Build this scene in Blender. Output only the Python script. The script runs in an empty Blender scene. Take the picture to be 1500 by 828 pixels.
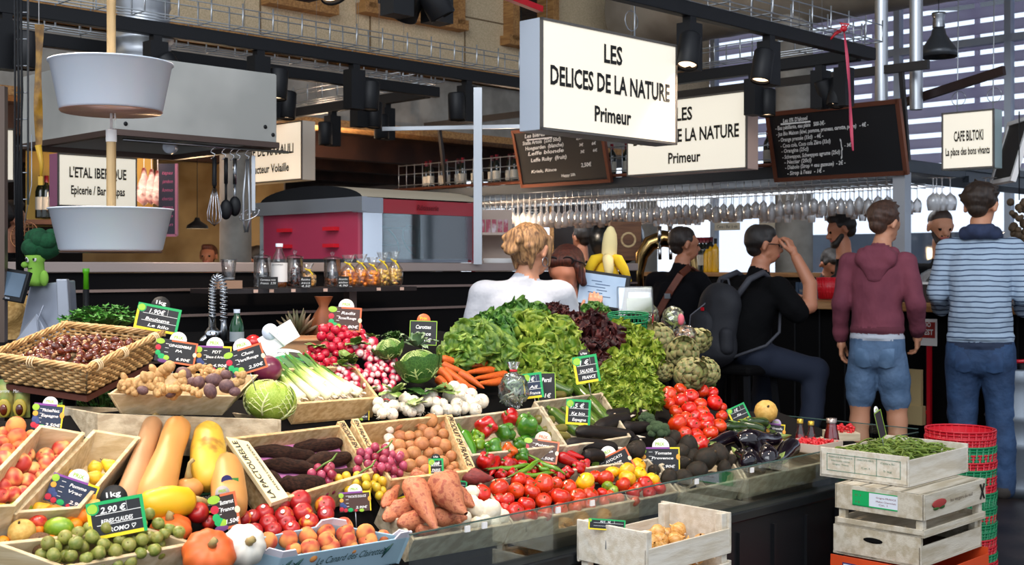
import bpy, math, random
import numpy as np
from mathutils import Vector, Matrix, noise
SC = bpy.context.scene
COL = SC.collection
# ---------------------------------------------------------------- camera, world, exposure
F, EYE, CX, CY, S2, PI = 1800.0, 1.35, 750.0, 390.0, math.sqrt(.5), math.pi
cd = bpy.data.cameras.new('camera'); cam = bpy.data.objects.new('camera',cd); COL.objects.link(cam)
cam.location = (0,0,EYE); cam.rotation_euler = (PI/2,0,0)
cd.sensor_width = 36; cd.lens = F/1500*36; cd.shift_y = -(414-CY)/1500; cd.clip_start = .05
cd.dof.use_dof = True; cd.dof.focus_distance = 3.9; cd.dof.aperture_fstop = 9
SC.camera = cam
SC.view_settings.view_transform = 'Standard'; SC.view_settings.look = 'None'
SC.view_settings.exposure = 0.0; SC.view_settings.gamma = 1; SC.view_settings.use_curve_mapping = False
W = bpy.data.worlds.new('daylight'); SC.world = W; W.use_nodes = True
nt = W.node_tree; nt.nodes.clear()
_o = nt.nodes.new('ShaderNodeOutputWorld'); _b = nt.nodes.new('ShaderNodeBackground')
_t = nt.nodes.new('ShaderNodeTexCoord'); _d = nt.nodes.new('ShaderNodeVectorMath'); _d.operation = 'DOT_PRODUCT'
_d.inputs[1].default_value = (.75,.66,.0)
_r = nt.nodes.new('ShaderNodeValToRGB'); _r.color_ramp.elements[0].position = .35; _r.color_ramp.elements[1].position = .75
WORLD_DIM, WORLD_BRIGHT, WORLD_S = (.98,1.07,1.22,1), (1.25,1.36,1.5,1), 1.0
_r.color_ramp.elements[0].color = WORLD_DIM; _r.color_ramp.elements[1].color = (1,1,1,1)
_mx = nt.nodes.new('ShaderNodeMix'); _mx.data_type = 'RGBA'
_r.color_ramp.elements[0].color = (0,0,0,1)
nt.links.new(_t.outputs['Generated'],_d.inputs[0]); nt.links.new(_d.outputs['Value'],_r.inputs[0])
nt.links.new(_r.outputs['Color'],_mx.inputs['Factor'])
_mx.inputs[6].default_value = WORLD_DIM; _mx.inputs[7].default_value = WORLD_BRIGHT
nt.links.new(_mx.outputs[2],_b.inputs['Color']); _b.inputs['Strength'].default_value = WORLD_S
nt.links.new(_b.outputs[0],_o.inputs['Surface'])
SPOT_W = 76.0                      # power of the track spotlights over the stall
SPOT_COL = (1,.80,.62)
al = bpy.data.lights.new('hall_fill_light','AREA'); al.shape = 'RECTANGLE'; al.size = 7; al.size_y = 4; al.energy = 520; al.color = (.93,.97,1)  # added fill light high behind the camera, brightens fronts and upper walls
alo = bpy.data.objects.new('hall_fill_light',al); COL.objects.link(alo); alo.location = (-1.5,-2.5,6.6)
alo.rotation_euler = (Vector((1.5,10,2.6))-alo.location).to_track_quat('-Z','Y').to_euler()

# ---------------------------------------------------------------- geometry helpers
R = random.Random(7)
def uv(u,v,z=0.): return Vector(((u-v)*S2,(u+v)*S2,z))
def pY(px,py,Y): return Vector(((px-CX)/F*Y,Y,EYE-(py-CY)/F*Y))
def pv(px,py,v): return pY(px,py,v/S2/(1-(px-CX)/F))
def pu(px,py,u): return pY(px,py,u/S2/(1+(px-CX)/F))
def puz(p): return ((p.x+p.y)*S2,(p.y-p.x)*S2,p.z)
def scr(p): return (CX+F*p.x/p.y,CY-F*(p.z-EYE)/p.y)
def slope(u): return .58 if u < 2.6 else max(.25,.58-(u-2.6)*.18)
def TZ(u,v): return .62+max(-.2,v-2.3)*slope(u)
def ptz(x,y): return TZ((x+y)*S2,(y-x)*S2)
def hit(px,py,h=0.):
    a, b = 1.2, 7.0
    for i in range(200):
        Y = a+(b-a)*i/200; p = pY(px,py,Y)
        if p.z < ptz(p.x,p.y)+h: break
    lo, hi = Y-(b-a)/200, Y
    for i in range(18):
        m = (lo+hi)/2; p = pY(px,py,m)
        if p.z < ptz(p.x,p.y)+h: hi = m
        else: lo = m
    return pY(px,py,lo)
def T(*a): return Matrix.Translation(Vector(a[0] if len(a) == 1 else a))
def RX(a): return Matrix.Rotation(a,4,'X')
def RY(a): return Matrix.Rotation(a,4,'Y')
def RZ(a): return Matrix.Rotation(a,4,'Z')
def SCL(x,y=None,z=None): return Matrix.Diagonal((x,x if y is None else y,x if z is None else z,1))
AZ = PI/4
def FR(u,v,z=0,rz=0): return T(uv(u,v,z)) @ RZ(AZ+rz)          # local x runs along the stall, y to the back
def slopefr(u,v,h=0):                                             # same, tilted with the display
    return T(uv(u,v,TZ(u,v)+h)) @ RZ(AZ) @ RX(math.atan(slope(u)))
def basis(o,x,y=None,z=None):
    x = Vector(x).normalized()
    if y is None: z = Vector(z or (0,0,1)); y = z.cross(x).normalized(); z = x.cross(y)
    else: y = Vector(y); z = x.cross(y).normalized(); y = z.cross(x)
    return Matrix(((x[0],y[0],z[0],o[0]),(x[1],y[1],z[1],o[1]),(x[2],y[2],z[2],o[2]),(0,0,0,1)))
def rrot(): return RZ(R.uniform(0,6.3)) @ RX(R.uniform(-1.2,1.2)) @ RY(R.uniform(-1.2,1.2))
BOXF = [(0,3,2,1),(4,5,6,7),(0,1,5,4),(1,2,6,5),(2,3,7,6),(3,0,4,7)]

class MB:
    def __init__(s): s.v = []; s.f = []; s.m = []; s.s = []
    def add(s,vs,fs,mi=0,sm=False,M=None):
        b = len(s.v)
        s.v += [tuple(M @ Vector(p)) for p in vs] if M is not None else [tuple(p) for p in vs]
        s.f += [tuple(b+i for i in f) for f in fs]; s.m += [mi]*len(fs); s.s += [sm]*len(fs)
        return s
    def box(s,c,d,M=None,mi=0):
        x, y, z = c; a, b, e = d[0]/2, d[1]/2, d[2]/2
        vs = [(x-a,y-b,z-e),(x+a,y-b,z-e),(x+a,y+b,z-e),(x-a,y+b,z-e),(x-a,y-b,z+e),(x+a,y-b,z+e),(x+a,y+b,z+e),(x-a,y+b,z+e)]
        return s.add(vs,BOXF,mi,False,M)
    def hexa(s,vs,mi=0,M=None): return s.add(vs,BOXF,mi,False,M)
    def bar(s,a,b,w,h=None,mi=0,up=(0,0,1)):
        a, b = Vector(a), Vector(b); d = b-a
        if abs(d.normalized().dot(Vector(up))) > .99: up = (1,0,0)
        return s.box((d.length/2,0,0),(d.length,w,h or w),basis(a,d,z=up),mi)
    def tube(s,pts,r,n=8,mi=0,cap=True,M=None,close=False):
        pts = [Vector(p) for p in pts]; k = len(pts); rs = r if isinstance(r,(list,tuple)) else [r]*k
        vs = []; fs = []; pn = None
        for i, p in enumerate(pts):
            d = (pts[(i+1) % k]-pts[i-1]) if close else (pts[min(i+1,k-1)]-pts[max(i-1,0)])
            d = d.normalized() if d.length > 1e-9 else Vector((0,0,1))
            if pn is None: pn = d.orthogonal().normalized()
            pn = (pn-d*pn.dot(d))
            pn = pn.normalized() if pn.length > 1e-6 else d.orthogonal().normalized()
            q = d.cross(pn)
            for j in range(n):
                a = 2*PI*j/n; vs.append(p+(pn*math.cos(a)+q*math.sin(a))*rs[i])
        for i in range(k if close else k-1):
            for j in range(n):
                i2 = (i+1) % k
                fs.append((i*n+j,i*n+(j+1) % n,i2*n+(j+1) % n,i2*n+j))
        s.add(vs,fs,mi,True,M)
        if cap and not close:
            b = len(s.v)-k*n
            s.f += [tuple(b+j for j in reversed(range(n))),tuple(b+(k-1)*n+j for j in range(n))]; s.m += [mi]*2; s.s += [True]*2
        return s
    def lathe(s,prof,n=16,M=None,mi=0,wob=None,sm=True):
        vs = []; fs = []; k = len(prof)
        for i, (r,z) in enumerate(prof):
            for j in range(n):
                a = 2*PI*j/n; w = wob(a,i/(k-1)) if wob else 1
                vs.append((r*w*math.cos(a),r*w*math.sin(a),z))
        for i in range(k-1):
            for j in range(n): fs.append((i*n+j,i*n+(j+1) % n,(i+1)*n+(j+1) % n,(i+1)*n+j))
        return s.add(vs,fs,mi,sm,M)
    def ell(s,c,r,nu=14,nv=9,M=None,mi=0,fn=None):
        vs = [None]; rr = r if isinstance(r,(tuple,list)) else (r,r,r); vs = []; fs = []
        for i in range(nv+1):
            t = PI*i/nv
            for j in range(nu):
                a = 2*PI*j/nu; d = Vector((math.sin(t)*math.cos(a),math.sin(t)*math.sin(a),-math.cos(t)))
                k = fn(d) if fn else 1
                vs.append((c[0]+d.x*rr[0]*k,c[1]+d.y*rr[1]*k,c[2]+d.z*rr[2]*k))
        for i in range(nv):
            for j in range(nu): fs.append((i*nu+j,i*nu+(j+1) % nu,(i+1)*nu+(j+1) % nu,(i+1)*nu+j))
        return s.add(vs,fs,mi,True,M)
    def grid(s,fn,nu,nv,mi=0,sm=True,M=None):
        vs = [fn(i/nu,j/nv) for j in range(nv+1) for i in range(nu+1)]
        fs = [(j*(nu+1)+i,j*(nu+1)+i+1,(j+1)*(nu+1)+i+1,(j+1)*(nu+1)+i) for j in range(nv) for i in range(nu)]
        return s.add(vs,fs,mi,sm,M)
    def prism(s,poly,z0,z1,M=None,mi=0):
        n = len(poly); vs = [(x,y,z0) for x,y in poly]+[(x,y,z1) for x,y in poly]
        fs = [tuple(reversed(range(n))),tuple(range(n,2*n))]+[(i,(i+1) % n,n+(i+1) % n,n+i) for i in range(n)]
        return s.add(vs,fs,mi,False,M)
    def wall(s,prof,n,th,M=None,mi=0):                          # open thin-walled lathe
        return s.lathe(prof+[(max(1e-4,r-th),z) for r,z in reversed(prof)],n,M,mi)
    def mesh(s,name,mats):
        me = bpy.data.meshes.new(name); me.from_pydata(s.v,[],s.f)
        for m in (mats if isinstance(mats,(list,tuple)) else [mats]): me.materials.append(m)
        me.polygons.foreach_set('material_index',s.m); me.polygons.foreach_set('use_smooth',s.s); me.update()
        return me
    def ob(s,name,mats,parent=None,M=None,link=True,bevel=0):
        o = bpy.data.objects.new(name,s.mesh(name,mats))
        if link: COL.objects.link(o)
        if parent is not None: o.parent = parent
        if M is not None: o.matrix_local = M
        if bevel:
            b = o.modifiers.new('bevel','BEVEL'); b.width = bevel; b.segments = 2; b.limit_method = 'ANGLE'
        return o

def tag(o,label,cat,group=None,kind=None):
    o['label'] = label; o['category'] = cat
    if group: o['group'] = group
    if kind: o['kind'] = kind
    return o
def empty(name,M,label,cat,group=None,link=True):
    o = bpy.data.objects.new(name,None); o.empty_display_size = .05
    if link: COL.objects.link(o)
    o.matrix_world = M if isinstance(M,Matrix) else T(M)
    return tag(o,label,cat,group)
def struct(o): o['kind'] = 'structure'; return o
KIDS = {}
def kid(parent,o): KIDS.setdefault(parent.name,[]).append(o); return o
def proto(mb,name,mats,kids=()):                                 # unlinked master; kids = [(mb, name, mats)]
    o = mb.ob(name,mats,link=False)
    KIDS[o.name] = [k.ob(n,m,link=False) for k,n,m in kids]
    return o
def clone(p,M,label,cat,group=None):
    o = p.copy(); COL.objects.link(o); o.matrix_world = M
    for k in KIDS.get(p.name,()):
        c = k.copy(); c.parent = o; COL.objects.link(c)
        for k2 in KIDS.get(k.name,()):
            c2 = k2.copy(); c2.parent = c; COL.objects.link(c2)
    return tag(o,label,cat,group)
ORD = 'first second third fourth fifth sixth seventh eighth ninth tenth eleventh twelfth thirteenth fourteenth fifteenth sixteenth seventeenth eighteenth nineteenth twentieth'.split()
ORD += ['twenty-'+w for w in ORD[:9]]+['thirtieth']+['thirty-'+w for w in ORD[:9]]
def rowlabels(obs,base,rows=0,at=lambda o:o.matrix_world.translation):
    """lowest row first, each row counted from the left"""
    if not rows: rows = max(1,round(math.sqrt(len(obs)/2.2)))
    s = sorted(obs,key=lambda o:-scr(at(o))[1]); n = len(s); k = math.ceil(n/rows)
    R_ = [s[i*k:(i+1)*k] for i in range(rows) if s[i*k:(i+1)*k]]
    for i, row in enumerate(R_):
        row.sort(key=lambda o:scr(at(o))[0])
        nm = '' if len(R_) == 1 else ' in the '+('lowest' if i == 0 else 'top' if i == len(R_)-1 else 'middle' if len(R_) == 3 else ORD[i]+' lowest')+' row'
        for j, o in enumerate(row):
            o['label'] = base+', '+('leftmost' if j == 0 and len(row) > 1 else 'rightmost' if j == len(row)-1 and len(row) > 1 else ORD[j]+' from left')+nm
def orderlabels(obs,base,key=0,names=('leftmost','rightmost'),fmt='from left'):
    s = sorted(obs,key=lambda o:scr(o.matrix_world.translation)[key])
    for j, o in enumerate(s):
        o['label'] = base+', '+(names[0] if j == 0 else names[1] if j == len(s)-1 else ORD[j]+' '+fmt)

# ---------------------------------------------------------------- materials
def lin(h):
    h = h.lstrip('#'); c = [int(h[i:i+2],16)/255 for i in (0,2,4)]
    return tuple(x/12.92 if x <= .04045 else ((x+.055)/1.055)**2.4 for x in c)+(1,)
MATS = {}
def mat(name,c,rough=.5,c2=None,ns=8.,st=(1,1,1),ramp=(.38,.62),metal=0.,rand=0.,hue=0.,bump=0.,bs=60.,coat=0.,spec=.5,emit=0.,alpha=1.,trans=0.,det=3.,sss=0.,voro=None,c3=None,wave=None,off=True,bd=.004):
    if name in MATS: return MATS[name]
    m = bpy.data.materials.new(name); m.use_nodes = True; n = m.node_tree; L = n.links.new
    b = n.nodes['Principled BSDF']; b.inputs['Roughness'].default_value = rough; b.inputs['Metallic'].default_value = metal
    b.inputs['Specular IOR Level'].default_value = spec; b.inputs['Coat Weight'].default_value = coat
    b.inputs['Coat Roughness'].default_value = .08
    b.inputs['Transmission Weight'].default_value = trans
    if sss: b.inputs['Subsurface Weight'].default_value = sss; b.inputs['Subsurface Radius'].default_value = (.02,.01,.006)
    c = lin(c) if isinstance(c,str) else c
    b.inputs['Base Color'].default_value = c
    m.diffuse_color = c
    N = n.nodes.new
    tc = N('ShaderNodeTexCoord'); vec = tc.outputs['Object']; oi = None
    if rand or hue:
        oi = N('ShaderNodeObjectInfo')
        if off:
            ad = N('ShaderNodeVectorMath'); ad.operation = 'ADD'; sc = N('ShaderNodeVectorMath'); sc.operation = 'SCALE'
            cb = N('ShaderNodeCombineXYZ'); L(oi.outputs['Random'],cb.inputs[0]); L(oi.outputs['Random'],cb.inputs[1])
            sc.inputs['Scale'].default_value = 37.; L(cb.outputs[0],sc.inputs[0]); L(vec,ad.inputs[0]); L(sc.outputs[0],ad.inputs[1]); vec = ad.outputs[0]
    mp = N('ShaderNodeMapping'); mp.inputs['Scale'].default_value = st; L(vec,mp.inputs[0]); vec = mp.outputs[0]
    out = None
    if c2 is not None:
        c2 = lin(c2) if isinstance(c2,str) else c2
        if voro:
            tx = N('ShaderNodeTexVoronoi'); tx.feature = 'DISTANCE_TO_EDGE'; tx.inputs['Scale'].default_value = ns; fac = tx.outputs['Distance']
        elif wave:
            tx = N('ShaderNodeTexWave'); tx.bands_direction = wave; tx.inputs['Scale'].default_value = ns; tx.inputs['Distortion'].default_value = det; tx.inputs['Detail'].default_value = 1; fac = tx.outputs['Fac']
        else:
            tx = N('ShaderNodeTexNoise'); tx.inputs['Scale'].default_value = ns; tx.inputs['Detail'].default_value = det; fac = tx.outputs['Fac']
        L(vec,tx.inputs['Vector'])
        rp = N('ShaderNodeValToRGB'); e = rp.color_ramp.elements
        e[0].position, e[1].position = ramp; e[0].color = c; e[1].color = c2
        if c3 is not None:
            q = e.new((ramp[0]+ramp[1])/2); q.color = lin(c3) if isinstance(c3,str) else c3
        L(fac,rp.inputs[0]); out = rp.outputs['Color']
    if rand or hue:
        hs = N('ShaderNodeHueSaturation')
        if out is not None: L(out,hs.inputs['Color'])
        else: hs.inputs['Color'].default_value = c
        if rand:
            mr = N('ShaderNodeMapRange'); mr.inputs['To Min'].default_value = 1-rand; mr.inputs['To Max'].default_value = 1+rand*.7
            L(oi.outputs['Random'],mr.inputs['Value']); L(mr.outputs[0],hs.inputs['Value'])
        if hue:
            m2 = N('ShaderNodeMath'); m2.operation = 'MULTIPLY'; m2.inputs[1].default_value = 7.31
            fr = N('ShaderNodeMath'); fr.operation = 'FRACT'; L(oi.outputs['Random'],m2.inputs[0]); L(m2.outputs[0],fr.inputs[0])
            mr = N('ShaderNodeMapRange'); mr.inputs['To Min'].default_value = .5-hue; mr.inputs['To Max'].default_value = .5+hue
            L(fr.outputs[0],mr.inputs['Value']); L(mr.outputs[0],hs.inputs['Hue'])
        out = hs.outputs['Color']
    if out is not None: L(out,b.inputs['Base Color'])
    if emit:
        b.inputs['Emission Strength'].default_value = emit
        if out is not None: L(out,b.inputs['Emission Color'])
        else: b.inputs['Emission Color'].default_value = c
    if bump:
        nz = N('ShaderNodeTexNoise'); nz.inputs['Scale'].default_value = bs; nz.inputs['Detail'].default_value = 3; L(vec,nz.inputs['Vector'])
        bp = N('ShaderNodeBump'); bp.inputs['Strength'].default_value = bump; bp.inputs['Distance'].default_value = bd
        L(nz.outputs['Fac'],bp.inputs['Height']); L(bp.outputs[0],b.inputs['Normal'])
    MATS[name] = m
    return m
def clear(name,tint=(1,1,1,1),gloss=.12,rough=.03,edge=True,milk=0.):
    """thin clear sheet: mostly see-through with reflections that grow at grazing angles"""
    if name in MATS: return MATS[name]
    m = bpy.data.materials.new(name); m.use_nodes = True; n = m.node_tree; n.nodes.clear(); N = n.nodes.new; L = n.links.new
    o = N('ShaderNodeOutputMaterial'); mx = N('ShaderNodeMixShader'); tr = N('ShaderNodeBsdfTransparent'); gl = N('ShaderNodeBsdfGlossy')
    tr.inputs[0].default_value = tint; gl.inputs['Roughness'].default_value = rough
    lw = N('ShaderNodeLayerWeight'); lw.inputs['Blend'].default_value = .35
    mr = N('ShaderNodeMapRange'); mr.inputs['To Min'].default_value = gloss*.35; mr.inputs['To Max'].default_value = min(1,gloss*4)
    L(lw.outputs['Fresnel'] if edge else lw.outputs['Facing'],mr.inputs['Value']); L(mr.outputs[0],mx.inputs[0]); L(tr.outputs[0],mx.inputs[1]); L(gl.outputs[0],mx.inputs[2]); L(mx.outputs[0],o.inputs[0])
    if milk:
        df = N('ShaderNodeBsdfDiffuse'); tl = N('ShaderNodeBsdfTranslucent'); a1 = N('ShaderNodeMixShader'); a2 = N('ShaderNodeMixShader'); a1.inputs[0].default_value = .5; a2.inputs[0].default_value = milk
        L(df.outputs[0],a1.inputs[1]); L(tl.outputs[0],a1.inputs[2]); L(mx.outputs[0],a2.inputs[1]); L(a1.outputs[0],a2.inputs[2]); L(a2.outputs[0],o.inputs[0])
    MATS[name] = m
    return m
M_black = mat('black_metal','#131417',.5,spec=.3)
M_dark = mat('black_panel','#0a090a',.8,spec=.12)
M_steel = mat('steel','#a9adb2',.28,metal=1,c2='#8d9196',ns=3,st=(1,1,12))
M_steel2 = mat('brushed_steel','#b9bdc2',.38,metal=.9)
M_chrome = mat('chrome','#d8dadd',.1,metal=1)
M_galv = mat('galvanised_wire','#b8bcc0',.35,metal=.8)
M_white = mat('white_enamel','#dde6f3',.25)
M_paper = mat('white_card','#ece9e6',.6)
M_pine = mat('pine','#dcc08e',.65,c2='#c09c68',ns=6,st=(1.5,14,14),rand=.06,bump=.15,bs=20)
M_pine2 = mat('pale_poplar','#dac7a2',.65,c2='#c4ac82',ns=5,st=(1.2,12,12),rand=.08,bump=.15,bs=20)
M_crate = mat('greyed_crate_wood','#cfc1a4',.7,c2='#ab9a7e',ns=5,st=(1.2,10,10),rand=.08,bump=.2,bs=25)
M_oak = mat('oak_dowel','#c9a877',.5,c2='#b08d5a',ns=5,st=(10,10,1))
M_ink = mat('black_ink','#12110f',.6)
M_chalk = mat('chalk_white','#f1f1ee',.7)
M_slate = mat('slate_board','#1b1d21',.5)
M_slateb = mat('blue_slate_board','#22304a',.5)
M_slatew = mat('brown_slate_board','#4a3128',.5)
M_green = mat('tag_green','#17a85c',.4)
M_yellow = mat('tag_yellow','#f0d51e',.4)
M_purple = mat('tag_purple','#8b4a9a',.4)
M_orange = mat('tag_orange','#d2693c',.4)
M_lime = mat('tag_lime','#9cc83a',.4)
M_redp = mat('red_plastic','#c01424',.3)
M_greenp = mat('green_plastic','#0c7a4a',.3)
M_leafd = mat('leaf_dark','#3f6a24',.5,c2='#254a1a',ns=20,rand=.15)
M_stem = mat('stem_green','#6d8a35',.5,c2='#4d6a26',ns=30)
M_copper = mat('copper_edge','#7a4a38',.4,metal=.6)
def skin_mat(n,c): return mat(n,c,.5,sss=.12)
# ---------------------------------------------------------------- lettering
GL = {}
def glyphs(txt,shear=0.,bold=0.):
    k = (txt,shear,bold)
    if k not in GL:
        c = bpy.data.curves.new('t','FONT'); c.body = txt; c.size = 1; c.shear = shear; c.offset = bold; c.resolution_u = 2; c.align_x = 'LEFT'
        o = bpy.data.objects.new('t',c); COL.objects.link(o); dg = bpy.context.evaluated_depsgraph_get()
        me = bpy.data.meshes.new_from_object(o.evaluated_get(dg))
        vs = [tuple(v.co) for v in me.vertices]; fs = [tuple(p.vertices) for p in me.polygons]
        bpy.data.objects.remove(o); bpy.data.curves.remove(c); bpy.data.meshes.remove(me)
        xs = [v[0] for v in vs] or [0]
        GL[k] = (vs,fs,min(xs),max(xs))
    return GL[k]
def write(mb,txt,x,y,h,w=None,M=None,mi=0,align='c',shear=0.,bold=0.,z=.0):
    """letters of cap height about h in the xy plane of M; squeezed to width w when given"""
    vs, fs, a, b = glyphs(txt,shear,bold)
    s = h/.73; sx = (w/(b-a)) if w else s
    x0 = x-(b-a)*sx/2 if align == 'c' else x if align == 'l' else x-(b-a)*sx
    return mb.add([((v[0]-a)*sx+x0,v[1]*s+y,z) for v in vs],fs,mi,False,M)
# ================================================================= SETTING
M_floor = mat('dark_asphalt','#352c29',.4,c2='#201a18',spec=.3,ns=2.5,bump=.1,bs=40)
M_ply = mat('particle_board','#e0cba8',.75,c2='#c6b18c',ns=90,det=4,bump=.1,bs=120)
M_plytrim = mat('spruce_trim','#b98a52',.6,c2='#96693c',ns=5,st=(12,1,12))
M_conc = mat('concrete_grey','#9a958c',.8,c2='#7f7a72',ns=4)
M_brown = mat('dark_brown_ceiling','#4b2f24',.7,c2='#33201a',ns=3)
M_hall = mat('dim_hall_wall','#5a4638',.8,c2='#3c2e26',ns=1.5)
M_alu = mat('aluminium_frame','#c0c9d6',.5)
M_louv = mat('louvre_slat','#d8d0de',.6)
_n = M_louv.node_tree; _p = _n.nodes['Principled BSDF']; _q = _n.nodes.new('ShaderNodeMixShader'); _l = _n.nodes.new('ShaderNodeBsdfTranslucent'); _l.inputs[0].default_value = lin('#f1eaf6'); _q.inputs[0].default_value = .85
_n.links.new(_p.outputs[0],_q.inputs[1]); _n.links.new(_l.outputs[0],_q.inputs[2]); _n.links.new(_q.outputs[0],[x for x in _n.nodes if x.type == 'OUTPUT_MATERIAL'][0].inputs[0])
M_pane = clear('window_pane',(.93,.96,1,1),.08)
M_darkpane = mat('dark_window_glass','#10161a',.08,spec=.8)
struct(MB().grid(lambda a,b:(-14+34*a,-3+32*b,0),1,1,sm=False).ob('floor',M_floor))
struct(MB().box((3,15,6.6),(34,20,.1)).ob('ceiling',mat('ceiling_deck','#8d8f92',.7)))
# particle-board upper wall with its openings
wl = MB()
U0, U1, VW = -4., 13., 9.4
w1a, w1b = puz(pv(533,0,VW))[0], puz(pv(662,0,VW))[0]
w2a, w2b = puz(pv(742,0,VW))[0], puz(pv(800,0,VW))[0]
w3a, w3b = puz(pv(940,0,VW))[0], puz(pv(983,0,VW))[0]
w0a, w0b = puz(pv(395,0,VW))[0], puz(pv(470,0,VW))[0]
def wz(px,py): return pv(px,py,VW).z
zw1, zw2, zw0 = wz(600,27), wz(745,62), wz(430,8)
def wallpiece(a,b,z0,z1):
    if b > a and z1 > z0: wl.box(((a+b)/2,VW+.1,(z0+z1)/2),(b-a,.2,z1-z0),RZ(AZ))
zb = 3.3
cuts = [(w0a,w0b,zw0,4.9),(w1a,w1b,zw1,4.9),(w2a,w2b,zw2,4.9),(w3a,w3b,zw2,4.9)]
prev = U0
for a, b, z0, z1 in cuts:
    wallpiece(prev,a,zb,6.6); wallpiece(a,b,zb,z0); wallpiece(a,b,z1,6.6); prev = b
wallpiece(prev,U1,zb,6.6)
struct(wl.ob('wall_back',M_ply))
for i, (a,b,z0,z1) in enumerate(cuts):
    e = bpy.data.objects.new('window_%d' % (i+1),None); COL.objects.link(e); struct(e); e.matrix_world = FR((a+b)/2,VW,(z0+z1)/2)
    w, h = b-a, z1-z0; f = MB()
    for c, d in (((0,0,h/2),(w+.2,.26,.1)),((0,0,-h/2),(w+.2,.26,.1)),((w/2,0,0),(.1,.26,h)),((-w/2,0,0),(.1,.26,h))): f.box(c,d)
    f.ob('window_frame',M_plytrim,e,T(0,-.02,0)); MB().box((0,.1,0),(w-.05,.02,h-.05)).ob('window_glass',M_darkpane,e)
seam = MB()
for k in range(9):
    seam.box((1.2+k*1.25,VW-.004,4.7),(.012,.012,2.8),RZ(AZ))
for k in range(2): seam.box((4.5,VW-.004,3.95+k*1.25),(17,.012,.012),RZ(AZ))
struct(seam.ob('trim_1',mat('board_joint','#7a6448',.8)))
struct(MB().box((4.5,VW-.03,zb+.02),(17,.3,.13),RZ(AZ)).ob('trim_2',M_plytrim))
struct(MB().box((4.5,VW+.08,2.98),(17,.3,.52),RZ(AZ)).ob('trim_3',M_conc))
struct(MB().box((4.5,VW+.02,2.68),(17,.34,.07),RZ(AZ)).ob('trim_4',M_plytrim))
# low brown ceiling and far wall of the hall behind
struct(MB().box((3,VW+3.6,2.75),(20,6.8,.1),RZ(AZ)).ob('trim_5',M_brown))
struct(MB().box((3,16.4,2),(24,.2,5),RZ(AZ)).ob('wall_far',M_hall))
for k, vv in enumerate((10.3,11.6,13.0)):
    struct(MB().box((4,vv,2.58),(16,.16,.24),RZ(AZ)).ob('trim_%d' % (6+k),M_brown))
# window wall on the right
zs = (.95,3.78,6.4)
pitch = 1.27; v0 = 5.51-pitch*14
mull = MB()
for k in range(18): mull.box((13,v0+k*pitch,3.3),(.1,.07,6.4),RZ(AZ))
for z in zs: mull.box((13,v0+8.5*pitch,z),(.1,17*pitch,.08),RZ(AZ))
mull.box((13,v0+8.5*pitch,2.35),(.1,17*pitch,.07),RZ(AZ))
e = bpy.data.objects.new('window_5',None); COL.objects.link(e); struct(e)
mull.ob('window_frame',M_alu,e)
MB().box((13.0,v0+8.5*pitch,3.4),(.012,17*pitch,5.4),RZ(AZ)).ob('window_pane',M_pane,e)
struct(MB().box((13,v0+8.5*pitch,.45),(.25,17*pitch,.9),RZ(AZ)).ob('wall_right',M_alu))
lv = MB()
for k in range(24): lv.box((13.5,1,2.42+k*.178),(.05,20,.115),RZ(AZ) )
for k in range(16): lv.box((13.56,v0+.6+k*pitch,4.4),(.04,.05,4.2),RZ(AZ))
struct(lv.ob('window_louvre',M_louv))
struct(MB().box((19,0,-.3),(11,40,.2),RZ(AZ)).ob('ground_street',mat('street_paving','#9aa0a6',.8)))
far = MB()
for a, b, h in ((-14,-6,3.2),(-5,1.5,2.6),(2.2,6,3.4),(6.8,14,2.2)): far.box((23,(a+b)/2,h/2-.2),(1,b-a,h),RZ(AZ))
struct(far.ob('trim_9',mat('pale_facade','#aab6c2',.8,c2='#8f9aa6',ns=1.2)))
# columns
def column(px,Y,r,z0,z1,m,name,label):
    p = pY(px,390,Y); tag(MB().lathe([(r,z0),(r,z1)],24,T(p.x,p.y,0)).ob(name,m),label,'column',kind='structure')
column(1163,12.6,.19,0,6.5,M_conc,'column','round grey concrete column by the windows')
column(940,15.5,.2,0,6.5,M_conc,'column','round grey concrete column behind the banana plush')
column(345,10.2,.13,0,2.7,M_conc,'column','round grey column behind the hanging utensils')

# ================================================================= TRACKS
def track(kind,c,a,b,z,label,tray=True):
    d = (lambda t,o=0:uv(t,c+o)) if kind == 'A' else (lambda t,o=0:uv(c+o,t))
    t = empty('lighting_track',T(0,0,0),label,'lighting track')
    ra, rb = d(a), d(b); ra.z = rb.z = z
    MB().bar(ra,rb,.055,.075).ob('rail',M_black,t,bevel=.004)
    if tray:
        m = MB(); n = int(abs(b-a)/.2); rr = .0045
        for off, dz in ((-.07,.07),(-.07,.17),(.07,.07),(.07,.17),(0,.07)):
            p, q = d(a,off), d(b,off); p.z = q.z = z+dz
            m.tube([p,q],rr,4)
        for k in range(n+1):
            x = a+(b-a)*k/n; pts = []
            for off, dz in ((-.07,.2),(-.07,.07),(.07,.07),(.07,.2)):
                p = d(x,off); p.z = z+dz; pts.append(p)
            m.tube(pts,rr*1.2,4)
        m.ob('cable_tray',M_galv,t)
    h = MB()
    for k in range(4):
        x = a+(b-a)*(k+.5)/4; p = d(x); p.z = z+.03; q = p.copy(); q.z = 6.5; h.tube([p,q],.002,4)
    h.ob('hanging_cable',M_galv,t)
    return d
tA6 = track('A',6.0,.4,7.2,2.62,'long black lighting track with wire cable tray crossing top left')
tA38 = track('A',3.8,.3,6.95,2.66,'black lighting track over the white lit stall sign')
tA67 = track('A',6.74,1.6,5.97,2.62,'black lighting track behind the long one, ending at a corner')
tB59 = track('B',5.93,6.80,9.0,2.62,'short black lighting track turning back from the corner')
tB69 = track('B',6.9,3.86,5.94,2.66,'short black lighting track over the second stall sign')
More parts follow.
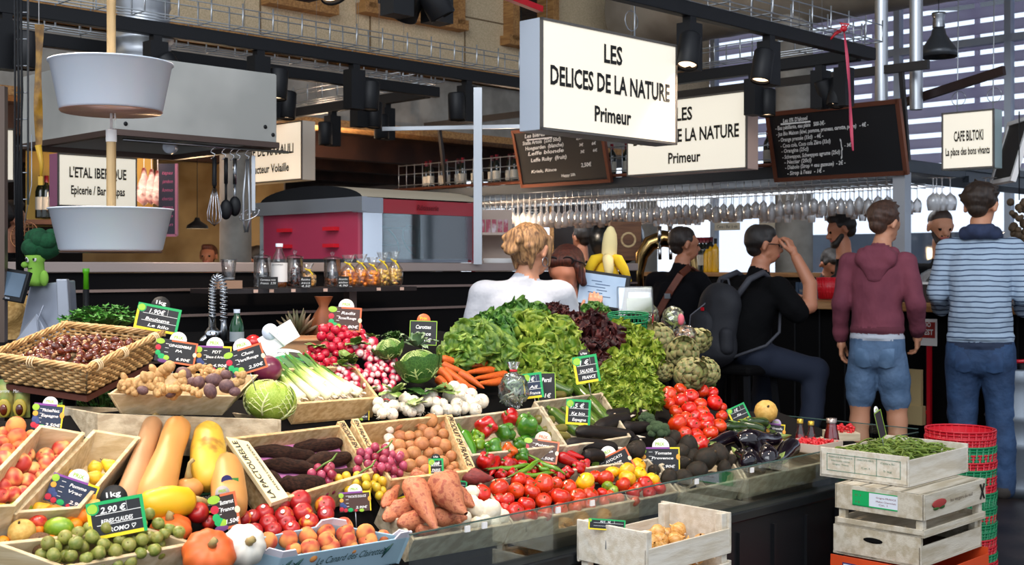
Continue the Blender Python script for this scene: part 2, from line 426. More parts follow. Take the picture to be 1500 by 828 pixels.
tA17 = track('A',1.7,.0,5.0,2.66,'black lighting track over the front of the stall',False)
M_lens = mat('warm_lamp_lens','#ffd9b0',.3,emit=3.0)
sp_box = MB().box((0,0,-.02),(.05,.05,.04)).box((0,0,-.16),(.105,.085,.24)).mesh('spot_gear',M_black)
hd = MB().lathe([(.001,.1),(.05,.1),(.056,.09),(.056,-.075),(.052,-.08),(.047,-.07),(.0470,-.055)],20)
sp_head = hd.mesh('spot_head',M_black)
sp_lens = MB().lathe([(.0001,-.06),(.047,-.06)],20).mesh('spot_lens',M_lens)
def spot(p,aim,side,label,lit=0,rz=AZ,drop=.2):
    p = Vector(p); t = empty('track_spotlight',T(p) @ RZ(rz),label,'spotlight','black track spotlights')
    g = bpy.data.objects.new('gear_box',sp_box); COL.objects.link(g); g.parent = t
    h = bpy.data.objects.new('lamp_head',sp_head); COL.objects.link(h); h.parent = t
    hp = Vector((side[0],side[1],-drop)); wp = t.matrix_world @ hp
    d = (Vector(aim)-wp).normalized(); q = (-d).to_track_quat('Z','Y').to_matrix().to_4x4()
    h.matrix_local = RZ(-rz) @ T(RZ(rz) @ hp) @ q
    l = bpy.data.objects.new('lamp_lens',sp_lens); COL.objects.link(l); l.parent = h
    if lit:
        ld = bpy.data.lights.new('spot_beam','SPOT'); ld.energy = lit; ld.color = SPOT_COL; ld.spot_size = 1.25; ld.spot_blend = .9; ld.shadow_soft_size = .05
        lo = bpy.data.objects.new('spot_beam',ld); COL.objects.link(lo); lo.parent = h; lo.location = (0,0,-.1)
    return t
def on(kind,c,px,z):
    p = pv(px,390,c) if kind == 'A' else pu(px,390,c); p.z = z-.03; return p
dn = lambda p, k=(0,0): (p.x+k[0],p.y+k[1],0)
for kind, c, z, px, side, k, lab, lit in (
    ('A',6.0,2.62,8,(.06,-.1),(0,-.2),'black spotlight at the top left edge of the photo',0),
    ('A',6.0,2.62,228,(.07,-.06),(1.6,.4),'black spotlight tilted sideways above the upper white tub',0),
    ('A',6.0,2.62,379,(.11,-.03),(0,-.2),'black spotlight on the long track right of the steel duct',0),
    ('A',6.0,2.62,519,(.1,-.03),(0,-.1),'black spotlight in the middle of the long track',0),
    ('A',6.0,2.62,684,(-.12,-.03),(0,-.1),'black spotlight at the far end of the long track by the steel post',0),
    ('A',6.74,2.62,402,(.08,-.03),(0,-.2),'black spotlight on the rear track beside the grey hood',0),
    ('A',6.74,2.62,527,(.1,-.03),(0,-.1),'black spotlight on the rear track below the middle one',0),
    ('B',5.93,2.62,487,(-.10,-.04),(0,-.1),'black spotlight on the short rear track above the poultry sign',0),
    ('B',5.93,2.62,566,(-.08,-.04),(0,-.1),'black spotlight on the short rear track near its corner',0),
    ('A',3.8,2.66,640,(-.07,-.06),(1.3,.3),'black spotlight tilted at the top edge of the photo',1),
    ('A',3.8,2.66,1010,(-.06,-.04),(-.4,-.9),'large black spotlight above the right end of the front sign',1),
    ('A',3.8,2.66,1126,(-.11,-.03),(-.5,-.6),'black spotlight right of the front sign, lamp lit and tilted',1),
    ('B',6.9,2.66,1104,(.10,-.04),(0,-.2),'black spotlight straight down beside the second sign',0),
    ('B',6.9,2.66,1202,(0,-.04),(.7,.2),'black spotlight tilted to the right above the drinks board',0),
    ('B',6.9,2.66,1236,(0,.05),(-.5,-.4),'black spotlight tilted left beside the pink ribbon',0)):
    p = on(kind,c,px,z); spot(p,dn(p,k),side,lab,lit*SPOT_W,AZ if kind == 'A' else AZ)
p = uv(3.15,3.8,2.63); spot(p,uv(3.35,4.7,1.2),(.09,.03),'black track spotlight aimed at the jar shelf',SPOT_W*.6)
for j, u in enumerate((.9,1.5,2.1,2.7)):
    p = uv(u,3.8,2.63); spot(p,uv(u+.1,2.75,.8),(.09,-.03),'black track spotlight above the left half of the stall',SPOT_W)
for j, u in enumerate((.7,1.5,2.3,3.1,3.9)):
    p = uv(u,1.7,2.63); spot(p,uv(u+.15,2.9,.8),(.09,.03),'black track spotlight above the front of the stall',SPOT_W*.68)

# ================================================================= SIGNS
M_lit = mat('lit_sign_face','#fbf1dc',.35,emit=.42,coat=.04)
M_sside = mat('sign_side_grey','#b7c0cc',.4)
M_sedge = mat('sign_edge_dark','#6b6660',.4,metal=.4)
def sign(M,w,h,th,lines,label,side=M_sside,hang=None):
    """front face looks to -y of M, origin bottom left of the face"""
    t = empty('hanging_sign',M,label,'sign')
    MB().box((w/2,th/2,h/2),(w,th,h)).ob('sign_case',side,t,bevel=.004)
    f = MB(); b = .012
    for c, d in (((w/2,-.004,b/2),(w,.012,b)),((w/2,-.004,h-b/2),(w,.012,b)),((b/2,-.004,h/2),(b,.012,h)),((w-b/2,-.004,h/2),(b,.012,h))): f.box(c,d)
    f.ob('sign_frame',M_sedge,t)
    MB().box((w/2,-.003,h/2),(w-2*b,.006,h-2*b)).ob('sign_face',M_lit,t)
    if lines:
        m = MB()
        for s, x, y, hh, ww in lines: write(m,s,x*w,y*h,hh*h,ww*w,T(0,-.0085,0) @ RX(PI/2),bold=.028)
        m.ob('lettering',M_ink,t)
    if hang:
        m = MB()
        for x in hang:
            m.tube([(x*w,th/2,h),(x*w,th/2,h+.08),(x*w+.01,th/2,h+1.0)],.004,5)
            m.tube([(x*w+.05*math.cos(a),th/2+.02,h+.1+.05*math.sin(a)) for a in np.linspace(0,2*PI,13)],.003,4)
        m.ob('hanging_cable',M_galv,t)
    return t
def face(pxl,yt,yb,pxr,kind,c):
    a = pv(pxl,yb,c) if kind == 'A' else pu(pxl,yb,c); b = pv(pxr,yb,c) if kind == 'A' else pu(pxr,yb,c)
    z1 = (pv(pxl,yt,c) if kind == 'A' else pu(pxl,yt,c)).z
    b.z = a.z; x = (b-a); return basis(a,x,z=(0,0,1)), x.length, z1-a.z
NAT = [('LES',.5,.70,.175,.135),('DELICES DE LA NATURE',.5,.42,.175,.88),('Primeur',.5,.14,.145,.27)]
M_, w_, h_ = face(791,25,190,990,'A',3.8)
sign(M_,w_,h_,.13,NAT,'large white lit greengrocer sign hanging at the front',hang=(.75,))
M_, w_, h_ = face(919,153,259,1095,'B',7.02)
sign(M_,w_,h_,.13,NAT,'white lit greengrocer sign partly behind the larger one',mat('sign_side_pink','#c9ab9d',.4))
M_, w_, h_ = face(1380,166,250,1457,'B',8.07)
sign(M_,w_,h_,.12,[('CAFE BILTOKI',.52,.49,.18,.56),('La place des bons vivants',.5,.25,.135,.84)],'small white lit café sign hanging from an arm over the bar',mat('sign_side_green','#9fb2b4',.4),hang=(.22,.9))
M_, w_, h_ = face(84,224,302,200,'A',9.0)
sign(M_,w_,h_,.14,[("L'ETAL IBERIQUE",.5,.56,.2,.72),('Epicerie / Bar à tapas',.5,.24,.17,.68)],'white lit tapas grocery sign behind the wooden pole',mat('sign_side_rose','#b6748f',.4))
M_, w_, h_ = face(340,191,272,443,'B',6.4)
sign(M_,w_,h_,.14,[('LA',.5,.73,.16,.08),('FERME DE MARAULI',.5,.47,.17,.78),('Producteur Volaille',.5,.17,.15,.66)],'white lit poultry farm sign behind the grey hood',mat('sign_side_cream','#cfc8bb',.4))
M_, w_, h_ = face(-75,181,262,21,'A',7.4)
sign(M_,w_,h_,.14,[('LI',.80,.42,.22,.09)],'white lit sign cut off at the left edge')
M_, w_, h_ = face(92,287,320,205,'A',10.6)
sign(M_,w_,h_,.1,[('LES HALLES',.42,.3,.4,.55)],'small cream lit sign low behind the lower white tub')
# arm carrying the café sign
ar = MB(); a, b = pu(1270,168,8.3), pu(1471,103,8.0); ar.bar(a,b,.03,.06)
tag(ar.ob('sign_arm',mat('brown_steel','#3a2c2a',.4,metal=.5)),'dark brown arm rising over the bar, holding the café sign','sign arm')

# ================================================================= HOOD, DUCTS, POST
hm = FR(2.92,5.7,2.03)
t = empty('extractor_hood',hm,'grey steel extractor hood hanging over the kitchen on the left','extractor hood')
M_hood = mat('hood_steel','#c6c5be',.55,metal=.2,c2='#b0b0aa',ns=2)
m = MB()
for c, d in (((.47,0,.18),(.94,.012,.38)),((.47,1.1,.18),(.94,.012,.38)),((0,.55,.18),(.012,1.1,.38)),((.94,.55,.18),(.012,1.1,.38)),((.47,.55,.37),(.94,1.1,.012))): m.box(c,d)
m.ob('casing',M_hood,t)
m = MB()
for c, d in (((.47,0,-.015),(.96,.04,.03)),((.47,1.1,-.015),(.96,.04,.03)),((0,.55,-.015),(.04,1.12,.03)),((.94,.55,-.015),(.04,1.12,.03))): m.box(c,d)
m.ob('rim',mat('rim_brown_steel','#6f5d55',.35,metal=.7),t)
m = MB()
for x, z in ((.05,.03),(.87,.08),(.92,.04)): m.lathe([(.0001,.006),(.01,.004),(.012,0)],10,T(x,-.006,z) @ RX(PI/2))
m.ob('bolt',M_black,t)
p = uv(3.42,6.35,0)
dd = MB().lathe([(.15,2.40),(.17,2.40),(.17,2.52),(.15,2.53),(.15,2.60),(.165,2.61),(.165,2.63),(.15,2.64),(.14,2.78),(.15,2.8),(.14,2.95),(.15,3.0),(.14,3.2),(.14,6.5)],28,T(p.x,p.y,0))
tag(dd.ob('ventilation_duct',M_steel2),'vertical silver duct rising from the grey hood','duct')
p0, p1 = uv(11,9.1,4.25), uv(11,-8,4.25)
sd = MB(); L_ = (p1-p0).length; n = 90; q = basis(p0,p1-p0)
sd.lathe([(.42+(.008 if i % 2 else 0),L_*i/n) for i in range(n+1)],24,q @ RY(PI/2))
tag(sd.ob('spiral_duct',mat('galvanised_duct','#a59c8e',.5,metal=.25,c2='#8a8174',ns=2)),'large ribbed round duct running along the top right','duct')
p = pv(700,390,4.86)
st = MB().box((p.x,p.y,1.84),(.045,.045,.96),None)
tag(st.ob('steel_post',M_steel2),'thin square steel post rising from the counter in the middle','post',kind='structure')
struct(MB().bar(pY(560,189,9.),pY(775,185,9.),.02,.028).ob('trim_10',M_steel2))
for k, (px,y0) in enumerate(((1291,135),(1342,140))):
    p = pY(px,y0,8.6)
    tag(MB().lathe([(.045,p.z-.1),(.045,6.5)],18,T(p.x,p.y,0)).ob('steel_pole',M_steel2),('left','right')[k]+' of the two round steel poles above the drinks board','pole',kind='structure')
p = pY(1375,62,10.)
pl = empty('pendant_lamp',T(p),'grey metal bell pendant lamp in front of the louvred windows','pendant lamp')
MB().wall([(.03,.12),(.05,.11),(.06,.06),(.1,.0),(.14,-.06),(.155,-.12)],24,.004).ob('lamp_shade',mat('grey_enamel','#4d5054',.3,metal=.5),pl)
MB().lathe([(.0001,.24),(.055,.24),(.055,.22),(.045,.2),(.05,.12)],16).ob('lamp_cap',M_steel,pl); MB().tube([(0,0,.24),(0,0,2.8)],.003,4).ob('lamp_cord',M_black,pl)
q = pY(3,400,4.45); tag(MB().box((q.x,q.y,1.0),(.03,.03,2.0)).ob('steel_post',mat('post_bronze','#6a5a50',.4,metal=.5)),'slim brownish steel post at the left edge of the photo','post')
# red bar at the top and red ribbon
tag(MB().bar(pv(735,-8,4.2),pv(792,14,4.2),.035,.03).ob('red_rail',M_redp),'red bar end sloping down onto the front sign','rail')
M_rib = mat('pink_ribbon','#c8405c',.5)
rb = MB(); P0 = pv(1236,42,3.72); P1 = pv(1251,221,3.72); d = Vector((S2,S2,0))
def rbf(a,b):
    q = P0.lerp(P1,b); w = .004+.014*min(1,b*3)*(1 if b < .75 else (1-b)*3.2+.2)
    return q+d*((a-.5)*2*w+.012*math.sin(b*5))+Vector((0,.01*math.sin(a*3+b*9),0))
rb.grid(rbf,4,24)
rt = empty('ribbon',T(0,0,0),'pink ribbon tied to the track, hanging before the drinks board','ribbon')
rb.ob('ribbon_tail',M_rib,rt)
m = MB(); m.ell(P0,(.02,.015,.02)); m.tube([P0,P0+Vector((-.05,0,-.03)),P0+Vector((-.09,0,-.075))],[.012,.01,.004],6); m.tube([P0,P0+Vector((-.02,0,.03)),P0+Vector((.03,0,.025)),P0],.008,6); m.ob('ribbon_knot',M_redp,rt)
# ================================================================= BAR
M_bartop = mat('bar_top_wood','#a97c4f',.35,c2='#85592f',ns=4,st=(10,1,10))
UB = 7.6
bt = empty('bar_counter',FR(UB,3.5,0),'long bar with wooden top and black front','bar counter')
MB().box((.35,1.0,1.08),(.78,8.0,.06)).ob('counter_top',M_bartop,bt,bevel=.006)
m = MB().box((.38,1.0,.53),(.6,7.9,1.05))
m.ob('front_panel',M_dark,bt)
m = MB()
for k in range(40): m.box((.075,-2.9+k*.2,.55),(.01,.012,1.0))
m.ob('panel_batten',M_black,bt)
m = MB(); Mt = FR(UB+.078,3.5,0).inverted()
q = Mt @ pu(1133,463,UB+.07)
for yy, s in ((q.y,'W'),(q.y+.18,'Ω'),(q.y+.36,'B')): write(m,s,0,0,.07,.06,T(.069,yy,q.z) @ RZ(-PI/2) @ RX(PI/2),bold=.03)
m.ob('panel_lettering',mat('grey_letter','#a9a29c',.5),bt)
# poster on the red stand
ps = empty('poster_stand',T(pu(1357,600,7.4).xy.to_3d()) @ RZ(AZ-PI/2),'red metal rack with paper bags and a small red sign','rack')
m = MB()
for x in (-.2,.02): m.bar((x,0,0),(x,0,.95),.025)
m.bar((-.2,0,.42),(.02,0,.42),.02); m.bar((-.2,0,.1),(.02,0,.1),.02); m.ob('rack_frame',M_redp,ps)
MB().box((.01,-.02,.93),(.14,.008,.17)).ob('sign_plate',M_paper,ps)
m = MB(); m.box((.01,-.026,.945),(.12,.004,.10)); m.ob('sign_panel',mat('brick_red','#9c2b23',.5),ps)
m = MB(); write(m,'TOO',0.01,.965,.03,.07,T(0,-.03,0) @ RX(PI/2),bold=.03); write(m,'WEST',.01,.915,.035,.1,T(0,-.03,0) @ RX(PI/2),bold=.03); m.ob('lettering',M_paper,ps)
m = MB(); m.box((-.1,-.03,.56),(.17,.03,.26)); m.box((-.1,-.034,.4),(.2,.05,.12)); m.ob('paper_bag_bundle',mat('kraft_yellow','#c4ad7c',.7),ps)
# canopy with glass rack
UC = 7.9; vc0, vc1 = 4.1, 9.6
M_can = mat('canopy_dark_steel','#3a4148',.35,metal=.6)
cp = empty('bar_canopy',FR(UC,vc0,2.0),'dark steel canopy over the bar carrying bottles and glasses','canopy')
Lc = vc1-vc0
m = MB(); m.box((.5,Lc/2,.05),(1.0,Lc,.09)); m.ob('shelf',M_can,cp,bevel=.005)
m = MB(); m.bar((1.0,-.0,.09),(4.5,-.0,.09),.05); m.bar((1.0,-.0,-.0),(4.5,-.0,-.0),.05); m.box((2.8,.3,.04),(3.6,.6,.05)); m.ob('side_shelf',M_can,cp)
m = MB(); m.tube([(-.01,0,.11),(-.01,Lc,.11)],.015,8); m.ob('copper_rail',M_copper,cp)
m = MB()
for z in (.16,.27,.36): m.tube([(.08,0,z),(.08,Lc,z)],.005,5)
for k in range(46): m.tube([(.08,k*Lc/45,.09),(.08,k*Lc/45,.37)],.004,4)
m.ob('wire_guard',M_galv,cp)
m = MB()
for x in (.04,.3,.56): m.tube([(x,.1,-.05),(x,Lc-.2,-.05)],.006,5)
for k in range(70):
    y = .12+k*(Lc-.4)/69; m.tube([(.02,y,0),(.02,y,-.06),(.9,y,-.06)],.004,4)
m.ob('glass_rack',M_galv,cp)
m = MB()
for y in (.02,4.9): m.box((.05,y,-1.0),(.09,.09,2.0))
m.ob('post',M_steel2,cp)
m = MB(); m.bar((0,-.2,.72),(0,5.0,.72),.04,.06);
for y in (.0,1.6,3.2,4.8): m.bar((.1,y,.08),(0,y,.72),.03)
m.ob('upper_rail',mat('dark_brown_steel','#33302f',.4,metal=.5),cp)
# hanging wine glasses
M_wg = clear('wine_glass',(.97,.98,1,1),.22,.05,milk=.38)  # white diffuse mixed in imitates window light caught in the bowls
prof = [(.034,0),(.01,-.004),(.0035,-.012),(.003,-.085),(.008,-.095),(.03,-.112),(.039,-.135),(.038,-.16),(.031,-.195)]
wg = MB().lathe(prof+[(r-.0015,z) for r,z in reversed(prof[4:])],12)
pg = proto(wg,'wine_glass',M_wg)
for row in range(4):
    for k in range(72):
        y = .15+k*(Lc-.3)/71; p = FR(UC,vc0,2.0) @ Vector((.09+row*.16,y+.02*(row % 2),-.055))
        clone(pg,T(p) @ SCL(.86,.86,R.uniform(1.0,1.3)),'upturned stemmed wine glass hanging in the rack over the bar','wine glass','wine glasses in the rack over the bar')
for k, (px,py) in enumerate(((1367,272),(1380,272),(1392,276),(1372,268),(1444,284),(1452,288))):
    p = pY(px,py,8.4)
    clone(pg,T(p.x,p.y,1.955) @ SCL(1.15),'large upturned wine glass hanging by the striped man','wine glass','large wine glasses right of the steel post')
ld = bpy.data.lights.new('canopy_fill_light','AREA'); ld.shape = 'RECTANGLE'; ld.size = .12; ld.size_y = Lc-.4; ld.energy = 34; ld.color = (.95,.97,1); lo = bpy.data.objects.new('canopy_fill_light',ld); COL.objects.link(lo); lo.matrix_world = FR(UC+.8,vc0+Lc/2,1.985)  # added area light without a fixture, brightens the glasses and bar
# bottles on the canopy shelf
M_bot = mat('dark_bottle_glass','#141a12',.12,rand=.3,coat=.4); M_caps = mat('bottle_foil','#6b1420',.35,rand=.5); M_lab = mat('bottle_label','#c9c2b2',.6,rand=.2)
bprof = [(.0001,0),(.037,0),(.038,.01),(.038,.19),(.03,.22),(.014,.245),(.0135,.3),(.0001,.3)]
pb = proto(MB().lathe(bprof,14),'wine_bottle',M_bot,[(MB().lathe([(.0155,.255),(.0155,.303),(.0001,.303)],12),'foil_cap',M_caps),(MB().lathe([(.0385,.06),(.0385,.15)],14),'bottle_label',M_lab)])
def bottle(M,label,group=None): return clone(pb,M,label,'bottle',group)
for k in range(44):
    p = FR(UC,vc0,2.095) @ Vector((.16+.05*(k % 2),.15+k*.118,0))
    bottle(T(p),'dark wine bottle standing behind the wire guard above the bar','wine bottles on the canopy shelf')
# chalkboards
def board(M,w,h,label,lines,under=None,edge=M_copper):
    t = empty('chalkboard',M,label,'chalkboard')
    MB().box((w/2,.012,h/2),(w,.02,h)).ob('board_panel',mat('board_black','#101216',.45),t)
    f = MB()
    for c, d in (((0,.01,h/2),(.03,.035,h+.03)),((w,.01,h/2),(.03,.035,h+.03)),((w/2,.01,h),(w,.035,.03)),((w/2,.01,0),(w,.035,.03))): f.box(c,d)
    f.ob('board_frame',edge,t)
    m = MB()
    for s, x, y, hh, ww in lines: write(m,s,x*w,y*h,hh*h,ww*w,T(0,-.001,0) @ RX(PI/2) @ RZ(.02),align='l',shear=.25,bold=.02)
    if under: m.box((under[0]*w,-.001,under[1]*h),(under[2]*w,.001,.012))
    m.ob('chalk_writing',M_chalk,t)
    return t
def lean(a,b,z1,back):
    b = Vector((b.x,b.y,a.z)); x = b-a; y = Vector((0,0,1)).cross(x).normalized(); up = Vector((0,0,z1-a.z))-y*back
    xx = x.normalized(); zz = up.normalized(); yy = zz.cross(xx).normalized()
    return Matrix(((xx.x,yy.x,zz.x,a.x),(xx.y,yy.y,zz.y,a.y),(xx.z,yy.z,zz.z,a.z),(0,0,0,1))), x.length, up.length
a, b = pu(1137,264,7.85), pu(1327,257,7.85); z1 = pu(1320,150,7.8).z
M_, w_, h_ = lean(a,b,z1,.12)
board(M_,w_,h_,'black chalkboard of soft drinks leaning over the bar behind the pink ribbon',[
    ("Les 0% D'alcool",.13,.85,.06,.2),('- Eau pétillante, eau plate   500-3€-',.06,.75,.06,.4),('- Jus Bio Maison (kiwi, pomme, pruneau, carotte, poire)   - 4€ -',.06,.66,.06,.72),
    ('- Orange pressée (33cl)  - 4€ -',.07,.57,.06,.36),('- Coca cola, Coca cola Zéro (33cl)',.08,.48,.06,.4),('- Orangina (25cl)',.08,.40,.06,.22),('- Schweppes, Schweppes agrume (25cl)',.08,.31,.06,.46),('- Nectar (20cl)',.09,.23,.06,.22),
    ('- Diabolo (Sirop + eau gazeuse)  - 2€ -',.09,.15,.06,.48),("- Sirop à l'eau  - 1€ -",.1,.06,.06,.3),('}',.54,.3,.22,.025),('- 3€ -',.58,.40,.05,.07)],(.22,.835,.24))
a, b = pu(765,273,7.85), pu(893,268,7.85); z1 = pu(800,190,7.8).z
M_, w_, h_ = lean(a,b,z1,.12)
board(M_,w_,h_,'black chalkboard of draught beers under the front sign',[
    ('Les bières',.14,.86,.07,.24),('Stella Artois  (25cl 50cl)',.1,.74,.068,.45),('Hoegaarden  (blanche)',.12,.64,.068,.45),('Leffe blonde',.14,.54,.068,.42),('Leffe Ruby  (fruit)',.16,.42,.068,.42),('Kriek, Rince',.14,.22,.055,.3),
    ('2,50€',.72,.72,.055,.1),('4€',.88,.72,.05,.05),('3€',.74,.6,.05,.05),('6€',.88,.6,.05,.05),('3€',.74,.48,.05,.05),('6€',.88,.48,.05,.05),('2,50€',.72,.24,.07,.12),('Happy 20h',.48,.1,.05,.16)],(.3,.83,.3))
a, b = pY(1452,268,8.6), pY(1482,268,8.2); M_, w_, h_ = lean(a,b,pY(1486,175,8.3).z,-.12)
board(M_,w_,h_,'dark board leaning behind the café sign at right',[],edge=M_paper)
# curved menu board far behind
mb_ = MB(); P0 = pY(742,322,12.5)
t = empty('menu_board',T(P0),'dark menu board with small white print above the blonde woman','menu board')
cv = lambda a, b: (-.02+.48*a,.09*math.sin(a*2.2)-.09,.32*b)
MB().grid(cv,12,1,sm=False).ob('board_panel',mat('menu_black','#191a1e',.5),t); MB().grid(lambda a,b:(-.04+.52*a,.09*math.sin(a*2.2)-.1,-.03+.04*b),12,1).ob('wooden_lip',M_bartop,t)
m = MB()
for k in range(6): write(m,('café','thé','vin','bière','jus','eau')[k],.02,.28-k*.045,.015,.06,T(0,-.1+.012*0,0) @ RX(PI/2),align='l'); write(m,('expresso  2','noisette  2','crème  3')[k % 3],.2,.22-k*.03,.012,.12,T(0,-.03,0) @ RX(PI/2),align='l')
m.ob('menu_print',M_chalk,t)
# back bar with bottles, beer taps
bb = empty('back_bar',FR(9.9,6.2,0),'low back bar counter with bottles in front of the windows','back bar')
MB().box((.2,-.4,1.27),(.45,5.6,.04)).ob('counter_top',M_bartop,bb); MB().box((.22,-.4,.625),(.4,5.5,1.25)).ob('cabinet',M_dark,bb)
M_yel = mat('yellow_liquor','#d8a418',.15,coat=.4);
pb2 = proto(MB().lathe(bprof,14),'liquor_bottle',M_yel,[(MB().lathe([(.0155,.255),(.0155,.303),(.0001,.303)],12),'bottle_cap',M_black)])
k = 0
for px in (1016,1022,1027,1032,1037,1042):
    p = pu(px,390,10.05); p.z = 1.29; bottle(T(p) @ SCL(1.15),'dark wine bottle on the back bar, behind the seated man with the bag','wine bottles on the back bar'); k += 1
for j, px in enumerate((1036,1041,1048)):
    p = pu(px,390,9.98); p.z = 1.29; clone(pb2,T(p) @ SCL(1,1,.9+.1*j),('shorter','middle','taller')[j]+' bottle of yellow liquor on the back bar','bottle','liquor bottles on the back bar')
tp = empty('beer_tap',T(pY(948,440,9.3).xy.to_3d()+Vector((0,0,1.1))),'brass arched beer tap tower on the bar, left of the seated man','beer tap')
M_brass = mat('brass','#a88a58',.18,metal=1)
MB().tube([(-.06,0,0),(-.06,0,.2),(-.04,0,.33),(.02,0,.42),(.12,0,.46),(.24,0,.44),(.32,0,.36),(.34,0,.22),(.34,0,0)],[.035,.035,.05,.06,.065,.065,.06,.05,.05],14).ob('tap_tower',M_brass,tp)
m = MB()
for x in (.08,.16,.24): m.tube([(x,-.03,.42),(x,-.12,.4),(x,-.14,.3)],.014,8); m.tube([(x,-.1,.42),(x,-.1,.55)],[.012,.018],8)
m.ob('tap_spout',M_chrome,tp)
wk = MB().lathe([(.0001,0),(.12,.02),(.2,.08),(.25,.2),(.25,.22)],28,T(pY(905,345,11)) @ RX(-PI/2-.2) @ T(0,0,-.1))
tag(wk.ob('fan_drum',mat('dark_steel_drum','#3b4248',.25,metal=.8)),'dark round steel drum behind the banana plush','drum')
bx = empty('wooden_box',T(pY(915,378,9.6)),'small wooden box with a round mark behind the banana plush','box')
MB().box((0,0,.13),(.24,.2,.3)).ob('box_body',mat('box_wood','#7a4f30',.6,c2='#5f3a22',ns=6,st=(1,1,8)),bx,bevel=.004); m = MB(); m.lathe([(.045,0),(.06,0)],20,T(.02,-.102,.14) @ RX(PI/2)); m.ob('round_mark',M_pine,bx)
dr = MB().box((0,0,1.0),(.52,.06,2.0),T(pY(845,390,12.5).xy.to_3d()) @ RZ(.3)); struct(dr.ob('door_1',mat('dark_door','#2a211d',.4)))
struct(MB().box((0,0,1.1),(.04,.1,2.2),T(pY(808,390,12.4).xy.to_3d())).ob('trim_12',M_plytrim))
# paper notices on the windows
for k, (x0,y0,x1,y1,txt,lab) in enumerate(((1047,327,1084,338,'Cave / Bar à vin','cream notice strip on the window above the backpack man, left one'),(1112,318,1150,336,'','cream notice strip on the window by the concrete column'),(1114,349,1129,366,'','small green and white notice on the window beside the raised hand'))):
    a, b = pu(x0,y1,12.85), pu(x1,y1,12.85); b.z = a.z; z1 = pu(x0,y0,12.85).z
    t = empty('window_notice',basis(a,b-a),lab,'notice'); w, h = (b-a).length, z1-a.z
    MB().box((w/2,0,h/2),(w,.006,h)).ob('notice_sheet',mat('cream_sheet','#e3d8bf',.6),t)
    if txt: m = MB(); write(m,txt,w*.5,h*.3,h*.45,w*.8,T(0,-.005,0) @ RX(PI/2)); m.ob('lettering',M_ink,t)
    if k == 2: MB().box((w/2,-.004,h*.85),(w,.004,h*.25)).box((w/2,-.004,h*.1),(w,.004,h*.2)).ob('green_band',M_lime,t)
# bar stools and keg
def stool(P,rz,label):
    t = empty('bar_stool',T(P) @ RZ(rz),label,'bar stool')
    MB().box((0,0,.72),(.36,.36,.06)).ob('seat',M_dark,t,bevel=.02)
    for x in (-1,1):
        for y in (-1,1): MB().bar((x*.14,y*.14,.7),(x*.19,y*.19,0),.03).ob('leg',M_black,t)
    m = MB()
    for s in (-1,1): m.bar((-.17,s*.17,.25),(.17,s*.17,.25),.02); m.bar((s*.17,-.17,.25),(s*.17,.17,.25),.02)
    m.ob('footrest',M_black,t)
P_BACK = pY(1085,390,7.6).xy.to_3d(); P_BAG = pY(985,390,8.9).xy.to_3d()
stool(P_BACK,AZ,'black square bar stool under the man with the backpack'); stool(P_BAG,AZ,'black bar stool under the man with the shoulder bag')
p = pY(1497,560,7.3)
kg = empty('beer_keg',T(p.x,p.y,0),'silver steel beer keg on the floor at the right edge','keg')
MB().lathe([(.0001,.03),(.17,.03),(.2,.0),(.2,.06),(.19,.09),(.2,.12),(.2,.28),(.212,.3),(.2,.32),(.2,.44),(.212,.46),(.2,.48),(.2,.6),(.19,.64),(.2,.67),(.2,.74),(.19,.75),(.185,.7),(.1,.7),(.0001,.71)],28).ob('keg_body',mat('keg_steel','#7d858e',.5,metal=.7),kg)
MB().lathe([(.04,.7),(.04,.76),(.02,.78),(.0001,.78)],14).ob('keg_valve',M_black,kg)
tag(MB().tube([pY(1500,538,7.3)+Vector((.14*math.cos(a),.12*math.sin(a),.01*a)) for a in np.linspace(0,5.5,24)],.012,6).ob('red_hose',M_redp),'red hose coiled on top of the keg at right','hose')
# ================================================================= BACK COUNTER (black partition with steel lines)
VB = 4.9
pt = empty('partition_counter',FR(2.0,VB,0),'long black back counter with steel top edge and thin steel lines','counter')
Lw = 6.3
M_edge = mat('counter_edge','#b9a79e',.4,metal=.5)
MB().box((Lw/2-2.3,.02,.66),(Lw,.04,1.32)).ob('panel',mat('panel_black','#0c0a0b',.7,spec=.15),pt)
m = MB()
for z in (1.245,1.13,.93,.72): m.box((Lw/2-2.3,-.006,z),(Lw,.012,.012))
m.ob('steel_line',mat('rose_steel','#a48a7e',.3,metal=.8),pt)
MB().box((Lw/2-2.3,.15,1.345),(Lw,.34,.045)).ob('counter_top',M_edge,pt,bevel=.004)
# shelf with jars
VS = 4.62
sa, sb = pv(322,421,VS), pv(600,421,VS); sa.z = sb.z = (sa.z+sb.z)/2; ZS = sa.z
sh = empty('jar_shelf',basis(sa,sb-sa),'dark narrow shelf of jars on a steel upright in front of the back counter','shelf')
Ls = (sb-sa).length
MB().box((Ls/2,.09,-.012),(Ls+.04,.24,.02)).ob('shelf_board',mat('shelf_dark','#2a2322',.35),sh)
xs_ = (pv(545,421,VS)-sa).length
MB().box((xs_,.17,-.4),(.045,.045,.78)).ob('upright',mat('upright_rose','#8d7a72',.4,metal=.5),sh)
m = MB()
for px in (368,391,423,470,548,582): m.box(((pv(px,421,VS)-sa).length,-.035,-.012),(.022,.004,.014))
m.ob('shelf_ticket',mat('ticket_pink','#d9b7a6',.6),sh)
MB().box((.03,-.02,.018),(.12,.03,.035)).ob('wood_block',mat('block_wood','#a5826a',.6),sh)
def onshelf(px,dy=.05): q = pv(px,421,VS+dy); q.z = ZS; return q
M_jar = clear('jar_glass',(.95,.95,.95,1),.14,.03)
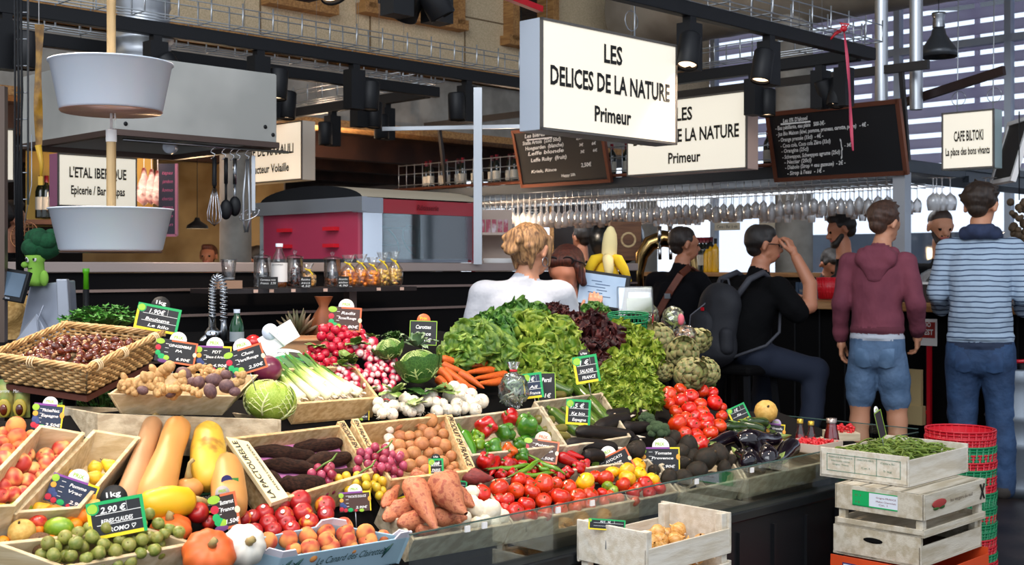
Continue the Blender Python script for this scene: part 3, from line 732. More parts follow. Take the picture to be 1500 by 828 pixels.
def fill(mb,r,h,n,sz,seed):
    rr = random.Random(seed)
    for i in range(n):
        a = rr.uniform(0,6.3); d = r*math.sqrt(rr.uniform(.25,1)); z = sz+rr.uniform(0,h)
        mb.ell((d*math.cos(a),d*math.sin(a),z),(sz*rr.uniform(.7,1.3),sz*rr.uniform(.7,1.3),sz*rr.uniform(.6,1)),7,5)
def jar(px,h,fillm,label,fh=.6,r=.036,n=60):
    t = empty('glass_jar',T(onshelf(px)),label,'jar','jars on the shelf')
    MB().wall([(.0001,.003),(r,.003),(r+.002,.01),(r+.002,h)],20,.0015).ob('jar_body',M_jar,t)
    MB().lathe([(r+.004,h),(r+.004,h+.006),(.02,h+.012),(.006,h+.014),(.006,h+.02),(.011,h+.028),(.006,h+.036),(.0001,h+.037)],18).ob('jar_lid',M_jar,t)
    if fillm:
        m = MB(); fill(m,r*.86,h*fh,n,.007,px); o = m.ob('jar_contents',fillm,t); o['kind'] = 'stuff'
    MB().tube([(0,0,.01),(0,0,h-.01)],.008,10).ob('jar_tube',mat('jar_core','#c9cdd2',.2,metal=.6),t)
M_nut = mat('dark_nuts','#7a3a20',.5,c2='#4f2413',ns=30); M_nut2 = mat('tan_nuts','#a8683e',.5,c2='#7d4526',ns=30)
jar(384,.135,None,'clear empty glass jar at the left end of the jar shelf')
jar(432,.135,M_nut,'clear glass jar two thirds full of dark nuts',.68)
jar(487,.13,M_nut2,'clear glass jar with a few tan nuts at its base',.22,.038,30)
t = empty('juice_bottle',T(onshelf(409,.07)),'tall clear bottle with a white label between two glass jars','bottle')
MB().lathe([(.0001,0),(.035,0),(.036,.01),(.036,.115),(.028,.14),(.016,.165),(.015,.19)],20).ob('bottle_body',M_jar,t)
MB().lathe([(.0001,.002),(.0335,.002),(.034,.03),(.0001,.03)],18).ob('juice',mat('amber_juice','#8a4a1a',.2),t)
MB().lathe([(.0372,.026),(.0372,.112)],20).ob('bottle_label',M_paper,t); MB().lathe([(.017,.185),(.017,.2),(.0001,.2)],14).ob('bottle_cap',M_white,t)
m = MB(); ML = t.matrix_world.inverted(); write(m,'LE POMMIER',0,.1,.008,.05,T(0,-.0385,0) @ RX(PI/2),shear=.1); m.ob('label_print',M_ink,t)
tg = empty('plastic_tumbler',T(onshelf(335)+Vector((0,0,.038))),'clear plastic tumbler on the left end of the shelf','tumbler')
MB().wall([(.0001,.0),(.026,.0),(.034,.085),(.036,.09)],18,.0015).ob('cup',M_jar,tg); MB().lathe([(.0262,.002),(.027,.01)],18).ob('cup_base',M_galv,tg)
# cellophane bags of dried fruit
M_cello = clear('cellophane',(1,.99,.97,1),.16,.06,milk=.05)
def bag(P,r,h,fillm,label,col2=None,n=70,group='bags of dried fruit on the shelf',tie=M_yellow,sz=.011):
    t = empty('cellophane_bag',T(P),label,'bag',group); rr = random.Random(int(P.x*1000))
    def sh_(a,f): return 1+.13*math.sin(a*3+f*5)+.09*math.sin(a*7+P.x*30)
    MB().lathe([(.0001,0),(r*.9,.0),(r,.02),(r*.98,h*.5),(r*.5,h*.66),(r*.22,h*.72),(r*.55,h*.86),(r*.75,h)],22,wob=sh_).ob('bag_film',M_cello,t)
    m = MB(); fill(m,r*.8,h*.42,n,sz,int(P.x*977)); o = m.ob('dried_fruit',fillm,t); o['kind'] = 'stuff'
    MB().tube([(r*.25*math.cos(a),r*.25*math.sin(a),h*.72) for a in np.linspace(0,2*PI,10)],.004,5).tube([(0,-r*.25,h*.72),(r*.5,-r*.5,h*.6),(r*.7,-r*.6,h*.5)],.003,5).tube([(0,-r*.25,h*.72),(-r*.5,-r*.4,h*.78)],.003,5).ob('bag_tie',tie,t)
    return t
M_apri = mat('dried_apricot','#f2992a',.4,c2='#de7a1e',ns=20); M_mix = mat('dried_mix','#ecb838',.45,c2='#b8642a',ns=60,c3='#f0d070')
M_chips = mat('banana_chips','#dcae62',.5,c2='#b98238',ns=40)
bag(onshelf(452,.06),.033,.11,M_chips,'small cellophane bag of pale chips with a yellow tie, between two jars')
bag(onshelf(511,.02),.04,.15,M_apri,'cellophane bag of dried apricots just right of the last jar')
bag(onshelf(529,.06),.04,.155,M_apri,'cellophane bag of dried apricots in the middle of the bag row')
bag(onshelf(546,.02),.035,.14,M_apri,'cellophane bag of dried apricots fourth along the bag row')
bag(onshelf(561,.05),.037,.165,M_mix,'tall cellophane bag of mixed dried fruit with a yellow bow')
bag(onshelf(578,.03),.034,.17,M_mix,'tallest cellophane bag of mixed dried fruit at the right end of the shelf')
M_tick = mat('ticket_black','#17130f',.5)
def smallticket(P,w,h,lines,label):
    t = empty('price_ticket',T(P) @ RZ(AZ-PI/4-.05),label,'price tag','small black tickets on the jar shelf')
    MB().box((0,0,h/2),(w,.004,h)).ob('card',M_tick,t); m = MB()
    for i, s in enumerate(lines): write(m,s,0,h*(.66-.3*i),h*.2,w*.8,T(0,-.003,0) @ RX(PI/2),shear=.2)
    m.ob('chalk_writing',M_chalk,t)
q = onshelf(393,-.05); smallticket(q,.085,.05,['Cerneaux noix','France  3,90'],'black ticket in front of the white labelled bottle')
q = onshelf(448,-.05); smallticket(q,.05,.05,['Raisins','secs','4,50'],'black ticket below the bag of pale chips')
q = onshelf(503,-.05); smallticket(q,.052,.05,['Amandes','sèches','4,90'],'black ticket in front of the first apricot bag')

# ---------------------------------------------------------------- rotisserie on the counter behind
RM = FR(3.98,5.12,1.37)
ro = empty('rotisserie',RM,'red rotisserie with a curved cream roof and glass front on the back counter','rotisserie')
M_rred = mat('rotisserie_red','#a81824',.3,coat=.3); M_rred2 = mat('rotisserie_red_sheen','#b13a55',.28,coat=.3)  # second red carries the reflected rose sheen of the side in its colour
M_cream = mat('rotisserie_roof','#cdbfa6',.4,metal=.2)
wu, wv, hh = .82, .92, .34
m = MB(); m.box((.02,wv/2,.14),(.03,wv*.98,.28)); m.ob('side_panel',M_rred2,ro)
m = MB(); m.box((wu-.02,wv/2,.14),(.03,wv,.28)); m.ob('side_panel',M_rred,ro)
MB().box((wu/2,wv/2,.01),(wu,wv,.02)).ob('base',M_steel,ro)
MB().box((wu/2,wv-.02,.14),(wu,.03,.28)).ob('back_panel',mat('oven_back','#a9b0ae',.4,c2='#7f8886',ns=6),ro)
MB().box((.085,.0,.14),(.13,.03,.28)).ob('corner_panel',M_chrome,ro)
m = MB(); m.box((.15+.33,-.005,.3),(wu-.15,.04,.075)); m.ob('front_band',M_rred,ro)
m = MB(); m.box((.06,-.006,.302),(.17,.045,.08)); m.box((-.012,wv/2-.02,.305),(.035,wv+.1,.075)); m.ob('steel_band',M_steel2,ro)
m = MB(); write(m,'Rôtisserie',.46,.285,.03,.16,T(0,-.028,0) @ RX(PI/2),shear=.2,bold=.02); m.ob('lettering',mat('dull_red_letter','#7a2026',.4,metal=.4),ro)
for y in (.22,.65):
    for z in (.18,.09): MB().box((-.012,y,z),(.04,.1,.02)).ob('drawer_handle',mat('handle_red','#d11e2c',.3),ro)
rf = MB()
def roof(a,b):
    an = PI*(a*.92+.04); return (wu*.02+b*(wu*1.02),wv/2-math.cos(an)*wv*.52,.335+.085*math.sin(an))
rf.grid(roof,18,1); rf.ob('curved_roof',M_cream,ro)
m = MB(); n = 16
m.add([(wu*.02,wv/2,.33)]+[tuple(roof(i/n,0)) for i in range(n+1)],[(0,i+1,i+2) for i in range(n)]); m.add([(wu,wv/2,.33)]+[tuple(roof(i/n,.97)) for i in range(n+1)],[(0,i+2,i+1) for i in range(n)]); m.ob('roof_end',M_black,ro)
MB().box((wu*.58,.0,.14),(wu*.83,.006,.25)).ob('glass_front',clear('oven_glass',(.75,.85,.85,1),.3,.04),ro)
m = MB()
for k in range(3): m.tube([(.25+.5*k/2.+.1*math.cos(a),.4+.06*math.sin(a*1),.12+.1*math.sin(a)) for a in np.linspace(0,2*PI,20)],.006,5)
m.tube([(.15,.4,.2),(wu-.05,.4,.2)],.008,6); m.tube([(.15,.3,.1),(wu-.05,.3,.1)],.006,6); m.ob('spit',M_black,ro)
# hanging utensils under the hood
rl = empty('utensil_rail',T(0,0,0),'steel rail with S hooks under the grey hood','rail')
ra, rbb = uv(3.0,5.78,1.99), uv(4.0,5.78,1.99); MB().tube([ra,rbb],.008,8).ob('rail_bar',M_steel,rl)
UT = {}
def rail_at(px): q = pv(px,390,5.78); q.z = 1.985; return q
m = MB()
for px in (312,328,340,349,362): q = rail_at(px); m.tube([q+Vector((0.012*math.cos(a)*(1 if a < PI else -1),0,.0+.03*(-a/PI)+.01*math.sin(a))) for a in np.linspace(0,2*PI,12)],.003,5)
m.ob('hook',M_chrome,rl)
def utensil(px,label,name): q = rail_at(px); return empty(name,T(q.x,q.y,q.z-.05),label,'utensil','utensils hanging under the hood')
t = utensil(314,'wire whisk with black handle, leftmost hanging utensil','whisk')
MB().lathe([(.0001,-.0),(.012,-.005),(.013,-.15),(.008,-.16),(.0001,-.16)],12).ob('handle',M_black,t)
m = MB()
for k in range(6):
    a = PI*k/6; m.tube([(math.cos(a)*x,math.sin(a)*x,z) for x,z in ((.006,-.16),(.02,-.22),(.038,-.3),(.036,-.34),(.0,-.37),(-.036,-.34),(-.038,-.3),(-.02,-.22),(-.006,-.16))],.002,4)
m.ob('wire_loop',M_chrome,t)
for px, lab, dz in ((331,'black ladle hanging second from left under the hood',0),(344,'black ladle with pale handle, hanging third from left under the hood',.02)):
    t = utensil(px,lab,'ladle'); MB().tube([(0,0,0),(0,0,-.14)],.011,8).tube([(0,0,-.14),(0,0,-.24)],.007,8).ob('handle',M_black if dz == 0 else M_steel,t)
    MB().ell((0,0,-.28+dz),(.034,.022,.055)).ob('bowl',M_black,t)
t = utensil(366,'skimmer with a round wire bowl, rightmost utensil under the hood','skimmer')
MB().box((.02,0,-.13),(.02,.004,.3)).ob('handle',M_steel2,t); m = MB()
m.tube([(.055*math.cos(a),.02*math.sin(a)-.01,-.3+.035*math.sin(a+.5)) for a in np.linspace(0,2*PI,20)],.003,5)
for k in range(6): m.tube([(-.05+k*.02,-.02,-.3-.02+.006*k),(-.05+k*.02,.01,-.3+.015+.004*k)],.0018,4)
m.ob('wire_bowl',M_chrome,t)
t = utensil(362,'steel tongs hanging beside the round skimmer','tongs')
MB().tube([(-.004,0,0),(-.02,0,-.2),(-.022,0,-.33),(-.01,0,-.4)],.007,6).ob('tong_arm',M_steel2,t); MB().tube([(.004,0,0),(.012,0,-.2),(.014,0,-.33),(.0,0,-.4)],.007,6).ob('tong_arm',M_steel2,t)
tag(MB().lathe([(.0001,.03),(.03,.03),(.035,.02),(.035,-.03),(.02,-.035),(.0001,-.035)],18,T(pY(249,216,6.6)) @ RX(PI/2)).ob('ceiling_speaker',M_white),'round white speaker under the grey hood','speaker')
# ---------------------------------------------------------------- shops behind: hams, pink board, bottles, pendant
M_ham = mat('cured_ham','#e8a9a6',.4,c2='#8a3b3a',ns=9,c3='#f6d9d4')
for j, (px,y0,y1) in enumerate(((211,246,302),(222,248,300),(231,250,302))):
    a = pY(px,y0,10.5); h = (y1-y0)/F*10.5
    t = empty('hanging_ham',T(a),('left','middle','right')[j]+' one of three pale hams hanging behind the lower white tub','ham','hams hanging in the shop behind')
    MB().lathe([(.0001,0),(.015,0),(.03,-h*.25),(.07,-h*.6),(.065,-h*.85),(.0001,-h)],14).ob('ham_body',M_ham,t); MB().tube([(0,0,0),(0,0,.12)],.004,4).ob('ham_cord',M_paper,t)
a = pY(233,345,10.); t = empty('menu_board',T(a),'narrow dark board with pink writing and pink frame behind the lower white tub','menu board')
w, h = 26/F*10, 105/F*10
MB().box((w/2,0,h/2),(w,.02,h)).ob('board_panel',mat('menu_violet','#2a2434',.5),t); MB().box((w,-.004,h/2),(.02,.03,h)).box((w/2,-.004,0),(w,.03,.02)).ob('board_frame',mat('pink_frame','#d0788c',.5),t)
m = MB()
for k, s in enumerate(('tapas','jambon','lomo','chorizo','queso','vino','pan')): write(m,s,w*.5,h*(.85-.12*k),.03,w*.6,T(0,-.012,0) @ RX(PI/2),shear=.3)
m.ob('chalk_writing',mat('pink_chalk','#d8638a',.6),t)
ws = empty('wine_shelf',T(pY(55,322,10.4)),'wooden shelf with wine bottles behind the broccoli plush','shelf')
MB().box((.35,.1,-.02),(1.1,.3,.04)).ob('shelf_board',mat('shelf_brown','#6a4630',.6),ws); MB().box((.35,.26,.35),(1.1,.02,.8)).ob('back_panel',mat('warm_yellow_wall','#b8923f',.7,emit=.0),ws)
for j, px in enumerate((60,68,78,85,93,100,106)):
    q = pY(px,320,10.45); bottle(T(q) @ SCL(1.2),'dark red-capped wine bottle on the shelf behind the broccoli plush','wine bottles on the far wooden shelf')
hw = MB().box((0,0,0),(2.2,.1,1.5),T(pY(270,330,13.5)) ); struct(hw.ob('wall_shop',mat('shop_yellow_wall','#b79a66',.7,c2='#8a6c3e',ns=2)))
q = pY(289,335,11.2); t = empty('pendant_lamp',T(q),'black pendant lamp lit in the shop behind the hanging whisk','pendant lamp')
MB().wall([(.02,.1),(.03,.07),(.09,.03),(.1,0)],20,.004).ob('lamp_shade',M_black,t); MB().lathe([(.0001,0.01),(.05,.012)],16).ob('lamp_bulb',M_lens,t); MB().tube([(0,0,.1),(0,0,.9)],.004,4).ob('lamp_cord',M_black,t)
ld = bpy.data.lights.new('shop_glow','POINT'); ld.energy = 25; ld.color = (1,.7,.4); ld.shadow_soft_size = .1; lo = bpy.data.objects.new('shop_glow',ld); COL.objects.link(lo); lo.location = (q.x,q.y,q.z-.12)
for px, py, Y, e in ((120,265,10.1,14),(217,235,10.0,10),(470,230,11.5,30),(740,320,11,20)):
    ld = bpy.data.lights.new('shop_glow','POINT'); ld.energy = e; ld.color = (1,.72,.5); ld.shadow_soft_size = .08; lo = bpy.data.objects.new('shop_glow',ld); COL.objects.link(lo); lo.location = pY(px,py,Y)
# shop shelf right of the rotisserie
t = empty('shop_cabinet',T(pY(722,385,9.5).xy.to_3d()),'pale lit cabinet with plates and red packets right of the steel post','cabinet')
MB().box((0,.1,.65),(.3,.4,1.3)).box((0,.3,1.5),(.3,.04,.6)).box((-.14,.1,1.5),(.02,.3,.6)).box((.0,.1,1.6),(.3,.3,.02)).ob('cabinet_body',mat('cabinet_pale','#c9b3a4',.5),t)
MB().box((-.15,-.05,1.4),(.03,.03,.9)).ob('red_post',mat('deep_red','#8a1420',.4),t)
pk = MB()
for j in range(5): pk.box((-.08+.045*j,.0,1.66),(.035,.06,.1))
pk.ob('packet',mat('packet_red','#b0485a',.5,c2='#d7c7cc',ns=18),t)
MB().lathe([(.0001,1.32),(.1,1.32),(.13,1.4),(.12,1.41),(.0001,1.37)],20,T(.05,-.05,0)).ob('plate_stack',M_paper,t)
# ---------------------------------------------------------------- pole with two white tubs
YT = 3.9
p = pY(163,390,YT)
tb = empty('tub_hanger',T(p.x,p.y,0),'wooden pole carrying two white enamel tubs one above the other','hanger')
def tub(zt,zb,rt,rb): return MB().wall([(.0001,zb+.004),(rb-.01,zb),(rb,zb+.008),(rt,zt-.006),(rt+.006,zt-.004),(rt+.006,zt)],40,.004)
sc = YT/F
M_tubin = mat('tub_copper_base','#c79a86',.3,metal=.4)
z1, z0 = EYE+(CY-92)*sc, EYE+(CY-164)*sc
o = tub(z1,z0,86*sc,73*sc).ob('tub',M_white,tb); MB().lathe([(.0001,z0-.003),(71*sc,z0-.003),(73*sc,z0+.002)],40).ob('tub_base',M_tubin,o)
z1, z0 = EYE+(CY-306)*sc, EYE+(CY-369)*sc
o = tub(z1,z0,86*sc,73*sc).ob('tub',M_white,tb); MB().lathe([(.0001,z0-.003),(71*sc,z0-.003),(73*sc,z0+.002)],40).ob('tub_base',M_tubin,o)
MB().lathe([(.015,EYE+(CY-204)*sc),(.0145,EYE+(CY-365)*sc)],16).ob('pole',M_oak,tb)
MB().lathe([(.014,EYE+(CY-90)*sc),(.014,6.4)],16).ob('pole',M_oak,tb)
MB().lathe([(.017,EYE+(CY-190)*sc),(.017,EYE+(CY-208)*sc)],14).ob('pole_collar',M_paper,tb); MB().tube([(0,0,EYE+(CY-166)*sc),(0,0,EYE+(CY-192)*sc)],.005,6).tube([(.012,0,EYE+(CY-166)*sc),(.012,0,EYE+(CY-176)*sc)],.003,6).ob('rod',M_paper,tb)
# fly paper strip and cable ladder on the left
P0, P1 = pY(57,35,4.2), pY(56,213,4.2)
t = empty('fly_paper',T(0,0,0),'amber fly paper strip hanging at top left','fly paper')
MB().grid(lambda a,b:P0.lerp(P1,b)+Vector(((a-.5)*.03*(1-.25*b),.01*math.sin(b*7+a*2),0)),3,20).ob('sticky_strip',mat('amber_paper','#a87a22',.3,c2='#6d4a10',ns=25,coat=.3),t)
MB().tube([P0,(P0.x,P0.y,6.5)],.002,4).ob('strip_cord',M_paper,t)
q = pY(60,265,4.2); MB().tube([P1,pY(61,240,4.2),q],[.012,.008,.004],6).box(tuple(q),(.016,.01,.03)).ob('strip_end',mat('amber_end','#c79a2a',.4),t)
t = empty('cable_ladder',T(0,0,0),'vertical wire ladder with cables at the left edge','cable ladder')
m = MB(); A_, B_ = pY(22,0,4.6), pY(41,0,4.6); ab = [A_,B_]
for q in ab: m.tube([(q.x,q.y,6.3),(q.x,q.y,pY(0,300,4.6).z)],.004,5)
for k in range(16): z = 1.6+k*.1; m.tube([(A_.x,A_.y,z),(B_.x,B_.y,z)],.003,4)
m.ob('wire_frame',M_galv,t); m = MB()
for k in range(5): x = A_.x+.004+.006*k; m.tube([(x,A_.y-.01,2.4),(x+.01*(k % 2),A_.y-.01,2.0),(x,A_.y-.01,1.7),(x+.008,A_.y-.01,1.25)],.0035,5)
m.ob('cable',M_black,t)
# ---------------------------------------------------------------- scale, plush, hats, faucet, bottle
side = empty('side_table',T(uv(1.05,3.75,0)) @ RZ(AZ),'dark worktop behind the chestnut basket carrying scale and tap','worktop')
MB().box((.75,.45,1.05),(2.6,.75,.05)).ob('table_top',M_dark,side)
for x in (-.5,2.0):
    for y in (.13,.77): MB().box((x,y,.515),(.05,.05,1.03)).ob('leg',M_black,side)
YS = 4.55; q = pY(66,500,YS)
SCM = T(q.x,q.y,1.075)
sl = empty('weighing_scale',SCM,'grey electronic weighing scale with a tilted black touch screen at left','scale')
M_sc = mat('scale_grey','#9aa0ad',.35,metal=.3); k = YS/F
m = MB(); m.hexa([(-40*k,0,0),(36*k,0,0),(36*k,.1,0),(-40*k,.1,0),(-26*k,.02,80*k),(32*k,.02,88*k),(32*k,.09,88*k),(-26*k,.09,80*k)]); m.ob('scale_body',M_sc,sl,bevel=.006)
m = MB(); m.hexa([(24*k,-.03,0),(42*k,-.03,0),(42*k,.0,0),(24*k,.0,0),(20*k,-.03,90*k),(36*k,-.03,90*k),(36*k,.0,90*k),(20*k,.0,90*k)]); m.ob('side_plate',mat('scale_light','#b3b8c2',.3,metal=.4),sl,bevel=.004)
m = MB(); m.hexa([(-36*k,-.05,0),(16*k,-.05,0),(16*k,0,0),(-36*k,0,0),(-24*k,-.03,22*k),(-8*k,-.03,40*k),(-8*k,0,40*k),(-24*k,0,22*k)]); m.tube([(0*k,-.055,6*k),(-4*k,-.05,30*k),(4*k,-.04,52*k)],.004,6); m.ob('foot',M_sc,sl,bevel=.004)
SM = T(-31*k,-.1,81*k) @ RZ(-.25) @ RX(-.25) @ RY(.14)
m = MB().box((0,0,0),(48*k,.02,46*k)); m.ob('screen_case',M_black,sl,SM,bevel=.003)
MB().box((0,-.011,.003),(40*k,.003,34*k)).ob('screen',mat('scale_screen','#3a4a58',.15,emit=.35,c2='#56687a',ns=3),sl,SM)
m = MB(); write(m,'TEXA',0,-.052,.006,.022,SM @ T(0,-.012,0) @ RX(PI/2)); m.ob('lettering',M_white,sl)
# broccoli plush
q = pY(52,396,YS+.02)
br = empty('broccoli_plush',T(q),'plush broccoli toy with dark green head sitting on the scale','plush toy')
M_pl = mat('plush_dark_green','#14532f',.9,c2='#0f4426',ns=40,bump=.3,bs=200); M_pl2 = mat('plush_light_green','#8cc04a',.9,bump=.3,bs=200)
m = MB(); rr = random.Random(3)
m.ell((.02,.02,.09),(.068,.062,.052),20,14)
for i in range(16):
    a = rr.uniform(0,6.3); b = rr.uniform(-.3,1.2); m.ell((.02+.052*math.cos(a)*math.cos(b),.02+.05*math.sin(a)*math.cos(b),.09+.042*math.sin(b)),.031,12,9)
m.ob('broccoli_head',M_pl,br)
m = MB(); m.lathe([(.0001,-.06),(.034,-.058),(.038,-.04),(.03,-.01),(.028,.03),(.04,.055),(.0001,.06)],18,wob=lambda a,f:1+.1*math.sin(a*3)); m.ell((-.035,-.01,.02),(.014,.014,.012)); m.ell((.04,-.02,-.03),(.016,.014,.03)); m.ob('body',M_pl2,br)
m = MB(); m.ell((-.02,-.026,.04),(.008,.005,.011)); m.ell((.008,-.03,.042),(.008,.005,.011)); m.ob('eye_white',M_paper,br)
m = MB(); m.ell((-.022,-.031,.039),(.004,.003,.006)); m.ell((.006,-.035,.041),(.004,.003,.006)); m.tube([(-.022,-.031,.012),(-.012,-.034,.006),(.0,-.034,.008)],.0015,4); m.ob('face_detail',M_ink,br)
# straw hats beside the scale
M_straw = mat('straw','#c9a160',.7,c2='#a57b3d',ns=60,st=(1,1,6),bump=.4,bs=120)
t = empty('straw_hat',T(pY(18,468,4.75)) @ RX(.9) @ RZ(.2),'pale straw hat hanging left of the weighing scale','hat')
MB().lathe([(.12,.0),(.1,.006),(.062,.012),(.058,.05),(.045,.066),(.0001,.07)],26).ob('hat_body',M_straw,t)
sv = MB(); sv.tube([(.055*math.cos(a),.05*math.sin(a)*.3,.055*math.sin(a)) for a in np.linspace(0,2*PI,22)],.003,5)
for k2 in range(7):
    x = -.048+.016*k2; z = math.sqrt(max(0,.055**2-x*x)); sv.tube([(x,0,-z),(x,0,z)],.0015,4); sv.tube([(-z,0,x),(z,0,x)],.0015,4)
t = empty('wire_sieve',T(pY(36,345,4.85)),'round copper wire sieve hanging behind the broccoli plush','sieve'); sv.ob('wire_mesh',mat('copper_wire','#8a5a3a',.4,metal=.7),t); MB().tube([(0.0,0,.05),(.02,.02,.2),(.02,.02,.4)],.002,4).ob('hook_wire',M_galv,t)
t = empty('peeler_knife',T(pY(126,470,4.7)),'knife with a bright green handle standing before the back counter','knife')
MB().lathe([(.0001,.2),(.013,.2),(.013,.185),(.0095,.18),(.011,.12),(.0001,.12)],12).ob('handle',mat('lime_plastic','#5fbf1e',.35),t); MB().lathe([(.0001,.12),(.012,.12),(.012,-.1),(.0001,-.1)],12).ob('sheath',M_black,t)
# spring tap
q = pY(311,506,4.55)
fc = empty('spring_tap',T(q.x,q.y,1.075),'tall chrome sink tap with a coiled spring neck','tap')
hz = q.z-1.075; k = 4.55/F
m = MB(); m.lathe([(.0001,0),(.03,0),(.03,.03),(.014,.05),(.014,hz+.06),(.011,hz+.14),(.0001,hz+.14)],16); m.tube([(0,0,hz+.05),(-.03,-.02,hz+.02),(-.05,-.03,hz-.02)],[.012,.012,.01],10); m.ob('tap_body',M_chrome,fc)
m = MB(); pts = []
arch = [Vector((0,0,hz+.10))+Vector((0,0,.1*i/6)) for i in range(7)]+[Vector((.021-.021*math.cos(a),0,hz+.2+.055*math.sin(a))) for a in np.linspace(.2,PI-.2,8)]+[Vector((.042,0,hz+.2-.11*i/5)) for i in range(6)]
N_ = 260
for i in range(N_):
    f = i/(N_-1)*(len(arch)-1); a = int(min(f,len(arch)-2)); c = arch[a].lerp(arch[a+1],f-a); d = (arch[a+1]-arch[a]).normalized(); y = Vector((0,1,0)); x = d.cross(y)
    w = i*2*PI/9; pts.append(c+(x*math.cos(w)+y*math.sin(w))*.0125)
m.tube(pts,.003,5); m.ob('spring_neck',M_chrome,fc)
MB().lathe([(.0001,hz+.0),(.012,hz+.0),(.013,hz+.06),(.01,hz+.1),(.0001,hz+.1)],14,T(.042,0,0)).tube([(.04,0,hz+.05),(0,0,hz+.05)],.005,6).ob('spray_head',M_steel,fc)
t = empty('mineral_water_bottle',T(pY(347,510,4.5)),'small green glass water bottle with a pale label behind the price tags','bottle')
MB().lathe([(.0001,0),(.025,0),(.026,.008),(.026,.075),(.02,.1),(.011,.118),(.0105,.132),(.0001,.132)],18).ob('bottle_body',mat('green_glass','#0c4a28',.1,coat=.5),t)
MB().lathe([(.0265,.01),(.0265,.06)],18).ob('bottle_label',mat('label_grey','#a8b3b8',.5),t); MB().lathe([(.012,.128),(.012,.142),(.0001,.142)],12).ob('bottle_cap',M_white,t)
# pan of pineapple tops with carafe
q = pY(436,508,4.3)
t = empty('pineapple',T(q),'pineapple with a dark spiky crown behind the radishes','pineapple')
MB().ell((0,0,-.02),(.05,.05,.07),16,12,fn=lambda d:1+.05*math.sin(d.z*20)*math.sin(math.atan2(d.y,d.x)*9)).ob('fruit',mat('pineapple_skin','#8a5a2a',.6,c2='#5a3a1a',ns=40),t)
m = MB()
for i in range(22):
    a = i*2.4; rr_ = .015+.002*i; h = .04+.055*(1-i/22); lean_ = .3+1.0*i/22
    m.tube([(0.01*math.cos(a),.01*math.sin(a),.04),(math.cos(a)*.03*lean_*1.5,math.sin(a)*.03*lean_*1.5,.04+h*.6),(math.cos(a)*.07*lean_,math.sin(a)*.07*lean_,.04+h)],[.009,.008,.001],5)
m.ob('leaf_crown',mat('pineapple_leaf','#4a4a30',.5,c2='#7a5a44',ns=12),t)
q = pY(448,500,4.1)
t = empty('steel_pan',T(q.x,q.y,q.z-.09) @ RZ(.2),'deep steel catering pan glowing orange behind the leeks','pan')
m = MB(); w, d, h = .08, .1, .1
for c, s in (((0,-d,h/2),(2*w,.004,h)),((0,d,h/2),(2*w,.004,h)),((-w,0,h/2),(.004,2*d,h)),((w,0,h/2),(.004,2*d,h)),((0,0,.002),(2*w,2*d,.004))): m.box(c,s)
for c, s in (((0,-d-.008,h),(2*w+.03,.02,.005)),((0,d+.008,h),(2*w+.03,.02,.005)),((-w-.008,0,h),(.02,2*d,.005)),((w+.008,0,h),(.02,2*d,.005))): m.box(c,s)
m.ob('pan_body',mat('orange_lit_steel','#dcae80',.35,metal=.55),t)  # orange light on the pan is put into its base colour
t = empty('kraft_bag',T(pY(474,480,4.35)),'brown paper bag with a twisted top behind the steel pan','paper bag')
MB().lathe([(.0001,-.13),(.05,-.13),(.05,0),(.03,.05),(.016,.075),(.035,.11)],18,wob=lambda a,f:1+.12*math.sin(a*4+f*4)).ob('bag_body',mat('kraft_brown','#8a4a24',.6,c2='#6a3518',ns=10),t)
tag(MB().ell(pY(371,503,4.2),.03,14,10).ob('red_fruit',mat('red_skin','#c41e1e',.25,coat=.3)),'single red tomato by the green water bottle','tomato')
# ================================================================= STALL
U_END, VF = 4.57, 2.30
sd = empty('display_stand',FR(0,0,0),'long sloping produce stand with black front and low glass edge','display stand')
def stz(u,v): return TZ(u,v)-.055
m = MB(); nu, nv = 40, 12
def vback(u): return 3.0 if u < 2.2 else min(3.38,3.0+(u-2.2)*.5) if u < 3.8 else max(2.96,3.38-(u-3.8)*.9)
def top(a,b): u = -.6+(U_END+.58)*a; v = 2.34+(vback(u)-2.34)*b; return (u,v,stz(u,v))
m.grid(top,nu,nv)
for b in (0,1):
    vs = []
    for i in range(nu+1): q = top(i/nu,b); vs += [q,(q[0],q[1],.05)]
    m.add(vs,[(2*i,2*i+2,2*i+3,2*i+1) for i in range(nu)])
vs = []
for j in range(nv+1): q = top(1,j/nv); vs += [q,(q[0],q[1],.05)]
m.add(vs,[(2*j,2*j+2,2*j+3,2*j+1) for j in range(nv)])
m.ob('stand_body',M_dark,sd)
m = MB(); m.box((2,2.30,.29),(5.1,.05,.5));
for k in range(26): m.box((-.5+k*.2,2.27,.27),(.012,.012,.45))
m.ob('front_panel',M_black,sd)
m = MB(); m.box((2.0,2.30,.545),(5.14,.07,.035)); m.box((U_END,2.62,.545),(.05,.66,.035)); m.box((U_END-.01,2.62,.3),(.03,.62,.5)); m.ob('edge_rail',mat('rail_black','#22262a',.3,metal=.5),sd,bevel=.006)
M_fg = clear('edge_glass',(.93,.97,.955,1),.1,.02)
m = MB(); ua = puz(pv(600,790,VF))[0]
m.box(((ua+U_END)/2,VF,.627),(U_END-ua,.006,.13)); m.ob('front_glass',M_fg,sd)
MB().box((U_END,2.63,.635),(.006,.66,.14)).ob('end_glass',M_fg,sd)
m = MB(); m.box(((ua+U_END)/2,VF,.6935),(U_END-ua,.007,.003)); m.box((U_END,2.63,.706),(.007,.66,.003)); m.ob('glass_edge',mat('glass_edge_green','#3f5a54',.2),sd)
for px in (683,708,866,816,1019,1100): MB().box((puz(pv(px,700,VF))[0],VF-.004,.68),(.016,.006,.016)).ob('glass_clip',M_paper,sd)

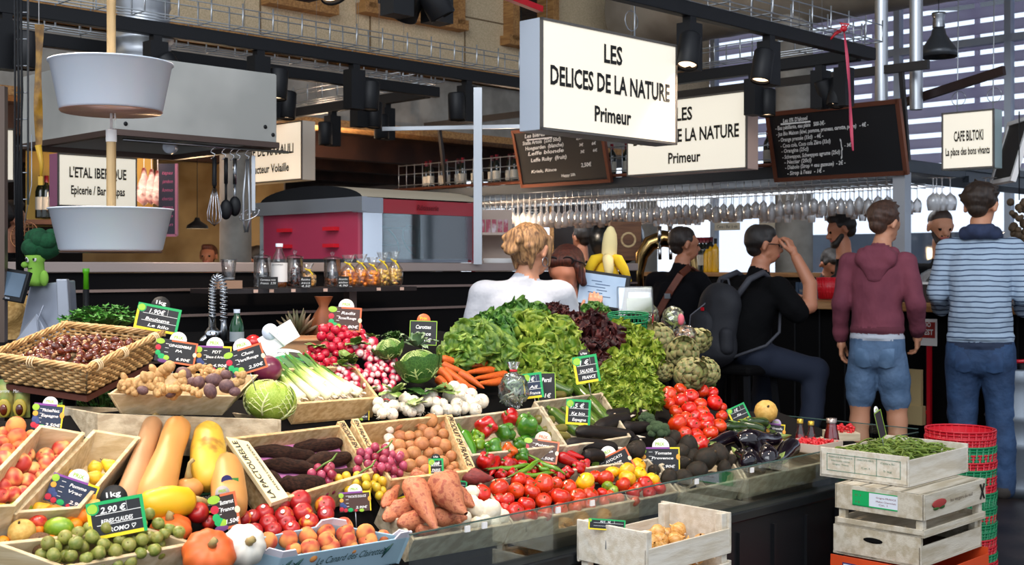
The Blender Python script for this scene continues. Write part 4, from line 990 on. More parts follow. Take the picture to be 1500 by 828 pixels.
# ---------------------------------------------------------------- trays and crates
NRM = lambda u: Vector((0,-math.sin(math.atan(slope(u))),math.cos(math.atan(slope(u)))))
def normal_at(p): u = (p.x+p.y)*S2; return RZ(AZ) @ NRM(u)
def tray(name,px4,h,depth,label,m=M_crate,th=.009,flare=.0,gap=0.,cat='crate',vert=False,low=(0,0,0,0),P4=None):
    """px4: rim corners front-left, front-right, back-right, back-left as seen; low lowers single walls (front, right, back, left)"""
    rim = P4 or [hit(x,y,h) for x,y in px4]
    c = sum(rim,Vector())/4; n = Vector((0,0,1)) if vert else ((rim[1]-rim[0]).cross(rim[3]-rim[0])).normalized()
    base = [(p+(c-p)*flare)-n*depth for p in rim]
    t = empty(name,T(c-n*depth),label,cat); Mi = T(n*depth-c)
    L_ = lambda p: Mi @ p
    for k in range(4):
        a, b = rim[k], rim[(k+1) % 4]; a0, b0 = base[k], base[(k+1) % 4]
        a, b = a.lerp(a0,low[k]), b.lerp(b0,low[k])
        inn = n.cross((b-a)).normalized()*th
        w = MB()
        segs = [(0,1)] if not gap else [(0,.5-gap/2),(.5+gap/2,1)]
        for s0, s1 in segs:
            q = [a0.lerp(a,s0),b0.lerp(b,s0),b0.lerp(b,s1),a0.lerp(a,s1)]
            w.hexa([L_(q[0]),L_(q[1]),L_(q[1]+inn),L_(q[0]+inn),L_(q[3]),L_(q[2]),L_(q[2]+inn),L_(q[3]+inn)])
        w.ob('side_wall',m,t,bevel=.0015)
    w = MB(); e = n*.006
    w.hexa([L_(base[0]),L_(base[1]),L_(base[2]),L_(base[3]),L_(base[0]+e),L_(base[1]+e),L_(base[2]+e),L_(base[3]+e)]); w.ob('base',m,t)
    return t, rim, base, n
tray('wooden_crate',[(95,833),(290,796),(213,772),(-12,795)],.065,.10,'pale wooden crate of green plums at the bottom left',M_pine2)
tray('wooden_crate',[(-60,745),(22,742),(125,634),(58,622)],.085,.10,'pale wooden crate of peaches and nectarines at the left edge',M_pine2)
tray('wooden_crate',[(18,752),(118,745),(206,640),(137,629)],.06,.09,'pale wooden crate of yellow pears, second from the left edge',M_pine2,flare=.12)
t, rim, base, n = tray('wooden_crate',[(404,735),(548,692),(500,622),(336,641)],.055,.085,'wide wooden crate of long brown yams with a lettered side board',M_pine)
Mi = t.matrix_world.inverted()
def lettered_board(t,quad,h,txts,label=None,m=M_pine,down=False):
    """a board lying on the rim: quad px top-left, top-right, bottom-right, bottom-left; text runs along it"""
    P = [hit(x,y,h) for x,y in quad]; Mi = t.matrix_world.inverted(); nn = ((P[1]-P[0]).cross(P[3]-P[0])).normalized()
    if nn.z > 0: nn = -nn
    w = MB(); w.hexa([Mi @ (q+nn*.012) for q in (P[3],P[2],P[1],P[0])]+[Mi @ q for q in (P[3],P[2],P[1],P[0])]); o = w.ob('lettered_board',m,t)
    x = (P[0]-P[3]) if not down else (P[3]-P[0]); Lg = x.length; wd = ((P[1]-P[0]).length+(P[2]-P[3]).length)/2
    org = P[3] if not down else P[0]; other = P[2] if not down else P[1]
    x = x.normalized(); y = (org-other); y = (y-x*y.dot(x)).normalized()
    if x.cross(y).z < 0: y = -y; org2 = org
    else: org2 = other
    z = x.cross(y); ctr = sum(P,Vector())/4
    M = Matrix(((x.x,y.x,z.x,ctr.x),(x.y,y.y,z.y,ctr.y),(x.z,y.z,z.z,ctr.z),(0,0,0,1)))
    tm = MB()
    for s, cx, cy, hh, ww in txts: write(tm,s,cx*Lg,cy*wd,hh*wd,ww*Lg,Mi @ M @ T(0,0,.0015),bold=.015)
    tm.ob('lettering',M_ink,o)
M_board = mat('cream_board','#f0dfae',.6)
lettered_board(t,[(331,640),(364,647),(423,728),(398,737)],.062,[('LA PACTOURELLE',0,.12,.26,.86),('PATATES LONGUES EXTRA',.02,-.3,.11,.7)],m=M_board)
t, rim, base, n = tray('wooden_crate',[(572,704),(694,690),(655,607),(515,621)],.05,.085,'wooden crate of brown and white mushrooms with lettered side boards',M_pine)
lettered_board(t,[(494,618),(504,616),(547,684),(536,689)],.055,[('PRODUIT EN FRANCE',0,-.3,.55,.9)],down=True)
lettered_board(t,[(515,614),(525,613),(550,660),(540,663)],.055,[('EN FRANCE',0,-.3,.5,.85)],down=True)
lettered_board(t,[(653,609),(662,607),(696,684),(686,690)],.055,[('PRODUIT EN FRANCE',0,-.3,.55,.9)],down=True)
tray('wooden_tray',[(606,792),(750,768),(715,715),(560,735)],.025,.075,'front wooden tray of white turnips and sweet potatoes behind the glass edge',M_crate,gap=.0)
tray('wooden_tray',[(752,768),(995,722),(950,672),(700,705)],.025,.075,'long front wooden tray of red tomatoes behind the glass edge',M_crate)
tray('wooden_tray',[(998,722),(1090,703),(1060,650),(965,680)],.025,.075,'front wooden tray of avocados behind the glass edge',M_crate)
tray('wooden_tray',[(1093,703),(1235,672),(1205,640),(1070,660)],.025,.075,'front wooden tray of eggplants and red berries at the right end',M_crate)
tray('wooden_crate',[(690,668),(832,653),(795,595),(660,612)],.05,.08,'wooden crate of red and green peppers in the middle',M_crate)
tray('wooden_crate',[(830,655),(925,640),(882,575),(782,588)],.05,.08,'wooden crate of green courgettes right of the peppers',M_crate)
tray('wooden_crate',[(437,592),(556,583),(520,535),(405,540)],.03,.07,'pale wooden crate of leeks and pink radishes',M_pine)
# barquette of ginger on a grey crate
q0 = [hit(158,577,.10),hit(346,581,.10)]
dz = [(378,549),(208,546)]
rim4 = [q0[0],q0[1]]+[pY(x,y,q0[1-i].y+.2) for i,(x,y) in enumerate(dz)]
tray('wooden_barquette',None,0,.06,'flared wooden tray of ginger and purple potatoes',M_pine2,th=.005,flare=.2,P4=rim4,cat='crate')
g0 = [pY(143,606,q0[0].y-.01),pY(412,615,q0[1].y+.02)]
tray('wooden_crate',None,0,.10,'grey wooden crate under the ginger tray',M_crate,P4=[g0[0],g0[1],g0[1]+uv(0,.25),g0[0]+uv(0,.25)],vert=True)
# blue cardboard box
M_card = mat('blue_card','#a6c4d2',.6); M_cardw = mat('white_card_inner','#d7d3dc',.6)
t, rim, base, n = tray('cardboard_box',[(412,818),(600,787),(484,767),(330,797)],.04,.085,'pale blue cardboard box of peaches at the bottom centre',M_card,th=.004,cat='box')
Mi = t.matrix_world.inverted()
for k, (px,py) in enumerate(((0,0),(1,1),(2,2),(3,3))):
    c = rim[k]; m = MB()
    for o in (rim[(k+1) % 4],rim[k-1]):
        d = (o-c).normalized()*.045; q = n.cross(d).normalized()*.004*(1 if o is rim[(k+1) % 4] else -1)
        m.hexa([Mi @ p for p in (c,c+d,c+d+q,c+q,c+n*.018,c+d*.75+n*.018,c+d*.75+q+n*.018,c+q+n*.018)])
    m.ob('corner_flap',M_cardw,t)
fx = (rim[1]-rim[0]).normalized(); fz = n; fy = fz.cross(fx)
M = Matrix(((fx.x,fy.x,fz.x,0),(fx.y,fy.y,fz.y,0),(fx.z,fy.z,fz.z,0),(0,0,0,1))); M.translation = rim[0].lerp(rim[1],.5)-n*.030-fy*.0025
m = MB(); write(m,'Le Canard des Clairettes',.02,-.008,.022,.2,Mi @ M @ RX(PI/2),shear=.35)
for x in (-.135,.125,-.165):
    m.tube([Mi @ M @ Vector((x-.008,0,-.02)),Mi @ M @ Vector((x,-.001,.005)),Mi @ M @ Vector((x+.012,0,.02))],[.001,.004,.001],5)
    m.tube([Mi @ M @ Vector((x,0,-.0)),Mi @ M @ Vector((x-.012,-.001,.012))],[.003,.001],5)
m.ob('lettering',mat('dark_green_ink','#16423c',.5),t)
# ================================================================= PRODUCE BUILDERS
def sz(px,py,r,lift=.9):
    rr = r*3.2/F;
    for _ in range(3): p = hit(px,py,rr*lift); rr = r*p.y/F
    return p, rr
def many(p,lst,base,cat,group,lift=.9,rot=None,rows=0,k=1.0,lab=True):
    obs = []
    for it in lst:
        px, py, r = it[:3]; q, rr = sz(px,py,r,it[3] if len(it) > 3 else lift)
        obs.append(clone(p,T(q) @ (rot() if rot else rrot()) @ SCL(rr*k),base,cat,group))
    if lab: rowlabels(obs,base,rows)
    return obs
def many2(p,p2,lst,base,cat,group,lift=.9,rot=None):
    o = [many(p if i % 3 == 0 else p2,[it],base,cat,group,lift,rot,lab=False)[0] for i,it in enumerate(lst)]
    rowlabels(o,base)
def lay(p,lst,base,cat,group,lift=.8,rows=1,lab=True,roll=True):
    """things lying from one pixel to another; protos run along +x from 0 to 1 with radius 1 across"""
    obs = []
    for x0, y0, x1, y1, r in [i[:5] for i in lst]:
        a, rr = sz(x0,y0,r,lift); b, r2 = sz(x1,y1,r,lift); rr = (rr+r2)/2
        d = b-a; M = basis(a,d,z=(0,0,1)) @ RX(R.uniform(0,6.28) if roll else 0)
        obs.append(clone(p,M @ SCL(d.length,rr,rr),base,cat,group))
    if lab: rowlabels(obs,base,rows,at=lambda o:o.matrix_world @ Vector((.5,0,0)))
    return obs
def inside(p,poly):
    c = False; n = len(poly)
    for i in range(n):
        (x1,y1), (x2,y2) = poly[i], poly[i-1]
        if (y1 > p[1]) != (y2 > p[1]) and p[0] < (x2-x1)*(p[1]-y1)/(y2-y1)+x1: c = not c
    return c
def pile(poly,n,r,floor=None,off=0.,tries=14,rng=None,maxh=9):
    """settle n spheres of radius r in a screen polygon projected on the floor; returns centres"""
    rg = rng or R; P = [hit(x,y,off) for x,y in poly]; q = [(p.x,p.y) for p in P]
    x0, x1 = min(a for a,b in q), max(a for a,b in q); y0, y1 = min(b for a,b in q), max(b for a,b in q)
    fl = floor or (lambda x,y:ptz(x,y)+off); out = []
    for i in range(n):
        best = None
        for k in range(tries):
            for _ in range(60):
                x, y = rg.uniform(x0,x1), rg.uniform(y0,y1)
                if inside((x,y),q): break
            z = fl(x,y)+r
            for c in out:
                d2 = (c.x-x)**2+(c.y-y)**2
                if d2 < 3.4*r*r: z = max(z,c.z+math.sqrt(max(0,3.6*r*r-d2)))
            e = z-fl(x,y)
            if best is None or e < best[0]: best = (e,x,y,z)
        if best[0] < maxh: out.append(Vector(best[1:]))
    return out
def lobes(n,amp,ph=0.): return lambda d: 1+amp*math.cos(n*math.atan2(d.y,d.x)+ph)*(1-d.z*d.z)
def star(n,r,z,w=.22,drop=.12,mb=None):
    m = mb or MB()
    for i in range(n):
        a = 2*PI*i/n; c, s = math.cos(a), math.sin(a)
        m.add([(0,0,z),(c*r*.5-s*w*r,s*r*.5+c*w*r,z-drop*.2),(c*r,s*r,z-drop),(c*r*.5+s*w*r,s*r*.5-c*w*r,z-drop*.2),(0,0,z-.05)],[(0,3,2,1),(4,1,2,3)])
    m.tube([(0,0,z-.05),(.05,.02,z+.16),(.12,.03,z+.26)],[.06,.05,.07],6)
    return m
GR = mat('calyx_green','#4a6a24',.6)
def tomato(name,m,fl=.86,lb=.03,n=5): return proto(MB().ell((0,0,0),(1,1,fl),18,12,fn=lambda d:(1+lb*math.cos(n*math.atan2(d.y,d.x))*(1-d.z*d.z))*(1-.16*max(0,d.z)**8-.06*max(0,-d.z)**8)),name,m,[(star(5,.6,fl*.86,.14),'calyx',GR)])
M_tom = mat('tomato_red','#c8240c',.18,hue=.005,rand=.14,coat=.3,c2='#d63c12',ns=1.2)
M_tomy = mat('tomato_yellow','#f0a410',.2,hue=.012,rand=.1,coat=.35,c2='#f4c21e',ns=1.5)
M_tomg = mat('tomato_green','#8fa020',.2,rand=.1,coat=.3,c2='#5f8418',ns=2)
p_tom = tomato('tomato',M_tom); p_tomy = tomato('yellow_tomato',M_tomy,.85,.04,6); p_tomg = tomato('green_tomato',M_tomg,.9); p_tomr = tomato('ribbed_tomato',M_tom,.72,.10,10)
M_fruit = mat('nectarine_skin','#a81a1c',.35,c2='#e89a2a',ns=.9,ramp=(.5,.72),c3='#bc2c1c',rand=.1,coat=.15)
M_nect = mat('pale_nectarine_skin','#b8342c',.45,c2='#e6b26c',ns=.9,det=1.,ramp=(.40,.64),c3='#d4644a',rand=.08)
M_peach = mat('peach_skin','#bc4a34',.75,c2='#e2954e',ns=.9,det=1.,ramp=(.38,.62),c3='#d67846',rand=.08,bump=.05,bs=80)
def dimple(d): return (1-.22*max(0,d.z)**10)*(1-.05*max(0,math.cos(math.atan2(d.y,d.x)))**12*(1-d.z*d.z))
stone = lambda n, m: proto(MB().ell((0,0,0),(1,1,.94),18,12,fn=dimple),n,m,[(MB().ell((0,0,.8),(.07,.07,.03),8,4),'stem_scar',mat('scar_brown','#5a3a1a',.8))])
p_necr = stone('nectarine',M_fruit); p_nec = stone('nectarine',M_nect); p_pea = stone('peach',M_peach)
stk = MB().ell((.45,-.62,.62),(.2,.2,.02),10,4)
p_nect = proto(MB().ell((0,0,0),(1,1,.94),18,12,fn=dimple),'nectarine',M_fruit,[(MB().lathe([(.0001,.985),(.2,.965),(.22,.95)],12),'fruit_sticker',M_paper)])
M_or = mat('orange_peel','#ef8a12',.4,hue=.015,rand=.08,bump=.25,bs=14)
p_or = proto(MB().ell((0,0,0),(1,1,.95),18,12),'orange',M_or,[(MB().lathe([(.0001,.96),(.1,.955),(.12,.93)],8),'stem_button',GR)])
M_yf = mat('yellow_fruit','#e6c02c',.4,c2='#d9a82a',ns=2,rand=.1,hue=.015)
M_gf = mat('green_fruit','#8fa82a',.35,c2='#6f9422',ns=1.5,rand=.12)
pear = [(.0001,-.98),(.25,-1.0),(.7,-.8),(.95,-.3),(.9,.1),(.62,.55),(.42,.9),(.3,1.12),(.0001,1.18)]
stem_mb = lambda: MB().tube([(0,0,1.12),(.05,0,1.35),(.12,.02,1.5)],[.05,.04,.06],6)
p_pear = proto(MB().lathe(pear,18),'pear',M_yf,[(stem_mb(),'stalk',mat('stalk_brown','#4f3a1c',.7))]); p_pearg = proto(MB().lathe(pear,18),'pear',M_gf,[(stem_mb(),'stalk',mat('stalk_brown','#4f3a1c',.7))])
p_mango = proto(MB().ell((0,0,0),(1.25,.9,.85),18,12,fn=lambda d:1+.08*d.x*d.y),'mango',M_gf,[(MB().ell((1.2,.05,0),(.07,.06,.06),8,5),'stalk_end',mat('stalk_brown','#4f3a1c',.7))])
M_app = mat('apple_red','#b8231c',.25,c2='#dd5a3a',ns=1.6,rand=.1,coat=.2)
p_app = proto(MB().ell((0,0,0),(1,1,.9),18,12,fn=lambda d:(1-.35*max(0,d.z)**8)*(1-.2*max(0,-d.z)**8)),'apple',M_app,[(MB().tube([(0,0,.55),(.03,0,.8),(.08,0,.95)],.05,6),'stalk',mat('stalk_brown','#4f3a1c',.7))])
p_melon = proto(MB().ell((0,0,0),(1,1,.95),24,14,fn=lobes(10,.02)),'melon',mat('yellow_melon','#d6ae5c',.5,c2='#c69a48',ns=3,bump=.2,bs=10),[(MB().tube([(0,0,.9),(.05,0,1.1)],[.1,.08],8),'stalk',mat('stalk_brown','#4f3a1c',.7))])
p_coco = proto(MB().ell((0,0,0),(1,1,.9),20,14,fn=lambda d:1+.05*noise.noise(d*6)),'coconut',mat('hairy_brown','#6b482c',.95,c2='#8f6a48',ns=14,bump=.9,bs=30),[(MB().ell((.3,-.3,.78),(.07,.07,.04),8,5).ell((.12,-.35,.84),(.07,.07,.04),8,5).ell((.2,-.18,.86),(.07,.07,.04),8,5),'eye',M_dark)])
# ---------------------------------------------------------------- left fruit
PE = [(23,625,15,1.6),(25,641,14.5,1.2),(45,641,11.5),(4,636,11),(4,647,11),(28,654,11),(11,661,12),(46,652,10)]
many(p_pea,PE,'fuzzy peach in the leftmost crate','peach','peaches at the left edge')
NE = [(91,658,15,1.3),(66,669,13.5,1.1),(69,679,13.5,1.3),(30,679,16,1.3),(6,674,15),(50,689,12.5),(83,677,11),(17,700,16.5,1.2),(40,706,13.5),(60,697,10),(4,713,14),(19,724,12.5),(2,727,12),(39,667,12.5),(33,722,11)]
many(p_nec,NE,'red and cream nectarine, left crate','nectarine','nectarines at the left edge')
many(p_pear,[(139,685,11.5),(160,683,11.5),(138,700,12),(109,700,11),(66,722,11),(152,702,9.5),(122,712,10),(90,708,10)],'yellow pear in the second crate from left','pear','yellow pears in the crate')
def one(p,px,py,r,label,cat,lift=.9,rot=None): q, rr = sz(px,py,r,lift); return clone(p,T(q) @ (rot if rot is not None else rrot()) @ SCL(rr),label,cat)
one(p_mango,29,745,14,'green mango at left, just below the nectarines','mango',1.1,RZ(.2)); one(p_pear,59,747,13,'yellow pear between the green mango and the oranges','pear')
many(p_or,[(78,754,15),(99,758,12.5),(120,758,13),(27,796,10),(4,795,10),(77,791,8.5),(55,777,10),(110,770,11)],'bright orange among the mixed fruit at bottom left','orange','oranges among the mixed fruit')
one(p_melon,138,746,15,'round yellow-orange melon left of the plum price tag','melon',1.3,RX(.9)); one(p_app,55,765,14,'red apple among the mixed fruit at bottom left','apple',1.2,RX(-.5))
one(p_melon,32,780,20,'large yellow melon at the left edge above the plum crate','melon',1.1,RX(.6)); one(p_mango,86,773,18,'large yellow-green mango left of the mango price tag','mango',1.2,RZ(-.2))
one(p_pearg,26,760,10,'pale green pear lying at left below the mango','pear',1,RY(1.4)); one(p_pearg,5,768,10,'green pear at the very left edge','pear',1,RY(-1.2)); one(p_pear,3,746,10,'yellow pear at the very left edge, above the green one','pear',1)
one(p_coco,58,798,19,'hairy brown coconut behind the plum crate','coconut',1.3,RX(.5))
M_plum = mat('greengage','#747e30',.45,c2='#939048',ns=1.6,rand=.18,hue=.02)
p_plum = proto(MB().ell((0,0,0),(1,1,.94),14,9,fn=dimple),'plum',M_plum,[(MB().ell((0,0,.76),(.09,.09,.05),6,4),'stem_scar',mat('scar_brown','#5a3a1a',.8))])
for c in pile([(60,828),(125,801),(205,786),(252,795),(268,806),(240,828),(150,846),(80,846)],125,.0148,off=.028,maxh=.055): clone(p_plum,T(c) @ rrot() @ SCL(.0148*R.uniform(.9,1.08)),'green greengage plum in the crate at bottom left','plum','greengage plums in the bottom left crate')
# ---------------------------------------------------------------- nectarines and peaches centre
many2(p_nect,p_necr,[(387,752,14.5),(411,739,14.5),(439,734,17,1.3),(416,756,14.5,1.2),(443,751,15.5,1.2),(476,741,15.5),(452,765,15),(420,766,14),(393,767,14),(427,775,13),(400,777,13),(373,779,13),(477,754,13),(356,760,13),(306,765,11),(370,757,11),(290,751,16,1.4)],'dark red nectarine behind the blue box','nectarine','red nectarines behind the blue box',rot=lambda:RX(.9+R.uniform(-.4,.4)) @ RZ(R.uniform(0,6)))
many(p_pea,[(393,793,14),(422,790,15),(451,786,15),(477,780,14.5),(504,772,14.5),(506,782,14.5,1.3),(535,782,15,1.2),(454,803,14.5,1.2),(479,793,14.5,1.2),(484,802,14.5),(509,793,14,1.1),(513,802,12),(539,793,14.5),(455,813,12),(561,787,11),(430,806,12)],'orange peach in the pale blue box','peach','peaches in the blue box')
# ---------------------------------------------------------------- squashes
def unitsq(prof): return [(r,z) for r,z in prof]
M_but = mat('butternut_skin','#cf9450',.45,c2='#c28342',ns=2.5); M_spag = mat('spaghetti_squash','#dbb03a',.45,c2='#a8762c',ns=16,ramp=(.52,.64),bump=.1,bs=8)
M_lemon = mat('lemon_squash','#e6b81a',.4,c2='#d8a618',ns=3); M_pump = mat('red_kuri','#d0521c',.45,c2='#b8441a',ns=3,c3='#dc6a2a'); M_wpump = mat('white_pumpkin','#e6e2d6',.5,c2='#d3cdbd',ns=3)
M_stk = mat('squash_stalk','#b09a62',.7,c2='#8a7444',ns=12)
def squash(name,a,b,r,prof,m,label,rise=1.0,stalk=True,lob=None):
    A_, ra = sz(a[0],a[1],r,rise); B_, rb = sz(b[0],b[1],r,rise); d = B_-A_; t = empty(name,basis(A_,d,z=(0,0,1)) @ RY(PI/2),label,'squash')
    L_ = d.length; mm = MB().lathe([(max(.0001,q*ra),z*L_) for q,z in prof],28,wob=lob); mm.ob('squash_body',m,t)
    if stalk: MB().tube([(0,0,L_*prof[-1][1]-.004),(.003,0,L_*prof[-1][1]+.02),(.012,0,L_*prof[-1][1]+.032)],[.012,.008,.010],8).ob('stalk',M_stk,t)
    return t
LONG = [(0,0),(.55,.0),(.95,.05),(1.05,.15),(.95,.35),(.8,.6),(.82,.8),(.78,.93),(.45,.99),(0,1)]
squash('squash',(222,742),(263,618),27,LONG,M_but,'long orange-tan squash leaning beside the pear crate',1.2)
squash('squash',(186,742),(226,614),20,LONG,mat('dull_squash','#b98a5c',.5,c2='#a07450',ns=3),'long dull brown squash against the pear crate',.9)
OV = [(0,0),(.5,.01),(.8,.1),(1,.35),(1,.6),(.82,.88),(.5,.98),(0,1)]
squash('squash',(305,712),(305,625),27,OV,M_spag,'upright speckled yellow spaghetti squash',1.1)
BUT = [(0,0),(.6,.0),(.95,.08),(1.03,.25),(1,.5),(.95,.75),(.75,.92),(.4,.99),(0,1)]
t = squash('squash',(338,752),(331,672),26,BUT,M_but,'pale butternut squash standing beside the yam crate',1.6)
m = MB().box((.0,.0,.0),(.026,.002,.018)); o = m.ob('round_sticker',mat('sticker_green','#3f8a3a',.4),t); Mw = t.matrix_world.inverted()
q, rr = sz(341,706,24,2.85); o.matrix_local = Mw @ T(q) @ RZ(.3); o2 = MB().lathe([(.0001,0),(.013,0)],14,T(-.014,-.002,.004) @ RX(PI/2)).ob('sticker_disc',mat('sticker_blue','#2a2f6a',.4),t); o2.matrix_local = Mw @ T(q) @ RZ(.3)
squash('squash',(206,741),(284,733),25,OV,M_lemon,'smooth bright yellow squash lying before the tan ones',1.5)
q, rr = sz(276,716,17,1.2); t = empty('squash',T(q),'small pale squash with a tall curved stalk','squash'); MB().ell((0,0,0),(rr*1.25,rr*1.1,rr*.95),18,12,fn=lobes(8,.04)).ob('squash_body',M_but,t); MB().tube([(0,0,rr*.8),(0,0,rr*1.5),(rr*.12,0,rr*2.2),(rr*.45,0,rr*2.5)],[rr*.4,rr*.22,rr*.17,rr*.2],8).ob('stalk',M_stk,t)
def pumpkin(px,py,r,m,label,sq=.82,rot=None,n=10,amp=.05,lift=1.0):
    q, rr = sz(px,py,r,lift); t = empty('pumpkin',T(q) @ (rot if rot is not None else RX(.2)),label,'pumpkin')
    MB().ell((0,0,0),(rr,rr,rr*sq),40,16,fn=lambda d:(1+amp*math.cos(n*math.atan2(d.y,d.x))*(1-d.z*d.z))*(1-.2*abs(d.z)**10)).ob('pumpkin_body',m,t)
    MB().tube([(0,0,rr*sq*.75),(0,0,rr*sq+.003),(.004,.003,rr*sq+.010)],[.011,.008,.008],8).ob('stalk',M_stk,t)
pumpkin(306,812,39,M_pump,'orange-red pumpkin at the bottom, left of the white one',.78,RX(.75) @ RY(.35),amp=.04); pumpkin(250,776,30,M_pump,'flat orange-red pumpkin behind the plum crate corner',.7,RX(.3),lift=.6)
pumpkin(357,800,32,M_wpump,'white pumpkin at the bottom between the orange one and the blue box',1.0,RX(1.1) @ RY(.5),9,.04,1.3)
# ---------------------------------------------------------------- yams, mushrooms, grapes
def root(name,m,prof,seed,bend=.06,n=12,nz=.12,k=14):
    rr = random.Random(seed); mb = MB(); vs = []; fs = []; ph = rr.uniform(0,6)
    K = 22
    for i in range(K+1):
        f = i/K; r = np.interp(f,[p[0] for p in prof],[p[1] for p in prof])
        oy = bend*10*math.sin(f*PI+ph*.2)*.3; oz = bend*10*math.sin(f*2*PI+ph)*.15
        for j in range(n):
            a = 2*PI*j/n; w = r*(1+nz*noise.noise(Vector((f*4+seed,math.cos(a)*1.2,math.sin(a)*1.2))))
            vs.append((f,oy+w*math.cos(a),oz+w*math.sin(a)))
    for i in range(K):
        for j in range(n): fs.append((i*n+j,i*n+(j+1) % n,(i+1)*n+(j+1) % n,(i+1)*n+j))
    mb.add(vs,fs,0,True); return proto(mb,name,m)
M_yam = mat('yam_skin','#3a2318',.85,spec=.2,c2='#20130d',ns=5,bump=.5,bs=25,rand=.15,st=(3,1,1))
TUB = [(0,.02),(.04,.5),(.15,.85),(.4,1.0),(.7,.95),(.9,.7),(.97,.4),(1,.02)]
p_yams = [root('yam',M_yam,TUB,s,.05,nz=.3) for s in (1,2,3)]
YM = [(430,656,503,648,11),(366,661,464,668,11),(446,680,515,669,12.5),(380,680,469,690,11.5),(410,706,478,713,14.5),(462,703,524,691,9.5),(391,690,420,720,10),(472,709,524,704,9)]
o_ = [lay(p_yams[i % 3],[y],'','yam','brown yams in the lettered crate',1.0+.5*(i in (4,)),lab=False)[0] for i,y in enumerate(YM)]
rowlabels(o_,'long dark brown yam in the wide crate',4,at=lambda o:o.matrix_world @ Vector((.5,0,0)))
t_ = tag(MB().grid(lambda a,b:tuple(hit(372+120*a+20*b,655+50*b-12*a,.008+.004*math.sin(a*9)*math.sin(b*7))),10,8).ob('purple_paper',mat('purple_tissue','#b06a9c',.6)),'purple tissue paper lining the yam crate','paper')
def mushroom(m,ms):
    cap = [(.0001,-.15),(.3,-.2),(.8,-.35),(.98,-.3),(1,-.1),(.9,.25),(.6,.55),(.25,.68),(.0001,.7)]
    return proto(MB().lathe(cap,18),'mushroom',m,[(MB().lathe([(.0001,-.9),(.36,-.88),(.34,-.5),(.4,-.18)],12),'mushroom_stem',ms)])
M_mst = mat('mushroom_stem','#e8d9c4',.7); p_mb = mushroom(mat('brown_mushroom','#b9794a',.55,c2='#a5683c',ns=2,rand=.1,hue=.008),M_mst); p_mw = mushroom(mat('white_mushroom','#ecdccb',.6,c2='#dcc4ac',ns=3,rand=.06),M_mst)
MBR = [(305,380,40),(380,375,40),(462,362,47),(590,335,57),(720,375,50),(330,465,47),(410,465,47),(580,450,60),(485,460,40),(705,450,42),(325,545,52),(415,545,40),(515,530,57),(635,520,50),(715,550,54),(345,630,58),(450,610,56),(575,610,44),(650,605,44),(770,640,44),(700,690,50),(410,720,52),(520,695,54),(560,760,50),(470,770,40),(800,725,34),(760,750,32),(825,780,32),(735,790,32),(640,690,40),(530,400,40),(640,395,40),(600,740,44),(270,520,35),(620,800,40)]
many(p_mb,[(530+x/5.915,560+y/5.915,r/5.915*1.05,1.0+(.5 if i % 3 == 0 else 0)) for i,(x,y,r) in enumerate(MBR)],'brown mushroom in the mushroom crate','mushroom','brown mushrooms',k=1.18,rot=lambda:RX(R.uniform(.1,1.1)) @ RY(R.uniform(-.5,.5)) @ RZ(R.uniform(0,6)))
many(p_mw,[(530+x/5.915,560+y/5.915,r/5.915) for x,y,r in ((230,405,50),(240,490,47),(225,570,48),(235,650,50),(150,665,46),(75,680,38),(330,710,34),(120,720,36),(190,710,36))],'white mushroom at the left of the mushroom crate','mushroom','white mushrooms',k=1.15,rot=lambda:RX(R.uniform(-.2,.9)) @ RY(R.uniform(-.9,.9)))
M_gp = mat('pink_grape','#93283c',.25,c2='#b8506a',ns=.8,rand=.2,coat=.2); M_gy = mat('yellow_grape','#d9b832',.25,c2='#c8a428',ns=.8,rand=.12,coat=.2)
def grapes(polys,m,n,r,label):
    pts = pile(polys,n,r,off=.01,maxh=.075); c = sum(pts,Vector())/len(pts); t = empty('grape_bunch',T(c),label,'grapes')
    me = MB().ell((0,0,0),(r,r,r*1.08),12,8).mesh('grape',m)
    for p in pts: o = bpy.data.objects.new('grape',me); COL.objects.link(o); o.parent = t; o.location = p-c
    MB().tube([(-.02,0,.02),(0,.01,.035),(.02,.02,.045),(.03,.03,.06)],[.002,.003,.003,.002],5).ob('grape_stalk',M_stem,t)
grapes([(520,708),(532,690),(560,684),(594,690),(590,706),(560,716)],M_gp,44,.0122,'bunch of pink grapes below the mushroom crate'); grapes([(488,722),(498,712),(535,712),(562,714),(560,736),(535,730)],M_gy,20,.0118,'bunch of yellow grapes behind the sweet potato price tag'); grapes([(455,720),(466,708),(488,712),(486,728),(470,732)],M_gp,16,.0118,'small bunch of pink grapes behind the nectarines')
# ---------------------------------------------------------------- sweet potatoes, turnips
M_sp = mat('sweet_potato','#c0704c',.6,c2='#a5543c',ns=3.5,c3='#c98058',bump=.3,bs=12,rand=.1,st=(3,1,1)); M_spd = mat('sweet_potato_red','#8a3a34',.6,c2='#6e2a28',ns=4,bump=.3,bs=12)
SPP = [(0,.02),(.05,.55),(.2,1.0),(.45,.95),(.7,.6),(.9,.33),(1,.12)]
p_sp = [root('sweet_potato',M_sp,SPP,s,.05,14,.3) for s in (11,12,13)]; p_spr = root('sweet_potato',M_spd,SPP,15,.05,14,.3)
SPL = [(596,704,641,776,19),(637,700,682,752,26),(562,762,614,726,11),(560,742,586,708,10),(600,696,634,704,12),(642,743,676,768,12),(592,756,624,766,10),(608,774,640,781,9),(676,696,722,702,13),(586,740,615,745,10),(572,752,634,730,15),(628,756,688,760,14),(584,768,642,752,14),(655,712,694,744,18)]
o_ = [lay(p_spr if i in (6,8) else p_sp[i % 3],[y],'','sweet potato','sweet potatoes',(2.1 if i < 2 else 1.3),lab=False)[0] for i,y in enumerate(SPL)]
rowlabels(o_,'pinkish sweet potato in the front heap',3,at=lambda o:o.matrix_world @ Vector((.5,0,0)))
